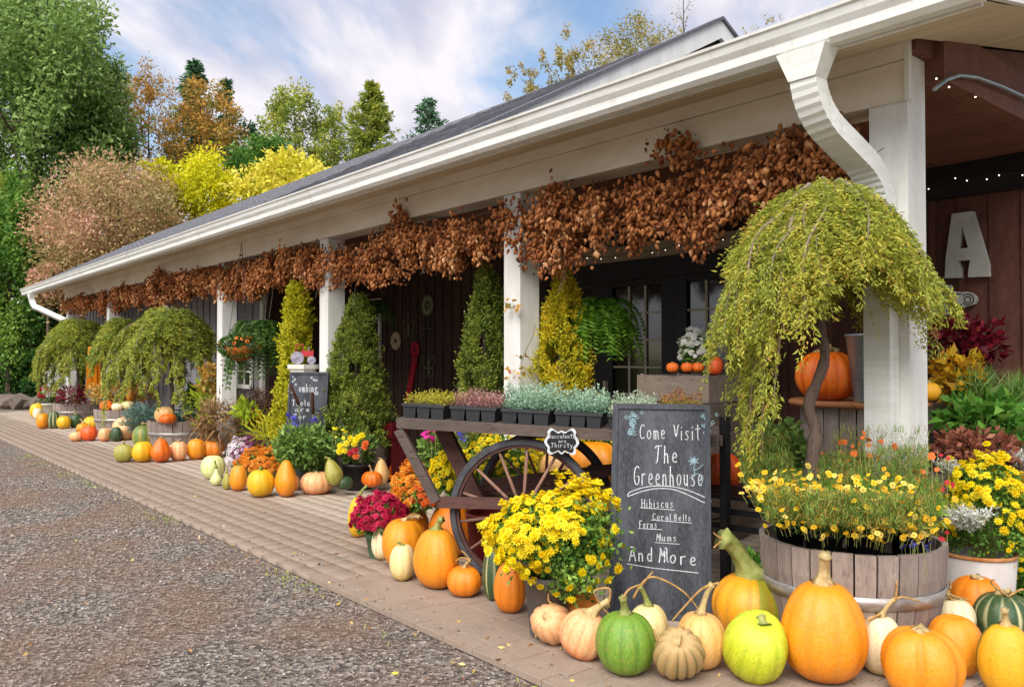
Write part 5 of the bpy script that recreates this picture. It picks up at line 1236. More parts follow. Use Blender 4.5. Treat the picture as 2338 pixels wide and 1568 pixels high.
# crock
g = at(2228, 1300, 4.5)
cr = thing('cream_crock', 'weathered cream metal crock with a rusted rim beside the barrel planter', 'crock', (g[0], g[1], 0))
zt = CAMZ-(1255-818)/FOC*4.5; r_ = px(82, 4.5)
mb = MB(); mb.lathe([(r_*.88, 0), (r_*.9, .01), (r_, zt-.02), (r_-.008, zt-.02), (r_-.01, zt-.05), (.001, zt-.05)], 36); obj('body', mb.mesh('body', True), M['crock'], cr)
mb = MB(); mb.lathe([(r_, zt-.02), (r_+.006, zt-.018), (r_+.006, zt), (r_-.008, zt), (r_-.008, zt-.02)], 36); obj('rim', mb.mesh('rim', True), M['rust'], cr)
# dusty miller
M['dusty'] = leafmat('silver_leaf', [(0, '#9aa096'), (.5, '#c2c6be'), (1, '#e0e2dc')], trans=.1)
def spray_plant(label, name, cat, c, n, R, H, mat, seed, leaf=.05, w=.02, upness=.8, group=None, m_=14, curl=.1, base_r=.2, tone=0, dens=1, stemm='stemg', nleafper=8, hang=0.0, two=None):
    """many stems from one base, each with leaves along it"""
    rg = np.random.default_rng(seed); root = thing(name, label, cat, c, 0, group); P, D, T = [], [], []; mb = MB()
    for i in range(n):
        a = rg.random()*6.283; e = rg.random()**.6; L = H*(.6+.5*rg.random()); d = np.array([math.cos(a)*e*R/H, math.sin(a)*e*R/H, upness])
        b = np.array([math.cos(a)*R*base_r*e, math.sin(a)*R*base_r*e, 0]); s = np.linspace(.15, 1, nleafper)
        q = b+d*(L*s)[:, None]; q[:, 2] -= hang*L*(s**2)*e
        mb.tube([tuple(b), tuple((b+q[-1])/2+[0, 0, .02*H]), tuple(q[-1])], [.003, .0022, .001], 3, False)
        sd_ = unit(rg.normal(size=(nleafper, 3))); P.append(q+rg.normal(size=q.shape)*.006); D.append(d*.6+sd_*.9+[0, 0, .2]); T.append(np.clip(.15+.5*rg.random()+.35*s+tone, 0, 1))
    P, D, T = np.vstack(P), np.vstack(D), np.concatenate(T); mb.build('stems', M[stemm], root)
    obj('leaves', leaf_mesh('leaves', P, D, leaf*(.7+.6*rg.random(len(P))), w, T, rg, curl=curl), M[mat], root); return root
spray_plant('silver dusty miller growing through the yellow flowers of the crock', 'dusty_miller', 'plant', tuple(at(2208, 1205, 4.22)), 100, .12, .17, 'dusty', 110, .035, .008, .55, nleafper=9)
spray_plant('small silver dusty miller behind the left edge of the crock flowers', 'dusty_miller', 'plant', tuple(at(2165, 1085, 4.6)), 40, .07, .10, 'dusty', 111, .03, .008, .7)
spray_plant('silver plant at the right edge above the yellow flowers', 'dusty_miller', 'plant', tuple(at(2325, 1060, 4.8)), 40, .07, .10, 'dusty', 112, .03, .008, .7)

# inside the big barrel: black pots, coreopsis, tall asparagus-green foliage
bp = np.array(BAR.location)
for i, (xx, lab) in enumerate(((1795, 'leftmost'), (1880, 'second from the left'), (1975, 'third from the left'), (2075, 'rightmost'))):
    dd = (3.98, 3.80, 3.78, 3.90)[i]; p = at(xx+(18 if i == 0 else 0), 1240, dd)
    t = thing('nursery_pot', 'black nursery pot of yellow flowers in the big barrel, %s' % lab, 'pot', (p[0], p[1], .36), 0, 'black nursery pots in the big barrel')
    pot(t, .068, .085, 0, .20, 'potk')
    rg = np.random.default_rng(120+i); n = 520; LD = rand_dirs(n, rg); P = LD*[.15, .15, .11]*(.4+.6*rg.random((n, 1)))+[0, 0, .27]
    obj('leaves', leaf_mesh('leaves', P, LD+rg.normal(size=(n, 3))*.4+[0, 0, .4], .05, .011, rg.random(n), rg), M['mumleaf'], t)
    P = LD*[.14, .14, .10]*(.5+.6*rg.random((n, 1)))+[0, 0, .28]
    obj('stems', leaf_mesh('stems', P, LD*.5+rg.normal(size=(n, 3))*.2+[0, 0, .9], .09, .004, .4+.6*rg.random(n), rg), M['fern'], t)
rg = np.random.default_rng(125)
co = thing('coreopsis', 'loose yellow coreopsis flowers filling the front of the big barrel', 'flowers', tuple(bp+[0, 0, .4]))
pts, dirs = [], []
for xx, yy, sx, sy, n_ in ((1790, 1125, 42, 24, 90), (1870, 1145, 48, 30, 105), (1960, 1160, 52, 34, 105), (2060, 1165, 42, 34, 80), (2110, 1190, 25, 25, 30), (1735, 1110, 20, 15, 22), (1950, 1095, 60, 14, 28), (2020, 1215, 40, 14, 24), (1840, 1190, 40, 15, 20)):
    for _ in range(n_): pts.append(at(xx+rg.normal()*sx, yy+rg.normal()*sy, 3.60+rg.normal()*.05+(1165-yy)*.002)-bp-[0, 0, .4])
pts = np.array(pts); n = len(pts); tc_ = unit(-(pts+bp)+[0, 0, 1.35]); X, Y, Z = frames(tc_*.6+rg.normal(size=(n, 3))*.45+[0, 0, .5], rg)
cm = [replicate('blossom', BS_V, BS_F, np.zeros((1, 3)), np.array([[1., 0, 0]]), np.array([[0, 1., 0]]), np.array([[0, 0, 1.]]), 1.0, t) for t in (.2, .6, .95)]
for i in range(n): obj('blossom', cm[i % 3], M['p_core'], co, pts[i], Matrix((tuple(X[i]), tuple(Y[i]), tuple(Z[i]))).transposed().to_euler(), [.0115+.006*rg.random()]*3)
mb = MB()
for p in pts: mb.tube([tuple(p*[.95, .95, 1]-[0, 0, .05]), tuple(p-[0, 0, .003])], .0015, 3, False)
tag(mb.build('stems', M['stemg'], co), kind='stuff')
TVe = [(.25*math.cos(a), .25*math.sin(a), .2) for a in [k*1.05 for k in range(6)]]; tag(obj('flower_eyes', replicate('flower_eyes', TVe, [(0, 1, 2, 3, 4, 5)], pts, X, Y, Z, .013, .5), M['eye'], co), kind='stuff')
M['wisp'] = leafmat('wispy_green', [(0, '#4c6e34'), (.4, '#769a42'), (.7, '#a0b050'), (.88, '#b09048'), (1, '#a0603a')], trans=.3)
def wisps(label, pts_, mat, n, seed, L=.10, w=.004, name='wispy_foliage'):
    rg = np.random.default_rng(seed); P = []
    for xx, yy, sx, sy, dd, wt in pts_:
        for _ in range(int(n*wt)): P.append(at(xx+(rg.random()*2-1)*sx, yy+(rg.random()*2-1)*sy, dd+rg.normal()*.08))
    P = np.array(P); c0 = P.mean(0); c0[2] = .42; root = thing(name, label, 'plant', tuple(c0)); m = len(P)
    obj('stems', leaf_mesh('stems', P-c0, rg.normal(size=(m, 3))*.3+[0, 0, 1], L, w, rg.random(m), rg), M[mat], root)
    obj('leaves', leaf_mesh('leaves', P-c0, rg.normal(size=(m, 3))+[0, 0, .5], L*.35, w*1.6, rg.random(m), rg), M[mat], root); return root
wisps('feathery green foliage around the weeping trunk in the big barrel', [(1750, 1075, 60, 30, 4.05, .45), (1770, 1030, 35, 40, 4.1, .14), (1930, 1075, 65, 35, 4.1, .55), (2060, 1070, 60, 45, 4.05, .55), (2010, 1020, 110, 40, 4.15, .22), (1990, 1100, 130, 40, 3.95, .7), (1850, 1120, 130, 35, 3.9, .6), (2100, 1150, 45, 50, 3.85, .4), (1960, 1170, 150, 35, 3.82, .8), (1800, 1155, 50, 35, 3.66, .6), (1900, 1165, 60, 38, 3.58, .8), (2010, 1172, 60, 36, 3.57, .8), (2095, 1175, 35, 40, 3.64, .5)], 'wisp', 2300, 130, .042, .0032)
rg = np.random.default_rng(131)
TVs = BS_V
def scatter_flowers(label, pts_, mat, size, seed, name='small_flowers', cat='flowers', tv=(None, None)):
    rg = np.random.default_rng(seed); P = np.array([at(xx+rg.normal()*sx, yy+rg.normal()*sy, dd+rg.normal()*.05) for xx, yy, sx, sy, dd, n_ in pts_ for _ in range(n_)]); c0 = P.mean(0)
    X, Y, Z = frames(unit(CAM-P)*.6+rg.normal(size=P.shape)*.5+[0, 0, .4], rg); root = thing(name, label, cat, tuple(c0))
    m = replicate('blossom', BS_V, BS_F, np.zeros((1, 3)), np.array([[1., 0, 0]]), np.array([[0, 1., 0]]), np.array([[0, 0, 1.]]), 1.0, .6)
    for i in range(len(P)): obj('blossom', m, M[mat], root, P[i]-c0, Matrix((tuple(X[i]), tuple(Y[i]), tuple(Z[i]))).transposed().to_euler(), [size*(.7+.6*rg.random())]*3)
    mb = MB()
    for p in P: mb.tube([tuple(p-c0+[rg.normal()*.01, rg.normal()*.01, -.16]), tuple(p-c0)], .0014, 3, False)
    mb.build('stems', M['stemg'], root); return root
scatter_flowers('few orange gaillardia blooms above the feathery foliage', [(1955, 1010, 22, 12, 4.05, 9), (1900, 1050, 60, 20, 4.0, 7), (2040, 1030, 40, 14, 4.0, 7), (2110, 1100, 25, 25, 3.9, 9)], 'p_or2', .016, 132)
scatter_flowers('deep red snapdragon blooms between the barrel and the crock', [(2150, 1100, 10, 40, 4.1, 10), (2150, 1235, 8, 8, 3.9, 7)], 'p_red', .016, 133)
scatter_flowers('tiny blue lobelia flowers at the right rim of the big barrel', [(2095, 1245, 18, 6, 3.62, 14)], 'p_blu', .009, 134)

# ================================================================== chalk writing: strokes
GL = {
 'C': ['.9,.85 .6,1 .25,.85 .1,.5 .2,.15 .5,0 .85,.12'], 'o': ['.5,.6 .2,.5 .12,.25 .3,.02 .6,.05 .78,.3 .7,.52 .5,.6'],
 'm': ['.05,.55 .12,0', '.1,.4 .3,.6 .42,.5 .42,0', '.42,.42 .62,.6 .8,.5 .85,0'], 'e': ['.15,.3 .75,.35 .6,.6 .3,.58 .12,.3 .3,.03 .75,.08'],
 'V': ['0,.95 .1,1 .45,0 .8,.95 1,1'], 'i': ['.4,.58 .4,.02 .6,0', '.4,.8 .42,.84'], 's': ['.75,.55 .4,.6 .2,.45 .6,.28 .7,.12 .4,0 .12,.06'],
 't': ['.45,1 .42,.1 .7,0', '.05,.72 .9,.76'], 'T': ['0,.88 .15,1 1,1', '.5,1 .35,.1 .15,0'], 'h': ['.2,1 .15,0', '.16,.35 .4,.6 .62,.5 .68,0'],
 'G': ['.9,.88 .6,1 .2,.85 .05,.45 .2,.08 .6,0 .85,.15 .88,.45 .55,.45'], 'r': ['.2,.58 .2,0', '.2,.4 .45,.6 .75,.56'], 'n': ['.15,.58 .15,0', '.15,.4 .4,.6 .62,.5 .66,0'],
 'u': ['.15,.58 .15,.15 .4,0 .65,.2', '.65,.58 .68,0'], 'H': ['.1,1 .1,0', '.1,.5 .85,.55', '.85,1 .85,0'], 'b': ['.2,1 .2,0', '.2,.35 .5,.6 .78,.4 .7,.08 .35,0 .2,.12'],
 'c': ['.75,.52 .45,.6 .15,.4 .2,.08 .5,0 .78,.1'], 'a': ['.7,.52 .4,.6 .12,.35 .25,.03 .55,.05 .7,.4', '.7,.58 .72,.05 .85,0'], 'l': ['.4,1 .38,.1 .55,0'],
 'B': ['.15,0 .15,1 .6,.95 .7,.7 .2,.52 .75,.4 .75,.1 .15,0'], 'F': ['.15,1 .12,0', '.05,1 .85,1', '.14,.55 .6,.55'], 'f': ['.8,.95 .5,1 .4,.7 .4,0', '.1,.55 .75,.55'],
 'M': ['.0,0 .2,.95 .1,1', '.2,.95 .45,.3 .7,1 .65,0', '.7,1 .95,1 .95,.2 1.1,0'], 'A': ['0,0 .45,1 .9,0', '.15,.38 .75,.38', '.2,1 .6,1'], 'd': ['.72,1 .7,0', '.7,.4 .4,.6 .12,.35 .25,.02 .55,.04 .7,.2'],
 'S': ['.85,.88 .5,1 .2,.8 .5,.55 .8,.25 .5,0 .1,.1'], 'y': ['.15,.58 .4,.1', '.7,.58 .3,-.4 .05,-.3'], 'g': ['.7,.52 .4,.6 .15,.35 .3,.03 .65,.15', '.7,.58 .65,-.3 .2,-.35'], 'p': ['.2,.58 .15,-.4', '.2,.4 .5,.6 .75,.4 .6,.05 .2,.05']}
def ribbon(mb, pts, w, nrm):
    pts = [np.asarray(p, float) for p in pts]
    for a, b in zip(pts[:-1], pts[1:]):
        d = b-a; L = np.linalg.norm(d)
        if L < 1e-6: continue
        s_ = np.cross(nrm, d/L)*w*.5; e = d/L*w*.3
        mb.add([a-s_-e, b-s_+e, b+s_+e, a+s_-e], [(0, 1, 2, 3)])
class Board:
    def __init__(s, p, n, c, w=.0045): s.p, s.n, s.c, s.w = np.asarray(p), np.asarray(n), np.asarray(c), w; s.mb = MB()
    def pt(s, x, y): q = on_plane(x, y, s.p, s.n); return q-s.c+s.n*.0012
    def line(s, pts, w=None): ribbon(s.mb, [s.pt(*p) for p in pts], w or s.w, s.n)
    def text(s, txt, x0, x1, yb, yt, slope=0, w=None, gap=.25):
        k = sum(.55 if ch == ' ' else (.5 if ch in 'il' else 1)+gap for ch in txt)-gap; u = (x1-x0)/k; x = x0
        for ch in txt:
            if ch == ' ': x += .55*u; continue
            cw = u*(.5 if ch in 'il' else 1)
            for st in GL[ch]:
                P = [tuple(map(float, q.split(','))) for q in st.split()]
                # round the strokes
                if len(P) > 2:
                    Q = [P[0]]
                    for a, b in zip(P[:-1], P[1:]): Q += [(.75*a[0]+.25*b[0], .75*a[1]+.25*b[1]), (.25*a[0]+.75*b[0], .25*a[1]+.75*b[1])]
                    P = Q+[P[-1]]
                s.line([(x+px_*cw, yb+(x-x0)*slope-(yb-yt)*py_) for px_, py_ in P], w)
            x += cw+gap*u
def smooth(P, n=6):
    out = []
    for i in range(len(P)-1):
        p0, p1, p2, p3 = [np.array(P[j], float) for j in (max(i-1, 0), i, i+1, min(i+2, len(P)-1))]
        for k in range(n): t = k/n; out.append(tuple(.5*((2*p1)+(-p0+p2)*t+(2*p0-5*p1+4*p2-p3)*t*t+(-p0+3*p1-3*p2+p3)*t**3)))
    return out+[P[-1]]
def slate_mat():
    q = NB('slate_board'); co = q.mapping(q.coord('World'), (1, 1, .12)); n1 = q.noise(co, 150, 4, .8); n2 = q.noise(co, 12, 4)
    col = q.mix(q.ramp(n1, [(.42, 0.), (.68, 1.)]), '#1e2024', '#4a4d55'); col = q.mix(q.ramp(n2, [(.42, 0.), (.75, .5)]), col, '#666a72')
    q.base(col, .6, .3); q.bump(n1, .2, .002); return q.m
M['slate'] = slate_mat(); M['slatef'] = simple('slate_frame', '#2c2e34', '#44474e', 60, .6, .3, stretch=(1, 1, .15), bump=.2, bscale=80)
M['chalk'] = simple('chalk', '#eceeee', '#8f949a', 260, .9, .1, world_=True); M['chalkb'] = simple('chalk_blue', '#a6c4cc', '#86a8b4', 90, .9, .1)
M['rawwood'] = woodmat('raw_wood', '#8d5f42', '#6e4832', (1, 1, .3), 10, .8)
def a_board(label, TL, TR, BL, BR, dbl, dbr, dt, fr=.03, group='chalkboard signs'):
    """easel board: picture corners, depth of the two feet"""
    pl, pr = at(BL[0], BL[1], dbl), at(BR[0], BR[1], dbr); u = unit((pr-pl)[None])[0]*[1, 1, 0]; u = unit(u[None])[0]
    W = np.linalg.norm(pr-pl); tl = at(TL[0], TL[1], dt)
    # board plane through the foot line and the top-left corner
    v = tl-pl; v = v-u*np.dot(v, u); H = np.linalg.norm(v); v /= H; n = np.cross(u, v); 
    if n@(pl-CAM) > 0: n = -n
    c = pl; root = thing('chalkboard', label, 'chalkboard', tuple(c), 0, group)
    def P(a, b, d): return tuple(u*a+v*b-n*d)
    def slab(a0, a1, b0, b1, d0, d1, name, mat):
        mb = MB(); mb.add([P(a0, b0, d0), P(a1, b0, d0), P(a1, b1, d0), P(a0, b1, d0), P(a0, b0, d1), P(a1, b0, d1), P(a1, b1, d1), P(a0, b1, d1)],
                          [(0, 1, 2, 3), (7, 6, 5, 4), (0, 4, 5, 1), (1, 5, 6, 2), (2, 6, 7, 3), (3, 7, 4, 0)])
        return obj(name, mb.mesh(name), M[mat], root)
    b0 = -pl[2]/max(.5, v[2])
    slab(fr, W-fr, b0+.02, H-fr, 0.004, .014, 'slate', 'slate')
    slab(0, fr, b0, H, -.006, .018, 'frame_rail', 'slatef'); slab(W-fr, W, b0, H, -.006, .018, 'frame_rail', 'slatef')
    slab(fr+.0005, W-fr-.0005, H-fr, H, -.0055, .018, 'frame_rail', 'slatef'); slab(fr+.0005, W-fr-.0005, b0, b0+fr, -.0055, .018, 'frame_rail', 'slatef')
    # back panel of the easel, hinged at the top
    back = unit((v*-1+np.array([0, 0, 0]))[None])[0]
    topc = u*W/2+v*(H-.02)-n*.03; hb = np.array([-n[0], -n[1], 0]); hb = unit(hb[None])[0]
    foot = topc+hb*.38; foot[2] = -c[2]
    for a in (-W*.42, W*.42):
        mb = MB(); mb.bar(tuple(topc+u*a), tuple(foot+u*a), .03, .022); obj('back_leg', mb.mesh('back_leg'), M['rawwood'], root)
    for t in (.35, .85):
        q = topc*(1-t)+foot*t; mb = MB(); mb.bar(tuple(q-u*W*.40), tuple(q+u*W*.40), .03, .015); obj('cross_rail', mb.mesh('cross_rail'), M['rawwood'], root)
    return root, Board(pl-n*.004, n, c), u, v, n
ab, B, u_, v_, n_ = a_board('large chalkboard easel lettered Come Visit The Greenhouse', (1427, 921), (1647.5, 927.5), (1389, 1387), (1624, 1403), 4.32, 4.20, 4.56)
def S_(x, y): return (1363.3+x*.3105, 882.5+y*.3105)
def T_(txt, x0, x1, yb, yt, slope=0, w=None, gap=.25):
    (a, b), (c_, d_) = S_(x0, yb), S_(x1, yt); B.text(txt, a, c_, b, d_, slope, w, gap)
T_('Come', 310, 505, 385, 275); T_('Visit', 560, 760, 392, 280); T_('The', 425, 595, 560, 435, w=.0055)
T_('Greenhouse', 268, 780, 722, 580, .02, w=.005, gap=.18)
B.line([S_(*p) for p in smooth([(235, 775), (330, 742), (440, 728), (560, 735), (680, 765), (825, 830), (826, 852)])])
B.line([S_(*p) for p in smooth([(225, 806), (330, 768), (440, 748), (560, 755), (680, 800), (780, 848), (826, 852)])]); B.line([S_(235, 775), S_(222, 795), S_(225, 806)])
T_('Hibiscus', 325, 560, 888, 825, .0, w=.0036); B.line([S_(315, 888), S_(570, 905)], .003)
T_('Coral Bells', 405, 690, 975, 930, .04, w=.0036); B.line([S_(395, 978), S_(695, 1001)], .003)
T_('Ferns', 308, 440, 1038, 985, .0, w=.0036); B.line([S_(302, 1040), S_(475, 1049)], .003)
T_('Mums', 435, 585, 1132, 1080, .02, w=.0036); B.line([S_(425, 1143), S_(606, 1156)], .003)
T_('And', 235, 412, 1278, 1178, .03, w=.006); T_('More', 455, 735, 1288, 1185, .12, w=.006); B.line([S_(218, 1300), S_(400, 1330), S_(740, 1367)], .0036)
tag(obj('chalk_lettering', B.mb.mesh('chalk_lettering'), M['chalk'], ab), kind='stuff')
B2 = Board(B.p, B.n, B.c, .003); rg = np.random.default_rng(140)
for cx_, cy_, sx, sy in ((275, 210, 40, 22), (262, 262, 26, 30), (255, 330, 18, 22), (800, 225, 48, 24), (815, 265, 36, 20), (818, 330, 24, 26)):
    for k in range(9):
        x0, y0 = cx_+rg.normal()*sx*.55, cy_+rg.normal()*sy*.55; r_ = 7+6*rg.random()
        B2.line([S_(x0+r_*math.cos(t), y0+r_*math.sin(t)) for t in np.linspace(0, 5.2, 8)])
for k in range(14): a = k*.449; r_ = 26+14*(k % 2); B2.line([S_(708+4*math.cos(a), 545+4*math.sin(a)), S_(708+r_*math.cos(a), 545+r_*.9*math.sin(a))])
for l_ in ([(708, 585), (716, 640), (700, 670), (680, 672)], [(708, 615), (745, 600), (778, 570)], [(690, 655), (740, 640), (775, 660), (770, 700), (745, 722)]): B2.line([S_(*p) for p in smooth(l_)])
obj('chalk_flowers', B2.mb.mesh('chalk_flowers'), M['chalkb'], ab)
# small board
ab2, B, *_ = a_board('small chalkboard left of the dark green cone evergreen', (650, 849), (738, 850), (648, 1062), (738, 1066), 8.65, 8.55, 8.80, .025)
B.w = .006
def U_(x, y): return ((1050+x/5.225)/1.6431, (1350+y/5.225)/1.643)
def T2(txt, x0, x1, yb, yt, sl=0): (a, b), (c_, d_) = U_(x0, yb), U_(x1, yt); B.text(txt, a, c_, b, d_, sl, .008)
T2('ombine', 370, 740, 625, 470); T2('Toola', 240, 590, 895, 780); T2('are', 290, 590, 1010, 920); T2('For', 270, 520, 1150, 1060); T2('m', 650, 760, 1150, 1090)
for cx_, cy_ in ((240, 330), (290, 380), (250, 420), (310, 480), (185, 510), (175, 600), (235, 630), (185, 660), (190, 735), (620, 350), (665, 390), (710, 400), (700, 560), (735, 650), (690, 650), (715, 670)):
    B.line([U_(cx_+12*math.cos(t), cy_+12*math.sin(t)) for t in np.linspace(0, 6.28, 7)], .012)
tag(obj('chalk_lettering', B.mb.mesh('chalk_lettering'), M['chalk'], ab2), kind='stuff')

# ================================================================== old cart
M['cartw'] = woodmat('cart_wood', '#6a5d55', '#4f443e', (.25, 1, 1), 12, .85, .12, .6, '#2a1f1b')
M['cartr'] = woodmat('cart_wood_red', '#5f423b', '#46302b', (.25, 1, 1), 12, .8, .12, .5, '#2a1714')
M['tyre'] = simple('iron_tyre', '#3c3c40', '#55555a', 12, .65, .4, .2, bump=.3, bscale=60)
M['spoke'] = woodmat('spoke_wood', '#94705f', '#7c5c4e', (1, 1, .3), 12, .8, .1, .4)
M['iron'] = simple('black_iron', '#161517', '#232224', 10, .55, .5, .4)
TH = .66; cu = np.array([math.cos(TH), math.sin(TH), 0]); cn = np.array([-math.sin(TH), math.cos(TH), 0])   # along the cart / to its far side
wc = np.array([-3.66, 3.155, 0.441]); front = wc-cn*.03
cart = thing('display_cart', 'old wooden cart with iron-rimmed spoked wheels carrying trays of seedlings', 'cart', (wc[0], wc[1], 0), TH)
CI = (Matrix.Translation(cart.location) @ Matrix.Rotation(TH, 4, 'Z')).inverted()
def loc(p): return tuple(CI @ Vector([float(v) for v in p]))
def onc(x, y, back=0.0): return on_plane(x, y, wc+cn*back, cn)
# top slab: front beam plus planks
pa, pb_ = onc(909, 965, -.06), onc(1640, 1008, -.06); A_, B_ = Vector(loc(pa)), Vector(loc(pb_)); th_ = .058
d_ = (B_-A_).normalized(); depth_c = .78
mb = MB(); mb.bar(tuple(A_), tuple(B_), .05, th_); mb.build('front_rail', M['cartw'], cart)
mb = MB(); mb.bar(tuple(A_+Vector((0, depth_c, 0))), tuple(B_+Vector((0, depth_c, 0))), .05, th_); mb.build('back_rail', M['cartw'], cart)
n_p = 7; L_ = (B_-A_).length
for k in range(n_p):
    y0 = .028+k*(depth_c-.05)/n_p; mb = MB(); a = A_+Vector((0, y0+.05, .012)); b = B_+Vector((0, y0+.05, .012)); mb.bar(tuple(a), tuple(b), .098, .03); mb.build('plank', M['cartw'], cart)
for q in (A_, B_):
    mb = MB(); mb.bar(tuple(q+Vector((0, .027, -.0))), tuple(q+Vector((0, depth_c-.027, 0))), .045, th_-.004); mb.build('end_rail', M['cartw'], cart)
# sloping legs and lower frame
def cbar(p, q, w, h, name, mat, y=0.0): mb = MB(); P_, Q_ = Vector(loc(p)), Vector(loc(q)); mb.bar(tuple(P_), tuple(Q_), w, h); return mb.build(name, M[mat], cart)
for bk, nm in ((-.06, 'front'), (.66, 'back')):
    o3 = cn*bk
    cbar(onc(918, 978, 0)+o3, onc(1003, 1140, 0)+o3, .035, .058, 'brace', 'cartw')
    cbar(onc(1004, 1143, 0)+o3*.7, onc(1420, 1150, 0)+o3*.7, .05, .062, 'lower_rail', 'cartr')
cbar(onc(1010, 978, .2), onc(1090, 1140, .2), .06, .09, 'brace', 'cartr')
cbar(onc(1105, 1108, .45), onc(1560, 1052, .45), .05, .07, 'lower_rail', 'cartr')
for s_ in (1035, 1270, 1400):
    p = onc(s_, 1146, -.02); cbar(p, p+cn*.5, .05, .045, 'cross_rail', 'cartr')
def wheel(center, nm_spokes=14, R=.441, seed=0):
    w = bpy.data.objects.new('wheel', None); C.objects.link(w); w.parent = cart; w.location = loc(center); w.empty_display_size = .1
    def ring(r0, r1, hw, mat, name, rr=.004, n=64):
        mb = MB(); mb.lathe([(r0, -hw), (r1-rr, -hw), (r1, -hw+rr), (r1, hw-rr), (r1-rr, hw), (r0, hw), (r0, -hw)], n)
        mb.v = [(x, z, y) for x, y, z in mb.v]; return obj(name, mb.mesh(name, False), M[mat], w)
    ring(R-.036, R, .026, 'tyre', 'tyre', .008); ring(R-.056, R-.0365, .018, 'cartr', 'felloe'); 
    for k in range(nm_spokes):
        a = 2*math.pi*(k+.35)/nm_spokes; ca, sa_ = math.cos(a), math.sin(a)
        mb = MB(); mb.tube([(ca*.05, 0, sa_*.05), (ca*.15, 0, sa_*.15), (ca*(R-.05), 0, sa_*(R-.05))], [.011, .0105, .0085], 7); obj('spoke', mb.mesh('spoke', True), M['spoke'], w)
    mb = MB(); mb.lathe([(.001, -.09), (.028, -.09), (.034, -.05), (.052, -.04), (.055, 0), (.052, .04), (.034, .05), (.028, .09), (.001, .09)], 20); mb.v = [(x, z, y) for x, y, z in mb.v]
    obj('hub', mb.mesh('hub', True), M['tyre'], w); return w
wheel(wc); wheel(wc+cn*.62+cu*.02)
cbar(wc, wc+cn*.62, .035, .035, 'axle', 'iron')
# trays of seedlings on the cart
M['tray'] = simple('seed_tray_plastic', '#26282b', '#303236', 8, .5, .5)
def plantlets(c_root, n, w, d, h, mat, seed, leaf=.016, tall=.0):
    rg = np.random.default_rng(seed); P = np.stack([(rg.random(n)-.5)*w, (rg.random(n)-.5)*d, h*rg.random(n)**.8*(1+.35*np.sin(rg.random(n)*9))], 1)
    P[:, 2] *= 1+.4*np.sin(P[:, 0]*25+seed)*np.cos(P[:, 1]*18); P[:, 2] += .080
    D = rg.normal(size=(n, 3))*.8+[0, 0, .7]
    obj('seedlings', leaf_mesh('seedlings', P, D, leaf*(.7+.6*rg.random(n)), leaf*.5, np.clip(.2+.5*rg.random(n)+4*(P[:, 2]-.095), 0, 1), rg), M[mat], c_root)
M['sd1'] = leafmat('sedum_lime_rust', [(0, '#8a6a30'), (.4, '#a89a34'), (.75, '#c0c040'), (1, '#c8683a')]); M['sd2'] = leafmat('sedum_green_rust', [(0, '#7a5a34'), (.5, '#7c8a38'), (1, '#b86a44')])
M['sd3'] = leafmat('sedum_mauve', [(0, '#6a4440'), (.5, '#a87670'), (1, '#cda098')]); M['sd4'] = leafmat('sedum_gray_green', [(0, '#5a7c60'), (.5, '#8caf92'), (1, '#b8d4b8')]); M['sd5'] = leafmat('sedum_silver', [(0, '#7a9470'), (.5, '#a9bfa0'), (1, '#cfdcc4')])
def tray(label, x0, x1, y, mat, seed, h=.07, leaf=.016, n=1900, back=.06, nback=2):
    a, b = Vector(loc(onc(x0, y, back-.06))), Vector(loc(onc(x1, y, back-.06))); mid = (a+b)/2; W = (b-a).length; Dp = .56
    zt_ = A_.z+(B_.z-A_.z)*((mid.x-A_.x)/(B_.x-A_.x))+.028
    wp = cart.matrix_basis @ Vector((mid.x, a.y+Dp/2, zt_)); wp = (Matrix.Translation(cart.location) @ Matrix.Rotation(TH, 4, 'Z')) @ Vector((mid.x, a.y+Dp/2, zt_))
    tl_ = math.atan2(B_.z-A_.z, B_.x-A_.x)
    r_ = thing('seedling_tray', label, 'tray', tuple(wp), TH, 'trays of seedlings on the cart'); r_.rotation_euler = (0, -tl_, TH)
    nc_ = 3
    mb = MB(); mb.box(-W/2, W/2, -Dp/2, Dp/2, .076, .082); mb.box(-W/2-.004, W/2+.004, -Dp/2-.004, -Dp/2, .070, .088); mb.build('rim', M['tray'], r_)
    for i in range(nc_):
        for j in range(5):
            cw = W/nc_; cd_ = Dp/5; x_ = -W/2+cw*(i+.5); y_ = -Dp/2+cd_*(j+.5); mb = MB(); t0, t1 = .40, .47
            mb.add([(x_+cw*t0*sx, y_+cd_*t0*sy, .0) for sx, sy in ((-1, -1), (1, -1), (1, 1), (-1, 1))]+[(x_+cw*t1*sx, y_+cd_*t1*sy, .075) for sx, sy in ((-1, -1), (1, -1), (1, 1), (-1, 1))],
                   [(3, 2, 1, 0), (4, 5, 6, 7), (0, 1, 5, 4), (1, 2, 6, 5), (2, 3, 7, 6), (3, 0, 4, 7)]); mb.build('cell', M['tray'], r_)
    plantlets(r_, n, W*1.02, Dp, h, mat, seed, leaf); return r_
tray('tray of lime and rust seedlings, leftmost on the cart', 917, 1012, 955, 'sd1', 151, .045)
tray('tray of mauve brown seedlings, second on the cart', 1026, 1130, 957, 'sd3', 152, .06)
tray('tray of tall gray-green seedlings spilling over its edge, third on the cart', 1143, 1252, 962, 'sd4', 153, .10, .02, 2600)
tray('tray of blue-green seedlings, fourth on the cart', 1265, 1372, 968, 'sd4', 154, .085, .019, 2600)
tray('tray of silvery seedlings just left of the large chalkboard top', 1387, 1490, 972, 'sd5', 155, .075, .017, 2200)
tray('tray of pale seedlings peeking over the large chalkboard', 1502, 1600, 978, 'sd2', 156, .09, .017, 2000)
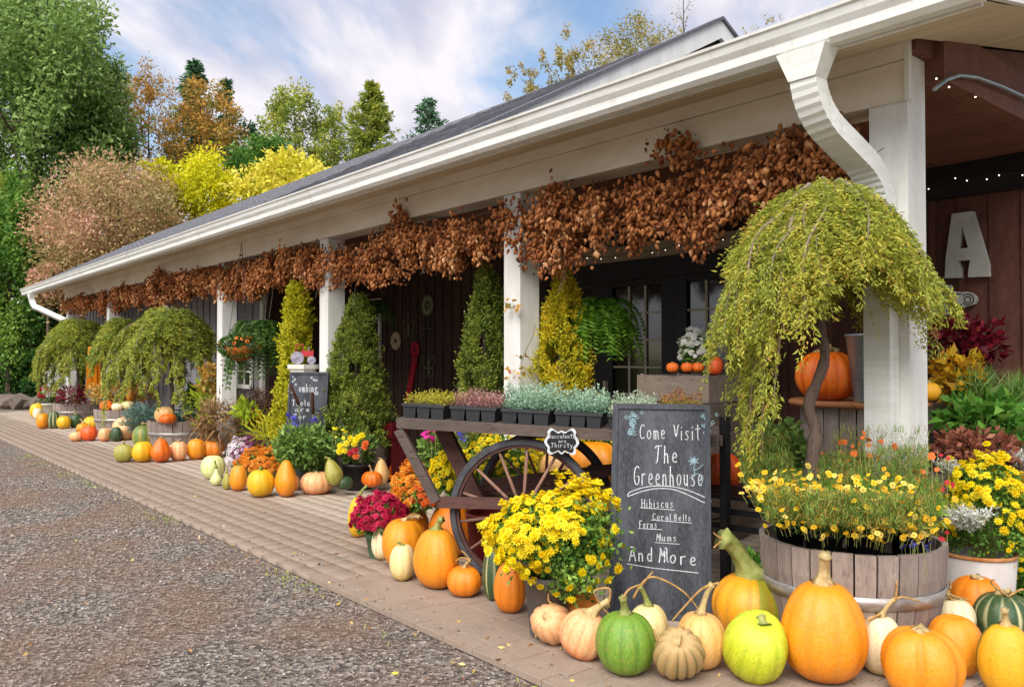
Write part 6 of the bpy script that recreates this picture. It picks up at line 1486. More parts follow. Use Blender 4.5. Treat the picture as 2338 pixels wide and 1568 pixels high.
# scalloped sign hung on the rail
sp_ = onc(1282, 1007, -.10); su, sv = cu, np.array([0, 0, 1.0]); sg = thing('scalloped_sign', 'small scalloped black sign with a white edge hanging on the cart rail', 'sign', tuple(sp_))
def scal(k, s=1.0):
    pts = [(-1, .72), (-.78, .98), (-.55, .9), (-.28, .72), (0, .82), (.28, .72), (.55, .9), (.8, 1), (1, .75), (.97, .45), (1.12, .2), (1.22, -.05), (1.12, -.3), (.97, -.5), (1, -.8), (.8, -1), (.5, -.9), (.25, -.78), (0, -.98), (-.25, -.78), (-.5, -.9), (-.8, -1), (-1, -.8), (-.97, -.5), (-1.12, -.3), (-1.22, -.05), (-1.12, .2), (-.97, .45)]
    q = smooth([p for p in pts]+[pts[0]], 4)[:-1]; return [(a*s, b*s) for a, b in q]
hw, hh = px(34, 4.55), px(31, 4.55)
def se(dd, s): return lambda p: tuple(su*p[0]*hw*s+sv*p[1]*hh*s-cn*dd)
mb = MB(); mb.prism(scal(0), se(0, 1), se(.006, 1)); mb.build('edge', M['chalk'], sg)
mb = MB(); mb.prism(scal(0), se(.0062, .83), se(.009, .83)); mb.build('face', M['black'], sg)
B = Board(sp_-cn*.0092, -cn, sp_, .0028); B.text('Succulents', 1252, 1314, 1000, 990, gap=.12); B.text('are', 1275, 1293, 1010, 1002); B.text('Thirsty', 1258, 1308, 1021, 1011, gap=.15)
tag(obj('chalk_lettering', B.mb.mesh('chalk_lettering'), M['chalk'], sg), kind='stuff')

# ================================================================== right porch group
M['steelz'] = simple('galvanised_steel', '#a9b6bb', '#8d9aa0', 14, .4, .5, .6, bump=.15, bscale=50)
M['tabletop'] = woodmat('table_top_wood', '#b47a50', '#94603c', (.3, 1, 1), 8, .6, .05, .3)
tp_ = np.array(tb.location); tz_ = 1.043
t = thing('round_table', 'round orange-brown wooden tabletop resting on a barrel behind the corner post', 'table', (tp_[0], tp_[1], tz_))
mb = MB(); mb.lathe([(.001, 0), (.42, 0), (.435, .012), (.435, .028), (.42, .04), (.001, .04)], 48); obj('tabletop', mb.mesh('tabletop', True), M['tabletop'], t)
GP['g'] = 'pumpkins on the porch'
pumpkin('giant deep orange pumpkin on the round table behind the weeping tree trunk', (1822, 803, 1954, 914), 'giant', 14, .09, 'round', .10, (1888, 800, 1.6, 't'), dep=5.22, z0=1)
pumpkin('small orange and green squash on the round table right of the corner post', (2092, 873, 2147, 914), 'bicol', 8, .06, 'round', .1, None, dep=5.1, z0=1)
p = at(1985, 905, 5.02); bk = thing('steel_bucket', 'tapered galvanised steel bucket half hidden behind the corner post', 'bucket', (p[0], p[1], tz_+.04))
mb = MB(); mb.lathe([(.001, 0), (.085, 0), (.09, .006), (.135, .40), (.142, .402), (.142, .415), (.132, .415), (.12, .3), (.001, .3)], 28); obj('body', mb.mesh('body', True), M['steelz'], bk)
M['coleus'] = leafmat('coleus_red', [(0, '#3a0c18'), (.45, '#701428'), (.8, '#a42a3c'), (1, '#b8623e')]); M['coleusy'] = leafmat('coleus_yellow', [(0, '#7a3a14'), (.3, '#c8941c'), (.7, '#ecc42c'), (1, '#c8c040')])
M['hosta'] = leafmat('broad_green', [(0, '#3a6a24'), (.5, '#609a38'), (1, '#9cc85a')], trans=.3); M['heu'] = leafmat('heuchera_red', [(0, '#6a3a30'), (.4, '#a0604c'), (.8, '#cc8870'), (1, '#8a9a4a')])
M['grassg'] = leafmat('grass_green', [(0, '#4a7a38'), (.5, '#7aa848'), (1, '#b8cc80')])
def clumpbox(label, name, cat, bb, dep, mat, n, leaf, w, seed, depth_=None, group=None, stems=True, z=None, up_=.2, curl=.2, spread=1):
    rg = np.random.default_rng(seed); x0, y0, x1, y1 = bb; c = at((x0+x1)/2, (y0+y1)/2, dep); rx, rz_ = px((x1-x0)/2, dep), px((y1-y0)/2, dep); rd = depth_ or rx*.8
    zb = c[2]-rz_ if z is None else z; root = thing(name, label, cat, (c[0], c[1], zb), YAW, group)
    LD = rand_dirs(n, rg); r_ = rg.random((n, 1))**.45*(1+.12*np.sin(LD[:, :1]*8+seed)); P = LD*[rx, rd, rz_]*r_; P[:, 2] += c[2]-zb
    D = LD*spread+rg.normal(size=(n, 3))*.7+[0, 0, up_]
    obj('leaves', leaf_mesh('leaves', P, D, leaf*(.6+.8*rg.random(n)), w, .1+.5*rg.random(n)+.4*rg.random(n)*(LD[:, 2]*.5+.5), rg, curl=curl), M[mat], root)
    if stems:
        mb = MB()
        for k in range(18):
            q = P[rg.integers(n)]; mb.tube([(q[0]*.15, q[1]*.15, 0), (q[0]*.6, q[1]*.6, q[2]*.6), tuple(q)], [.004, .003, .0015], 4, False)
        mb.build('stems', M['stemg'], root)
    return root
clumpbox('crimson coleus with frilly leaves below the white plaque', 'coleus', 'plant', (2126, 728, 2290, 830), 5.6, 'coleus', 420, .07, .045, 160)
clumpbox('yellow coleus beneath the crimson one', 'coleus', 'plant', (2130, 805, 2245, 912), 5.4, 'coleusy', 260, .07, .04, 161)
clumpbox('broad-leaved green hosta at the right edge', 'hosta', 'plant', (2148, 905, 2360, 1010), 5.15, 'hosta', 420, .10, .05, 162, up_=-.1)
clumpbox('brick-pink heuchera below the green hosta', 'heuchera', 'plant', (2130, 980, 2330, 1075), 4.95, 'heu', 900, .045, .028, 163)
clumpbox('dark foliage mass under the crock flowers at the right edge', 'shrub', 'plant', (2290, 1100, 2400, 1300), 5.0, 'hosta', 700, .05, .025, 164, up_=0)
for lab, bb, sd in (('spiky green grass tuft beside the yellow coleus', (2190, 815, 2270, 905), 165), ('spiky blue-green grass tuft at the right edge of the photo', (2265, 820, 2365, 920), 166)):
    x0, y0, x1, y1 = bb; rg = np.random.default_rng(sd); n = 230; c = at((x0+x1)/2, y1, 5.3); root = thing('grass_tuft', lab, 'grass', tuple(c)); a = rg.random(n)*6.28; e = rg.random(n)
    D = np.stack([np.cos(a)*e, np.sin(a)*e, .9-.5*e], 1); obj('blades', leaf_mesh('blades', D*[.02, .02, 0], D, .16+.1*rg.random(n), .007, rg.random(n), rg, curl=.25), M['grassg'], root)
# stands that carry the plants right of the post
M['crate'] = woodmat('gray_crate_wood', '#8a7d70', '#6c6056', (.3, 1, 1), 12, .85)
def crate(label, c, w, d, h, rot, slats=3, group='wooden crates on the porch', z=0, mat='crate'):
    r_ = thing('wooden_crate', label, 'crate', (c[0], c[1], z), rot, group); sh_ = h/slats
    for k in range(slats):
        for (x0, x1, y0, y1) in ((-w/2, w/2, -d/2, -d/2+.016), (-w/2, w/2, d/2-.016, d/2), (-w/2, -w/2+.016, -d/2+.017, d/2-.017), (w/2-.016, w/2, -d/2+.017, d/2-.017)):
            mb = MB(); mb.box(x0, x1, y0, y1, k*sh_+.004, (k+1)*sh_-.010); mb.build('slat', M[mat], r_)
    mb = MB(); mb.box(-w/2+.017, w/2-.017, -d/2+.017, d/2-.017, h*.5, h*.5+.01); mb.build('bottom', M[mat], r_)
    for sx in (-1, 1):
        for sy in (-1, 1): mb = MB(); mb.box(sx*(w/2-.03)-.012, sx*(w/2-.03)+.012, sy*(d/2-.03)-.012, sy*(d/2-.03)+.012, 0, h); mb.build('corner_post', M[mat], r_)
    return r_
g = at(2235, 920, 5.6); crate('gray crate stand carrying the coleus right of the corner post', (g[0], g[1]), .62, .5, 1.05, .1, 5)
g = at(2255, 1010, 5.15); crate('low gray crate under the green hosta at the right edge', (g[0], g[1]), .55, .36, .82, .1, 4)
g = at(2230, 1075, 4.95); crate('lowest gray crate behind the crock flowers', (g[0], g[1]), .5, .24, .66, .1, 3)
g = at(1580, 900, 6.25); crate('stacked gray crates beside the french doors, under the white mum', (g[0], g[1]), .62, .56, 1.235, .1, 6)
g = at(1325, 1120, 6.02); crate('wide low crate behind the cart carrying two big pumpkins', (g[0], g[1]), .75, .42, .37, .6, 3)
pumpkin('red-orange pumpkin beside the white mum on the crates', (1612, 815, 1652, 856), 'red', 9, .07, 'round', .12, None, dep=6.0, z0=1)
for i, (xx, lab) in enumerate(((1535, 'left'), (1568, 'middle'), (1592, 'right'))): pumpkin('mini orange pumpkin on the crate below the white mum, %s of three' % lab, (xx-14, 828, xx+14, 850), 'deep', 8, .1, 'round', .15, None, dep=6.02, z0=1)
# black bench behind the easel
bc = at(1690, 1120, 4.95); bn = thing('black_bench', 'black slatted iron bench behind the large chalkboard', 'bench', (bc[0], bc[1], 0), .15, None)
zb_ = CAMZ-(1122-818)/FOC*4.95
for k in range(4): mb = MB(); mb.box(-.6, .42, -.2+k*.11, -.12+k*.11, zb_-.02, zb_); mb.build('slat', M['iron'], bn)
for k in range(2): mb = MB(); mb.box(-.6, .42, -.225, -.2, zb_-.10-k*.09, zb_-.07-k*.09); mb.build('rail', M['iron'], bn)
for sx in (-.58, .4):
    for sy in (-.19, .2): mb = MB(); mb.box(sx-.018, sx+.018, sy-.018, sy+.018, 0, zb_-.022); mb.build('leg', M['iron'], bn)
p0 = at(1656, 1310, 4.62); mb = MB(); mb.box(-.022, .022, -.022, .022, 0, 1.02)
tag(obj('iron_post', mb.mesh('iron_post'), M['iron'], None, (p0[0], p0[1], 0)), 'upright black iron post right behind the edge of the large chalkboard', 'post')

# ================================================================== wall signs, lights, conduit
M['letter'] = simple('letter_gray_paint', '#b9bab0', '#a3a49a', 6, .6, .3, bump=.2, bscale=30)
def wall_pt(x, y, Y=6.46): return on_y(x, y, Y)
Yl = 6.43
def V5(px_, py_): return on_y((3240+px_/2.613)/1.6431, (700+py_/2.613)/1.643, Yl)
out = [(860, 268), (1060, 240), (1215, 760), (1218, 880), (1020, 888), (1020, 830), (1040, 718), (918, 728), (945, 800), (945, 893), (790, 898), (800, 700)]
hole = [(960, 395), (1018, 600), (925, 608)]
c0 = V5(1000, 600); ls = thing('wall_letter', 'large pale gray letter A mounted on the brown board wall', 'letter', tuple(c0))
def tri_poly(name, outer, inner, dpt):
    import mathutils
    O = [V5(*p)-c0 for p in outer]; I = [V5(*p)-c0 for p in inner]
    tri = mathutils.geometry.tessellate_polygon([[Vector((o[0], o[2], 0)) for o in O], [Vector((o[0], o[2], 0)) for o in I]])
    al = O+I; n = len(al); mb = MB(); mb.v = [(p[0], 0, p[2]) for p in al]+[(p[0], dpt, p[2]) for p in al]
    mb.f = [t for t in tri]+[tuple(i+n for i in t) for t in tri]
    for L_, off in ((len(O), 0), (len(I), len(O))):
        for i in range(L_): j = (i+1) % L_; mb.f.append((off+i, off+j, off+j+n, off+i+n))
    return obj(name, mb.mesh(name), M['letter'], ls)
tri_poly('letter_face', out, hole, .055)
# welcome plaque
Yp_ = 6.44
def V6(px_, py_): return on_y((3240+px_/2.613)/1.6431, (700+py_/2.613)/1.643, Yp_)
po = [(380, 990), (600, 960), (850, 965), (862, 1025), (975, 1035), (1000, 1028), (1050, 1038), (1095, 1070), (1108, 1110), (1085, 1150), (1040, 1165), (1000, 1175), (865, 1200), (850, 1250), (600, 1290), (380, 1300), (330, 1150)]
c1 = V6(800, 1110); wp_ = thing('welcome_plaque', 'pale gray scrolled WELCOME plaque under the letter A, partly behind the post', 'sign', tuple(c1))
mb = MB(); mb.prism(po, lambda p: tuple(V6(*p)-c1), lambda p: tuple(V6(*p)-c1+np.array([0, .03, 0]))); mb.build('plaque', M['letter'], wp_)
B = Board(V6(800, 1110), np.array([0, -1., 0]), c1, .012)
def W6(px_, py_): return ((3240+px_/2.613)/1.6431, (700+py_/2.613)/1.643)
for L_ in ([(395, 1010), (600, 985), (835, 985), (840, 1045), (960, 1055)], [(395, 1275), (600, 1262), (830, 1225), (845, 1180), (960, 1160)]): B.line([W6(*p) for p in L_], .007)
B.line([W6(1015+32*math.cos(t), 1108+30*math.sin(t)) for t in np.linspace(0, 6.28, 20)], .008); B.line([W6(1015+60*math.cos(t), 1106+52*math.sin(t)) for t in np.linspace(-2.4, 2.4, 20)], .008)
for ch, x0, x1 in (('M', 710, 775), ('E', 815, 865), ('O', 600, 670), ('C', 520, 580), ('L', 450, 500)):
    st = {'M': [[(0, 0), (0, 1), (.5, .35), (1, 1), (1, 0)]], 'E': [[(1, 1), (.2, 1), (.2, 0), (1, 0)], [(.2, .5), (.8, .5)]], 'O': [[(.5, 1), (.1, .8), (.1, .2), (.5, 0), (.9, .2), (.9, .8), (.5, 1)]], 'C': [[(1, .8), (.5, 1), (.1, .7), (.1, .3), (.5, 0), (1, .2)]], 'L': [[(.2, 1), (.2, 0), (1, 0)]]}[ch]
    for s_ in st: B.line([W6(x0+(x1-x0)*a, 1140-95*b+(780-x0)*.03) for a, b in s_], .016)
obj('lettering', B.mb.mesh('lettering'), M['black'], wp_)
# white wire rack letters over the doors
p = on_y(1375, 560, 6.36); rk = thing('wire_rack', 'small white wire rack standing on the tan beam above the french doors', 'rack', (p[0], p[1], 2.525))
a_, b_ = on_y(1346, 560, 6.40)[0]-p[0], on_y(1408, 560, 6.40)[0]-p[0]; mb = MB()
for k in range(9): xx = a_+(b_-a_)*k/8; mb.bar((xx, .05, 0), (xx+(.02 if k % 3 == 1 else 0), .05, .13), .012, .008)
mb.bar((a_, .05, .13), (b_, .05, .13), .010, .010); mb.bar((a_, .05, .006), (b_, .05, .006), .010, .010); mb.build('wires', M['letter'], rk)
bulb = NB('bulb_glow'); bulb.b.inputs['Emission Color'].default_value = (1, .85, .6, 1); bulb.b.inputs['Emission Strength'].default_value = 1.6; M['bulb'] = bulb.m
import bmesh
bm = bmesh.new(); bmesh.ops.create_icosphere(bm, subdivisions=1, radius=.0055); bulbm = bpy.data.meshes.new('bulb'); bm.to_mesh(bulbm); bm.free()
def lights(label, pts, n, sag=.05):
    L_ = [np.array(p) for p in pts]; root = thing('string_lights', label, 'string lights', tuple(L_[0])); c0 = L_[0]; path = []
    for a, b in zip(L_[:-1], L_[1:]):
        for t in np.linspace(0, 1, 12): path.append(a*(1-t)+b*t-np.array([0, 0, sag*math.sin(math.pi*t)])-c0)
    mb = MB(); mb.tube([tuple(q) for q in path], .003, 4); mb.build('cable', M['wire'], root)
    for k in range(n): q = path[int((k+.5)/n*len(path))]; obj('bulb', bulbm, M['bulb'], root, q-[0, 0, .018])
lights('string of tiny warm lights draped along the tan beam above the doors', [on_y(1232, 598, 6.33), on_y(1330, 585, 6.33), on_y(1450, 575, 6.33), on_y(1560, 552, 6.33), on_y(1660, 540, 6.33)], 16, .03)
lights('string of tiny warm lights across the brown wall above the letter A', [on_y(2050, 435, 6.38), on_y(2180, 402, 6.38), on_y(2280, 395, 6.38), on_y(2400, 372, 6.38)], 8, .03)
def onx(x, y, X): d = ray(x, y); return CAM+d*(X/d[0])
lights('string of tiny warm lights under the brown gable beam', [onx(2122, 158, -1.8), onx(2200, 195, -1.8), onx(2290, 230, -1.8), onx(2400, 290, -1.8)], 8, .03)
cdp = [onx(2132, 205, -1.76), onx(2160, 183, -1.76), onx(2190, 173, -1.76), onx(2230, 178, -1.76), onx(2290, 200, -1.76), onx(2345, 226, -1.76)]
mb = MB(); mb.tube([p-cdp[0] for p in cdp], .011, 8); tag(mb.build('conduit', M['steelz'], None, True, loc=cdp[0]), 'thin gray arched pipe along the brown gable beam', 'pipe')
mb = MB(); pts = [on_y(x, y, 4.155) for x, y in ((2018, 338), (1996, 352), (1992, 375), (2000, 392), (2004, 405))]; mb.tube([p-pts[0] for p in pts], .0025, 4); tag(mb.build('loose_wire', M['wire'], None, loc=pts[0]), 'loose bent wire hanging at the top of the corner post', 'wire')
mb = MB(); pts = [on_y(x, y, 4.14) for x, y in ((1190, 830), (1200, 800), (1215, 770), (1222, 740))]; mb.tube([p-pts[0] for p in pts], .003, 4); vv = mb.build('stem', M['twig'])
vp_ = thing('hop_vine', 'young vine with a few leaves climbing the white post behind the cart', 'plant', tuple(pts[0])); vv.parent = vp_; vv.location = (0, 0, 0)
rg = np.random.default_rng(170); P = np.array([on_y(x+rg.normal()*5, y+rg.normal()*6, 4.13) for x, y in ((1162, 850), (1195, 842), (1190, 860), (1168, 690), (1175, 700), (1160, 705), (1190, 815)) for _ in range(5)])-pts[0]
obj('leaves', leaf_mesh('leaves', P, rg.normal(size=P.shape), .05, .04, rg.random(len(P)), rg), M['f_rust'], vp_)

# ================================================================== ornaments on the dark wall
M['verdi'] = simple('weathered_metal', '#8a8a70', '#6e6e5a', 20, .6, .4, .3); M['redp'] = simple('red_fabric', '#8e1c2c', '#a83040', 20, .8, .1); M['beige'] = simple('beige_plaque', '#b8a888', '#9c8c6c', 20, .7, .2)
def wp2(x, y, Y=6.465): return on_y(x, y, Y)
def disc_thing(name, label, cat, x, y, r, mat, Y=6.465, hole=.25, petals=0):
    c = wp2(x, y, Y); dp = (c-CAM)@fw; R = px(r, dp); t = thing(name, label, cat, tuple(c)); mb = MB()
    if petals:
        for k in range(petals):
            a = k*2*math.pi/petals; q = [(math.cos(a)*R*.25, math.sin(a)*R*.25), (math.cos(a-.22)*R*.75, math.sin(a-.22)*R*.75), (math.cos(a)*R, math.sin(a)*R), (math.cos(a+.22)*R*.75, math.sin(a+.22)*R*.75)]
            m2 = MB(); m2.prism(q, lambda p: (p[0], 0, p[1]), lambda p: (p[0], .006, p[1])); m2.build('petal', M[mat], t)
        mb.lathe([(.001, -.01), (R*.2, 0), (R*.2, .01), (.001, .012)], 12); mb.v = [(x_, z_, y_) for x_, y_, z_ in mb.v]; mb.build('centre', M[mat], t)
    else:
        mb.lathe([(R*hole, 0), (R*.95, 0), (R, .006), (R*.95, .012), (R*hole, .012), (R*hole, 0)], 28); mb.v = [(x_, z_, y_) for x_, y_, z_ in mb.v]; mb.build('plate', M[mat], t)
        m2 = MB(); m2.lathe([(.001, .004), (R*hole*.8, .004), (R*hole*.8, .014), (.001, .014)], 12); m2.v = [(x_, z_, y_) for x_, y_, z_ in m2.v]; m2.build('centre', M['black'], t)
    return t
disc_thing('round_plaque', 'round beige disc on the dark board wall', 'plaque', 902, 778, 21, 'beige')
disc_thing('round_plaque', 'round rose-red disc above the red banner', 'plaque', 946, 798, 19, 'redp')
disc_thing('metal_flower', 'large openwork metal flower on the dark wall', 'ornament', 975, 697, 26, 'verdi', petals=16)
def butterfly(label, x, y, s):
    c = wp2(x, y); dp = (c-CAM)@fw; k = px(s, dp); t = thing('metal_butterfly', label, 'ornament', tuple(c), 0, 'metal butterflies on the wall')
    for sg in (1, -1):
        mb = MB(); w1 = smooth([(0, .1), (.35, .75), (.9, 1), (.85, .45), (.5, .05), (.1, 0)]); mb.tube([(sg*a*k, 0, b*k) for a, b in w1], .004, 5); mb.build('upper_wing', M['verdi'], t)
        mb = MB(); w2 = smooth([(.05, 0), (.55, -.1), (.7, -.6), (.35, -.85), (.05, -.2)]); mb.tube([(sg*a*k, 0, b*k) for a, b in w2], .004, 5); mb.build('lower_wing', M['verdi'], t)
    mb = MB(); mb.tube([(0, 0, -.5*k), (0, 0, .3*k), (0, 0, 1.6*k)], [.007, .008, .002], 5); mb.build('body', M['verdi'], t)
butterfly('upper left metal butterfly on the dark wall', 932, 755, 24); butterfly('lower right metal butterfly near the cart', 978, 840, 27)
p0, p1 = wp2(948, 815), wp2(930, 915); mb = MB(); mb.bar((0, 0, 0), tuple(p1-p0), .12, .02, (0, 1, 0)); tag(mb.build('red_banner', M['redp'], None, loc=p0), 'narrow red banner slanting down the dark wall', 'banner')
c = wp2(976, 752); mb = MB(); mb.lathe([(.001, 0), (.10, .003), (.11, .01), (.001, .012)], 20); mb.tube([(0, 0, .01), (0, 0, .2)], .004, 5); tag(mb.build('dish_ornament', M['verdi'], None, loc=c), 'small hanging metal dish under the metal flower', 'ornament')
# red wagon behind the cart
c = on_z(898, 1085, 0); c = at(893, 955, 8.9); wg = thing('red_wagon', 'dark red metal wagon between the green cone evergreen and the cart', 'wagon', (c[0], c[1], 0), .2); M['redm'] = simple('red_enamel', '#4c0c12', '#5e1218', 8, .4, .5)
mb = MB(); mb.box(-.12, .14, -.12, .12, .50, .66); mb.build('box', M['redm'], wg)
for sx in (-.1, .12): mb = MB(); mb.box(sx-.012, sx+.012, -.1, .1, 0, .50); mb.build('leg', M['redm'], wg)
mb = MB(); mb.tube([(-.2, 0, .8), (-.35, 0, .95), (-.42, 0, .93)], .01, 6); mb.build('handle', M['redm'], wg)
# red pot behind the wheel
c = at(1115, 1180, 5.2); rp_ = thing('red_pot', 'dark red plastic pot behind the spokes of the near wheel', 'pot', (c[0], c[1], 0)); pot(rp_, .11, .14, 0, .38, 'potred')
# toy tractor on a white block
c = at(692, 838, 9.1); zt_ = c[2]+.03; wb = thing('white_pedestal', 'white block pedestal behind the small chalkboard', 'pedestal', (c[0], c[1], 0), .3); mb = MB(); mb.box(-.11, .11, -.09, .09, 0, zt_-.05); mb.build('column', M['potw'], wb); mb = MB(); mb.box(-.13, .13, -.11, .11, zt_-.049, zt_); mb.build('cap', M['potw'], wb)
mb = MB(); 
c2 = (c[0], c[1], zt_+.062); tr_ = thing('toy_tractor', 'red metal toy tractor with gray wheels on the white pedestal', 'toy tractor', (c[0], c[1], zt_), YAW+.2); M['toyred'] = simple('toy_red', '#c23440', '#a82430', 10, .4, .5); M['toyw'] = simple('toy_wheel', '#b8b4c4', '#6a6674', 10, .6, .4)
cone_ = cone_tree
mb = MB(); mb.box(-.02, .11, -.03, .03, .09, .15); mb.build('hood', M['toyred'], tr_); mb = MB(); mb.box(-.075, -.025, -.035, .035, .09, .135); mb.box(-.085, .0, -.04, .04, .215, .225); mb.build('cab', M['toyred'], tr_)
for sx in (-.08, -.005): mb = MB(); mb.box(sx, sx+.008, -.035, .035, .136, .214); mb.build('cab_post', M['toyred'], tr_)
for x_, r_, nm in ((-.06, .07, 'rear'), (.09, .045, 'front')):
    for sy in (-.055, .055):
        mb = MB(); mb.lathe([(.001, -.012), (r_*.5, -.012), (r_, -.014), (r_, .014), (r_*.5, .012), (.001, .012)], 18); mb.v = [(a, b2, c_) for a, c_, b2 in mb.v]; mb.build('wheel', M['toyw'], tr_, loc=(x_, sy, r_+.002))
mb = MB(); mb.tube([(.06, 0, .15), (.06, 0, .2)], .006, 6); mb.build('exhaust', M['toyw'], tr_)
# hanging basket at the second post
c = at(550, 800, 9.9); hb = thing('hanging_basket', 'coconut-lined hanging basket of orange flowers beside a white post', 'hanging basket', tuple(c)); M['coco'] = simple('coco_liner', '#a0662c', '#7a4a1e', 30, .95, .1, bump=.5, bscale=60)
mb = MB(); mb.lathe([(.001, -.13), (.09, -.11), (.15, -.04), (.17, .03), (.15, .03), (.001, .0)], 20); mb.build('liner', M['coco'], hb, True)
mb = MB()
for k in range(3): a = k*2.09; mb.tube([(.16*math.cos(a), .16*math.sin(a), .03), (0, 0, 2.75-c[2])], .003, 4)
mb.build('hanger', M['wire'], hb); rg = np.random.default_rng(180); n = 700; LD = rand_dirs(n, rg); P = LD*[.24, .24, .12]+[0, 0, .05]
obj('leaves', leaf_mesh('leaves', P, LD, .05, .025, rg.random(n), rg), M['fernd'], hb)
n = 30; P = LD[:n]*[.25, .25, .12]+[0, 0, .06]; X, Y, Z = frames(LD[:n]+[0, -.3, 0], rg); tag(obj('blossoms', replicate('blossoms', BS_V, BS_F, P, X, Y, Z, .03, .6), M['p_or2'], hb), kind='stuff')

# ================================================================== beds: foliage between the pumpkins
M['dry'] = leafmat('dry_brown', [(0, '#5e4630'), (.5, '#94724a'), (1, '#c8a878')], trans=.15); M['drydk'] = leafmat('dry_darkbrown', [(0, '#4a3024'), (.5, '#74503c'), (1, '#a07858')], trans=.1)
M['lime'] = leafmat('lime_leaf', [(0, '#8ea828'), (.5, '#b4cc34'), (1, '#dce458')], trans=.35); M['mixg'] = leafmat('mixed_green', [(0, '#38582c'), (.4, '#66883c'), (.8, '#9cb85c'), (1, '#8a5a5a')], trans=.3)
M['spruceg'] = leafmat('blue_spruce', [(0, '#3a5c54'), (1, '#6f9484')], trans=.1)
BED = 'plants in the porch-side beds'
clumpbox('heap of arching dried corn leaves behind the golden yellow pumpkin, left of the withered fern', 'corn_stalks', 'corn stalks', (458, 925, 548, 1010), 11.3, 'dry', 420, .28, .022, 190, group=BED, up_=-.2, curl=.4)
clumpbox('dark brown withered fern behind the dried corn leaves', 'dry_fern', 'plant', (525, 893, 640, 975), 11.8, 'drydk', 900, .16, .012, 191, group=BED, up_=-.3, curl=.4)
clumpbox('lime green leafy plant between the corn leaves and the red-orange mum', 'leafy_plant', 'plant', (535, 915, 585, 955), 11.0, 'lime', 120, .10, .05, 192, group=BED)
clumpbox('spiky yellow plant in front of the small chalkboard', 'spiky_plant', 'plant', (580, 960, 645, 1022), 9.8, 'arb_y', 160, .2, .02, 193, group=BED, up_=.6)
clumpbox('mixed green foliage below the small chalkboard', 'leafy_plant', 'plant', (622, 975, 768, 1062), 8.35, 'mixg', 1600, .07, .03, 194, group=BED)
clumpbox('loose green foliage at the foot of the mixed bed', 'leafy_plant', 'plant', (655, 1010, 760, 1075), 8.45, 'mixg', 800, .06, .028, 195, group=BED)
clumpbox('yellow-green vine leaves left of the second nearest white post on the left', 'leafy_plant', 'plant', (440, 860, 500, 985), 11.9, 'lime', 240, .1, .06, 196, group=BED)
clumpbox('golden leafy vine on the white post above the corn leaves', 'leafy_plant', 'plant', (455, 830, 500, 900), 11.6, 'f_rust', 200, .09, .05, 197, group=BED)
clumpbox('low blue-green juniper beside the third barrel', 'juniper', 'plant', (285, 925, 360, 985), 13.2, 'spruceg', 900, .1, .015, 198, group=BED)
clumpbox('gray-green rosette plant in the third barrel', 'rosette_plant', 'plant', (395, 938, 450, 965), 12.1, 'spruceg', 160, .09, .045, 199, group=BED)
clumpbox('dark foliage behind the third barrel', 'leafy_plant', 'plant', (420, 880, 480, 960), 12.9, 'f_deep', 500, .09, .05, 200, group=BED)
clumpbox('red-stemmed foliage in the farthest barrel', 'leafy_plant', 'plant', (128, 884, 210, 922), 16.6, 'coleus', 420, .12, .02, 201, group=BED)
clumpbox('rust and yellow flowers behind the second barrel', 'leafy_plant', 'plant', (205, 870, 350, 922), 15.8, 'f_rust', 1000, .09, .05, 202, group=BED)
clumpbox('green plant with magenta flowers under the left end of the cart', 'leafy_plant', 'plant', (960, 990, 1035, 1080), 6.3, 'mixg', 500, .06, .032, 203, group=BED)
clumpbox('dark leafy plant behind the wheel spokes', 'leafy_plant', 'plant', (1050, 1060, 1230, 1180), 6.3, 'mixg', 900, .06, .03, 204, group=BED)
clumpbox('green foliage at the right of the barrel planter foot', 'leafy_plant', 'plant', (1695, 1265, 1745, 1310), 4.1, 'hosta', 60, .06, .035, 205, group=BED)
clumpbox('dark shrub between the porch table and the bench', 'leafy_plant', 'plant', (1700, 960, 1850, 1110), 4.9, 'mixg', 900, .05, .03, 206, group=BED)
clumpbox('silvery shrub leaning out beside the farthest weeping tree', 'leafy_plant', 'plant', (100, 830, 150, 905), 18, 'dusty', 300, .1, .04, 207, group=BED)
scatter_flowers('magenta and purple blooms under the left end of the cart', [(985, 990, 10, 8, 6.2, 10), (1028, 985, 7, 6, 6.2, 7)], 'p_mag', .026, 210)
scatter_flowers('blue salvia spikes under the cart top', [(1055, 990, 6, 14, 6.4, 16)], 'p_blu', .018, 211)
scatter_flowers('blue salvia spikes against the small chalkboard', [(662, 975, 8, 18, 8.5, 26), (672, 990, 10, 10, 8.5, 12), (722, 965, 6, 10, 8.5, 8)], 'p_blu', .022, 212)
scatter_flowers('tiny yellow flowers over the mixed bed', [(780, 985, 14, 6, 8.0, 9)], 'p_yel', .018, 213)
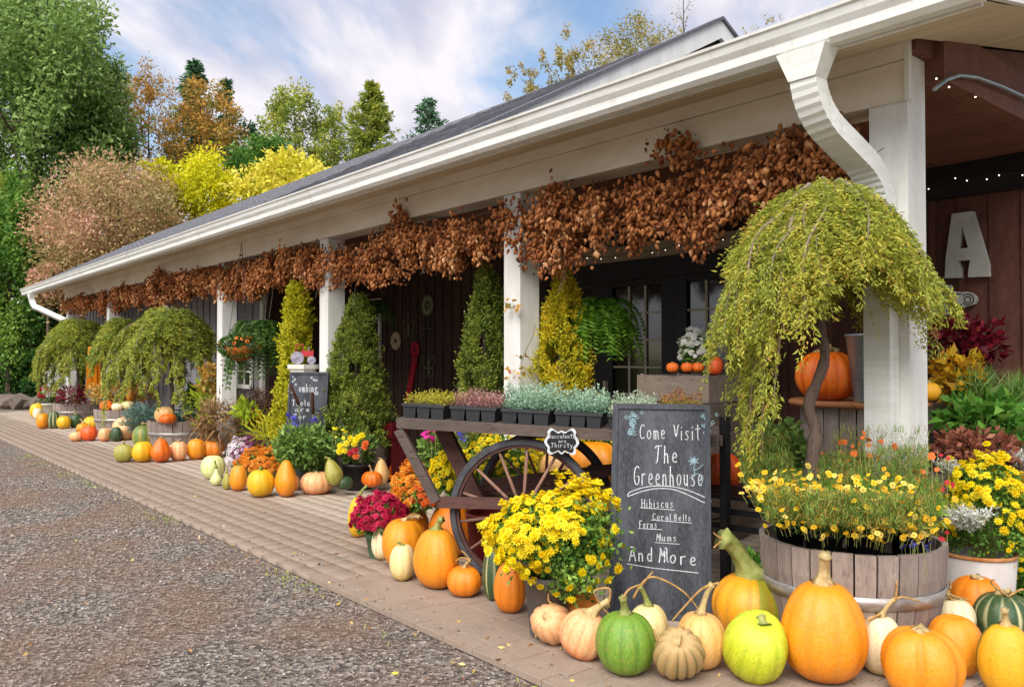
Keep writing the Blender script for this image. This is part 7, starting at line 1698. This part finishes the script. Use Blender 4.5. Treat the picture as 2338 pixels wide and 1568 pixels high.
# zinnia pot
c = at(816, 1080, 8.5); zp = thing('zinnia_pot', 'black pot of yellow and orange zinnias in front of the dark green cone evergreen', 'pot', (c[0], c[1], 0)); pot(zp, .13, .16, 0, .27, 'potk')
rg = np.random.default_rng(214); n = 700; LD = rand_dirs(n, rg); P = LD*[.17, .17, .15]*(.5+.5*rg.random((n, 1)))+[0, 0, .42]; obj('leaves', leaf_mesh('leaves', P, LD+[0, 0, .5], .07, .03, rg.random(n), rg), M['mixg'], zp)
zm = replicate('blossom', BL_V, BL_F, np.zeros((1, 3)), np.array([[1., 0, 0]]), np.array([[0, 1., 0]]), np.array([[0, 0, 1.]]), 1.0, .6)
for xx, yy, mt in ((777, 1018, 'y'), (787, 1028, 'y'), (800, 1000, 'y'), (808, 1012, 'y'), (818, 998, 'y'), (826, 994, 'y'), (790, 1012, 'y'), (812, 1004, 'y'), (775, 1030, 'y'), (832, 1020, 'o'), (811, 1027, 'r'), (812, 1041, 'o'), (834, 1012, 'o'), (800, 1033, 'r')):
    p = at(xx, yy, 8.2)-c; p[2] = at(xx, yy, 8.2)[2]; d = unit((CAM-at(xx, yy, 8.2))[None]+rg.normal(size=3)*1.5+[0, 0, 1.2])
    X, Y, Z = frames(d, rg); obj('blossom', zm.copy() if False else bpy.data.meshes[zm.name] if mt == 'y' else zm.copy(), None, zp, p, Matrix((tuple(X[0]), tuple(Y[0]), tuple(Z[0]))).transposed().to_euler(), [.04]*3)
    ob = C.objects[-1]
    if mt == 'y' and not ob.data.materials: ob.data.materials.append(M['p_yel'])
    if mt != 'y': ob.data.materials.clear(); ob.data.materials.append(M['p_or2' if mt == 'o' else 'p_red'])
# hanging scarecrow-like windsock at the far end
c = at(213, 840, 16.2); ws = thing('windsock', 'orange hanging windsock with a teal band at the far end of the porch', 'windsock', tuple(c)); M['teal'] = simple('teal_cloth', '#2a7a82', '#1f6670', 10, .8, .1); M['orcl'] = simple('orange_cloth', '#d8811c', '#c06a14', 10, .8, .1)
mb = MB(); mb.lathe([(.09, .42), (.10, .30), (.10, .26)], 14); mb.build('top', M['orcl'], ws); mb = MB(); mb.lathe([(.101, .26), (.11, .2), (.105, .14)], 14); mb.build('band', M['teal'], ws)
for k in range(6): a = k*1.047; mb = MB(); mb.bar((.09*math.cos(a), .09*math.sin(a), .14), (.10*math.cos(a)+.02, .10*math.sin(a), -.4), .07, .004); mb.build('streamer', M['orcl'], ws)
mb = MB(); mb.tube([(0, 0, .42), (0, 0, 2.75-c[2])], .004, 4); mb.build('cord', M['wire'], ws)

# ================================================================== litter: fallen leaves, grass tufts along the edge
M['litter'] = leafmat('fallen_leaf', [(0, '#7a4a2c'), (.4, '#b98a50'), (.7, '#d8b878'), (1, '#d8c040')], trans=.05)
rg = np.random.default_rng(220); P = []
for _ in range(900):
    r_ = 2.6*math.exp(rg.random()*1.6); a = math.radians(50)+(rg.random()-.5)*math.radians(66); x_, y_ = -math.sin(a)*r_, math.cos(a)*r_
    if y_ < EDGE_Y+1.2 and (rg.random() < .16 or abs(y_-EDGE_Y) < .25): P.append((x_, y_, .006 if y_ > EDGE_Y else -.022))
P = np.array(P); D = rg.normal(size=P.shape)*[1, 1, .12]
tag(obj('fallen_leaves', leaf_mesh('fallen_leaves', P, D, .02+.022*rg.random(len(P)), .014, rg.random(len(P)), rg, flat=np.array([1., 0, 0]), curl=.1), M['litter']), kind='stuff')
P = []
for _ in range(1500):
    x_ = -1.2-13*rg.random()**1.4; k = math.sin(x_*2.3)+math.sin(x_*5.1+1)
    if k+rg.normal()*.6 < .7: continue
    P.append((x_, EDGE_Y-.02-abs(rg.normal())*.09, -.035))
P = np.array(P); tag(obj('edge_grass', leaf_mesh('edge_grass', P, rg.normal(size=P.shape)*.6+[0, 0, .8], .022+.02*rg.random(len(P)), .006, rg.random(len(P)), rg), M['lime']), kind='stuff')
P = np.stack([-1.0-5*rg.random(260), EDGE_Y+.3+1.1*rg.random(260), np.full(260, .003)], 1)
tag(obj('dry_straw', leaf_mesh('dry_straw', P, rg.normal(size=P.shape)*[1, 1, .05], .03+.05*rg.random(260), .003, rg.random(260), rg), M['dry']), kind='stuff')

M['cattail'] = simple('cattail_brown', '#4a2e1c', '#33201a', 20, .9, .1)
for lab, a_, b_, dd in (('slanting brown cattail head in front of the small chalkboard, the left one', (663, 878), (682, 925), 8.5), ('upright brown cattail head in front of the small chalkboard, the right one', (713, 895), (714, 945), 8.5)):
    p, q = at(a_[0], a_[1], dd), at(b_[0], b_[1], dd); t = thing('cattail', lab, 'cattail', tuple(q)); d = p-q
    mb = MB(); mb.tube([(0, 0, 0), tuple(d*.05), tuple(d*.95), tuple(d)], [.006, .017, .016, .004], 8); mb.build('seed_head', M['cattail'], t, True)
    mb = MB(); mb.tube([(0, 0, 0), (d[0]*-.3, d[1]*-.3, -.3), (d[0]*-.5, d[1]*-.5, -.62)], .004, 5); mb.build('stalk', M['stemg'], t)
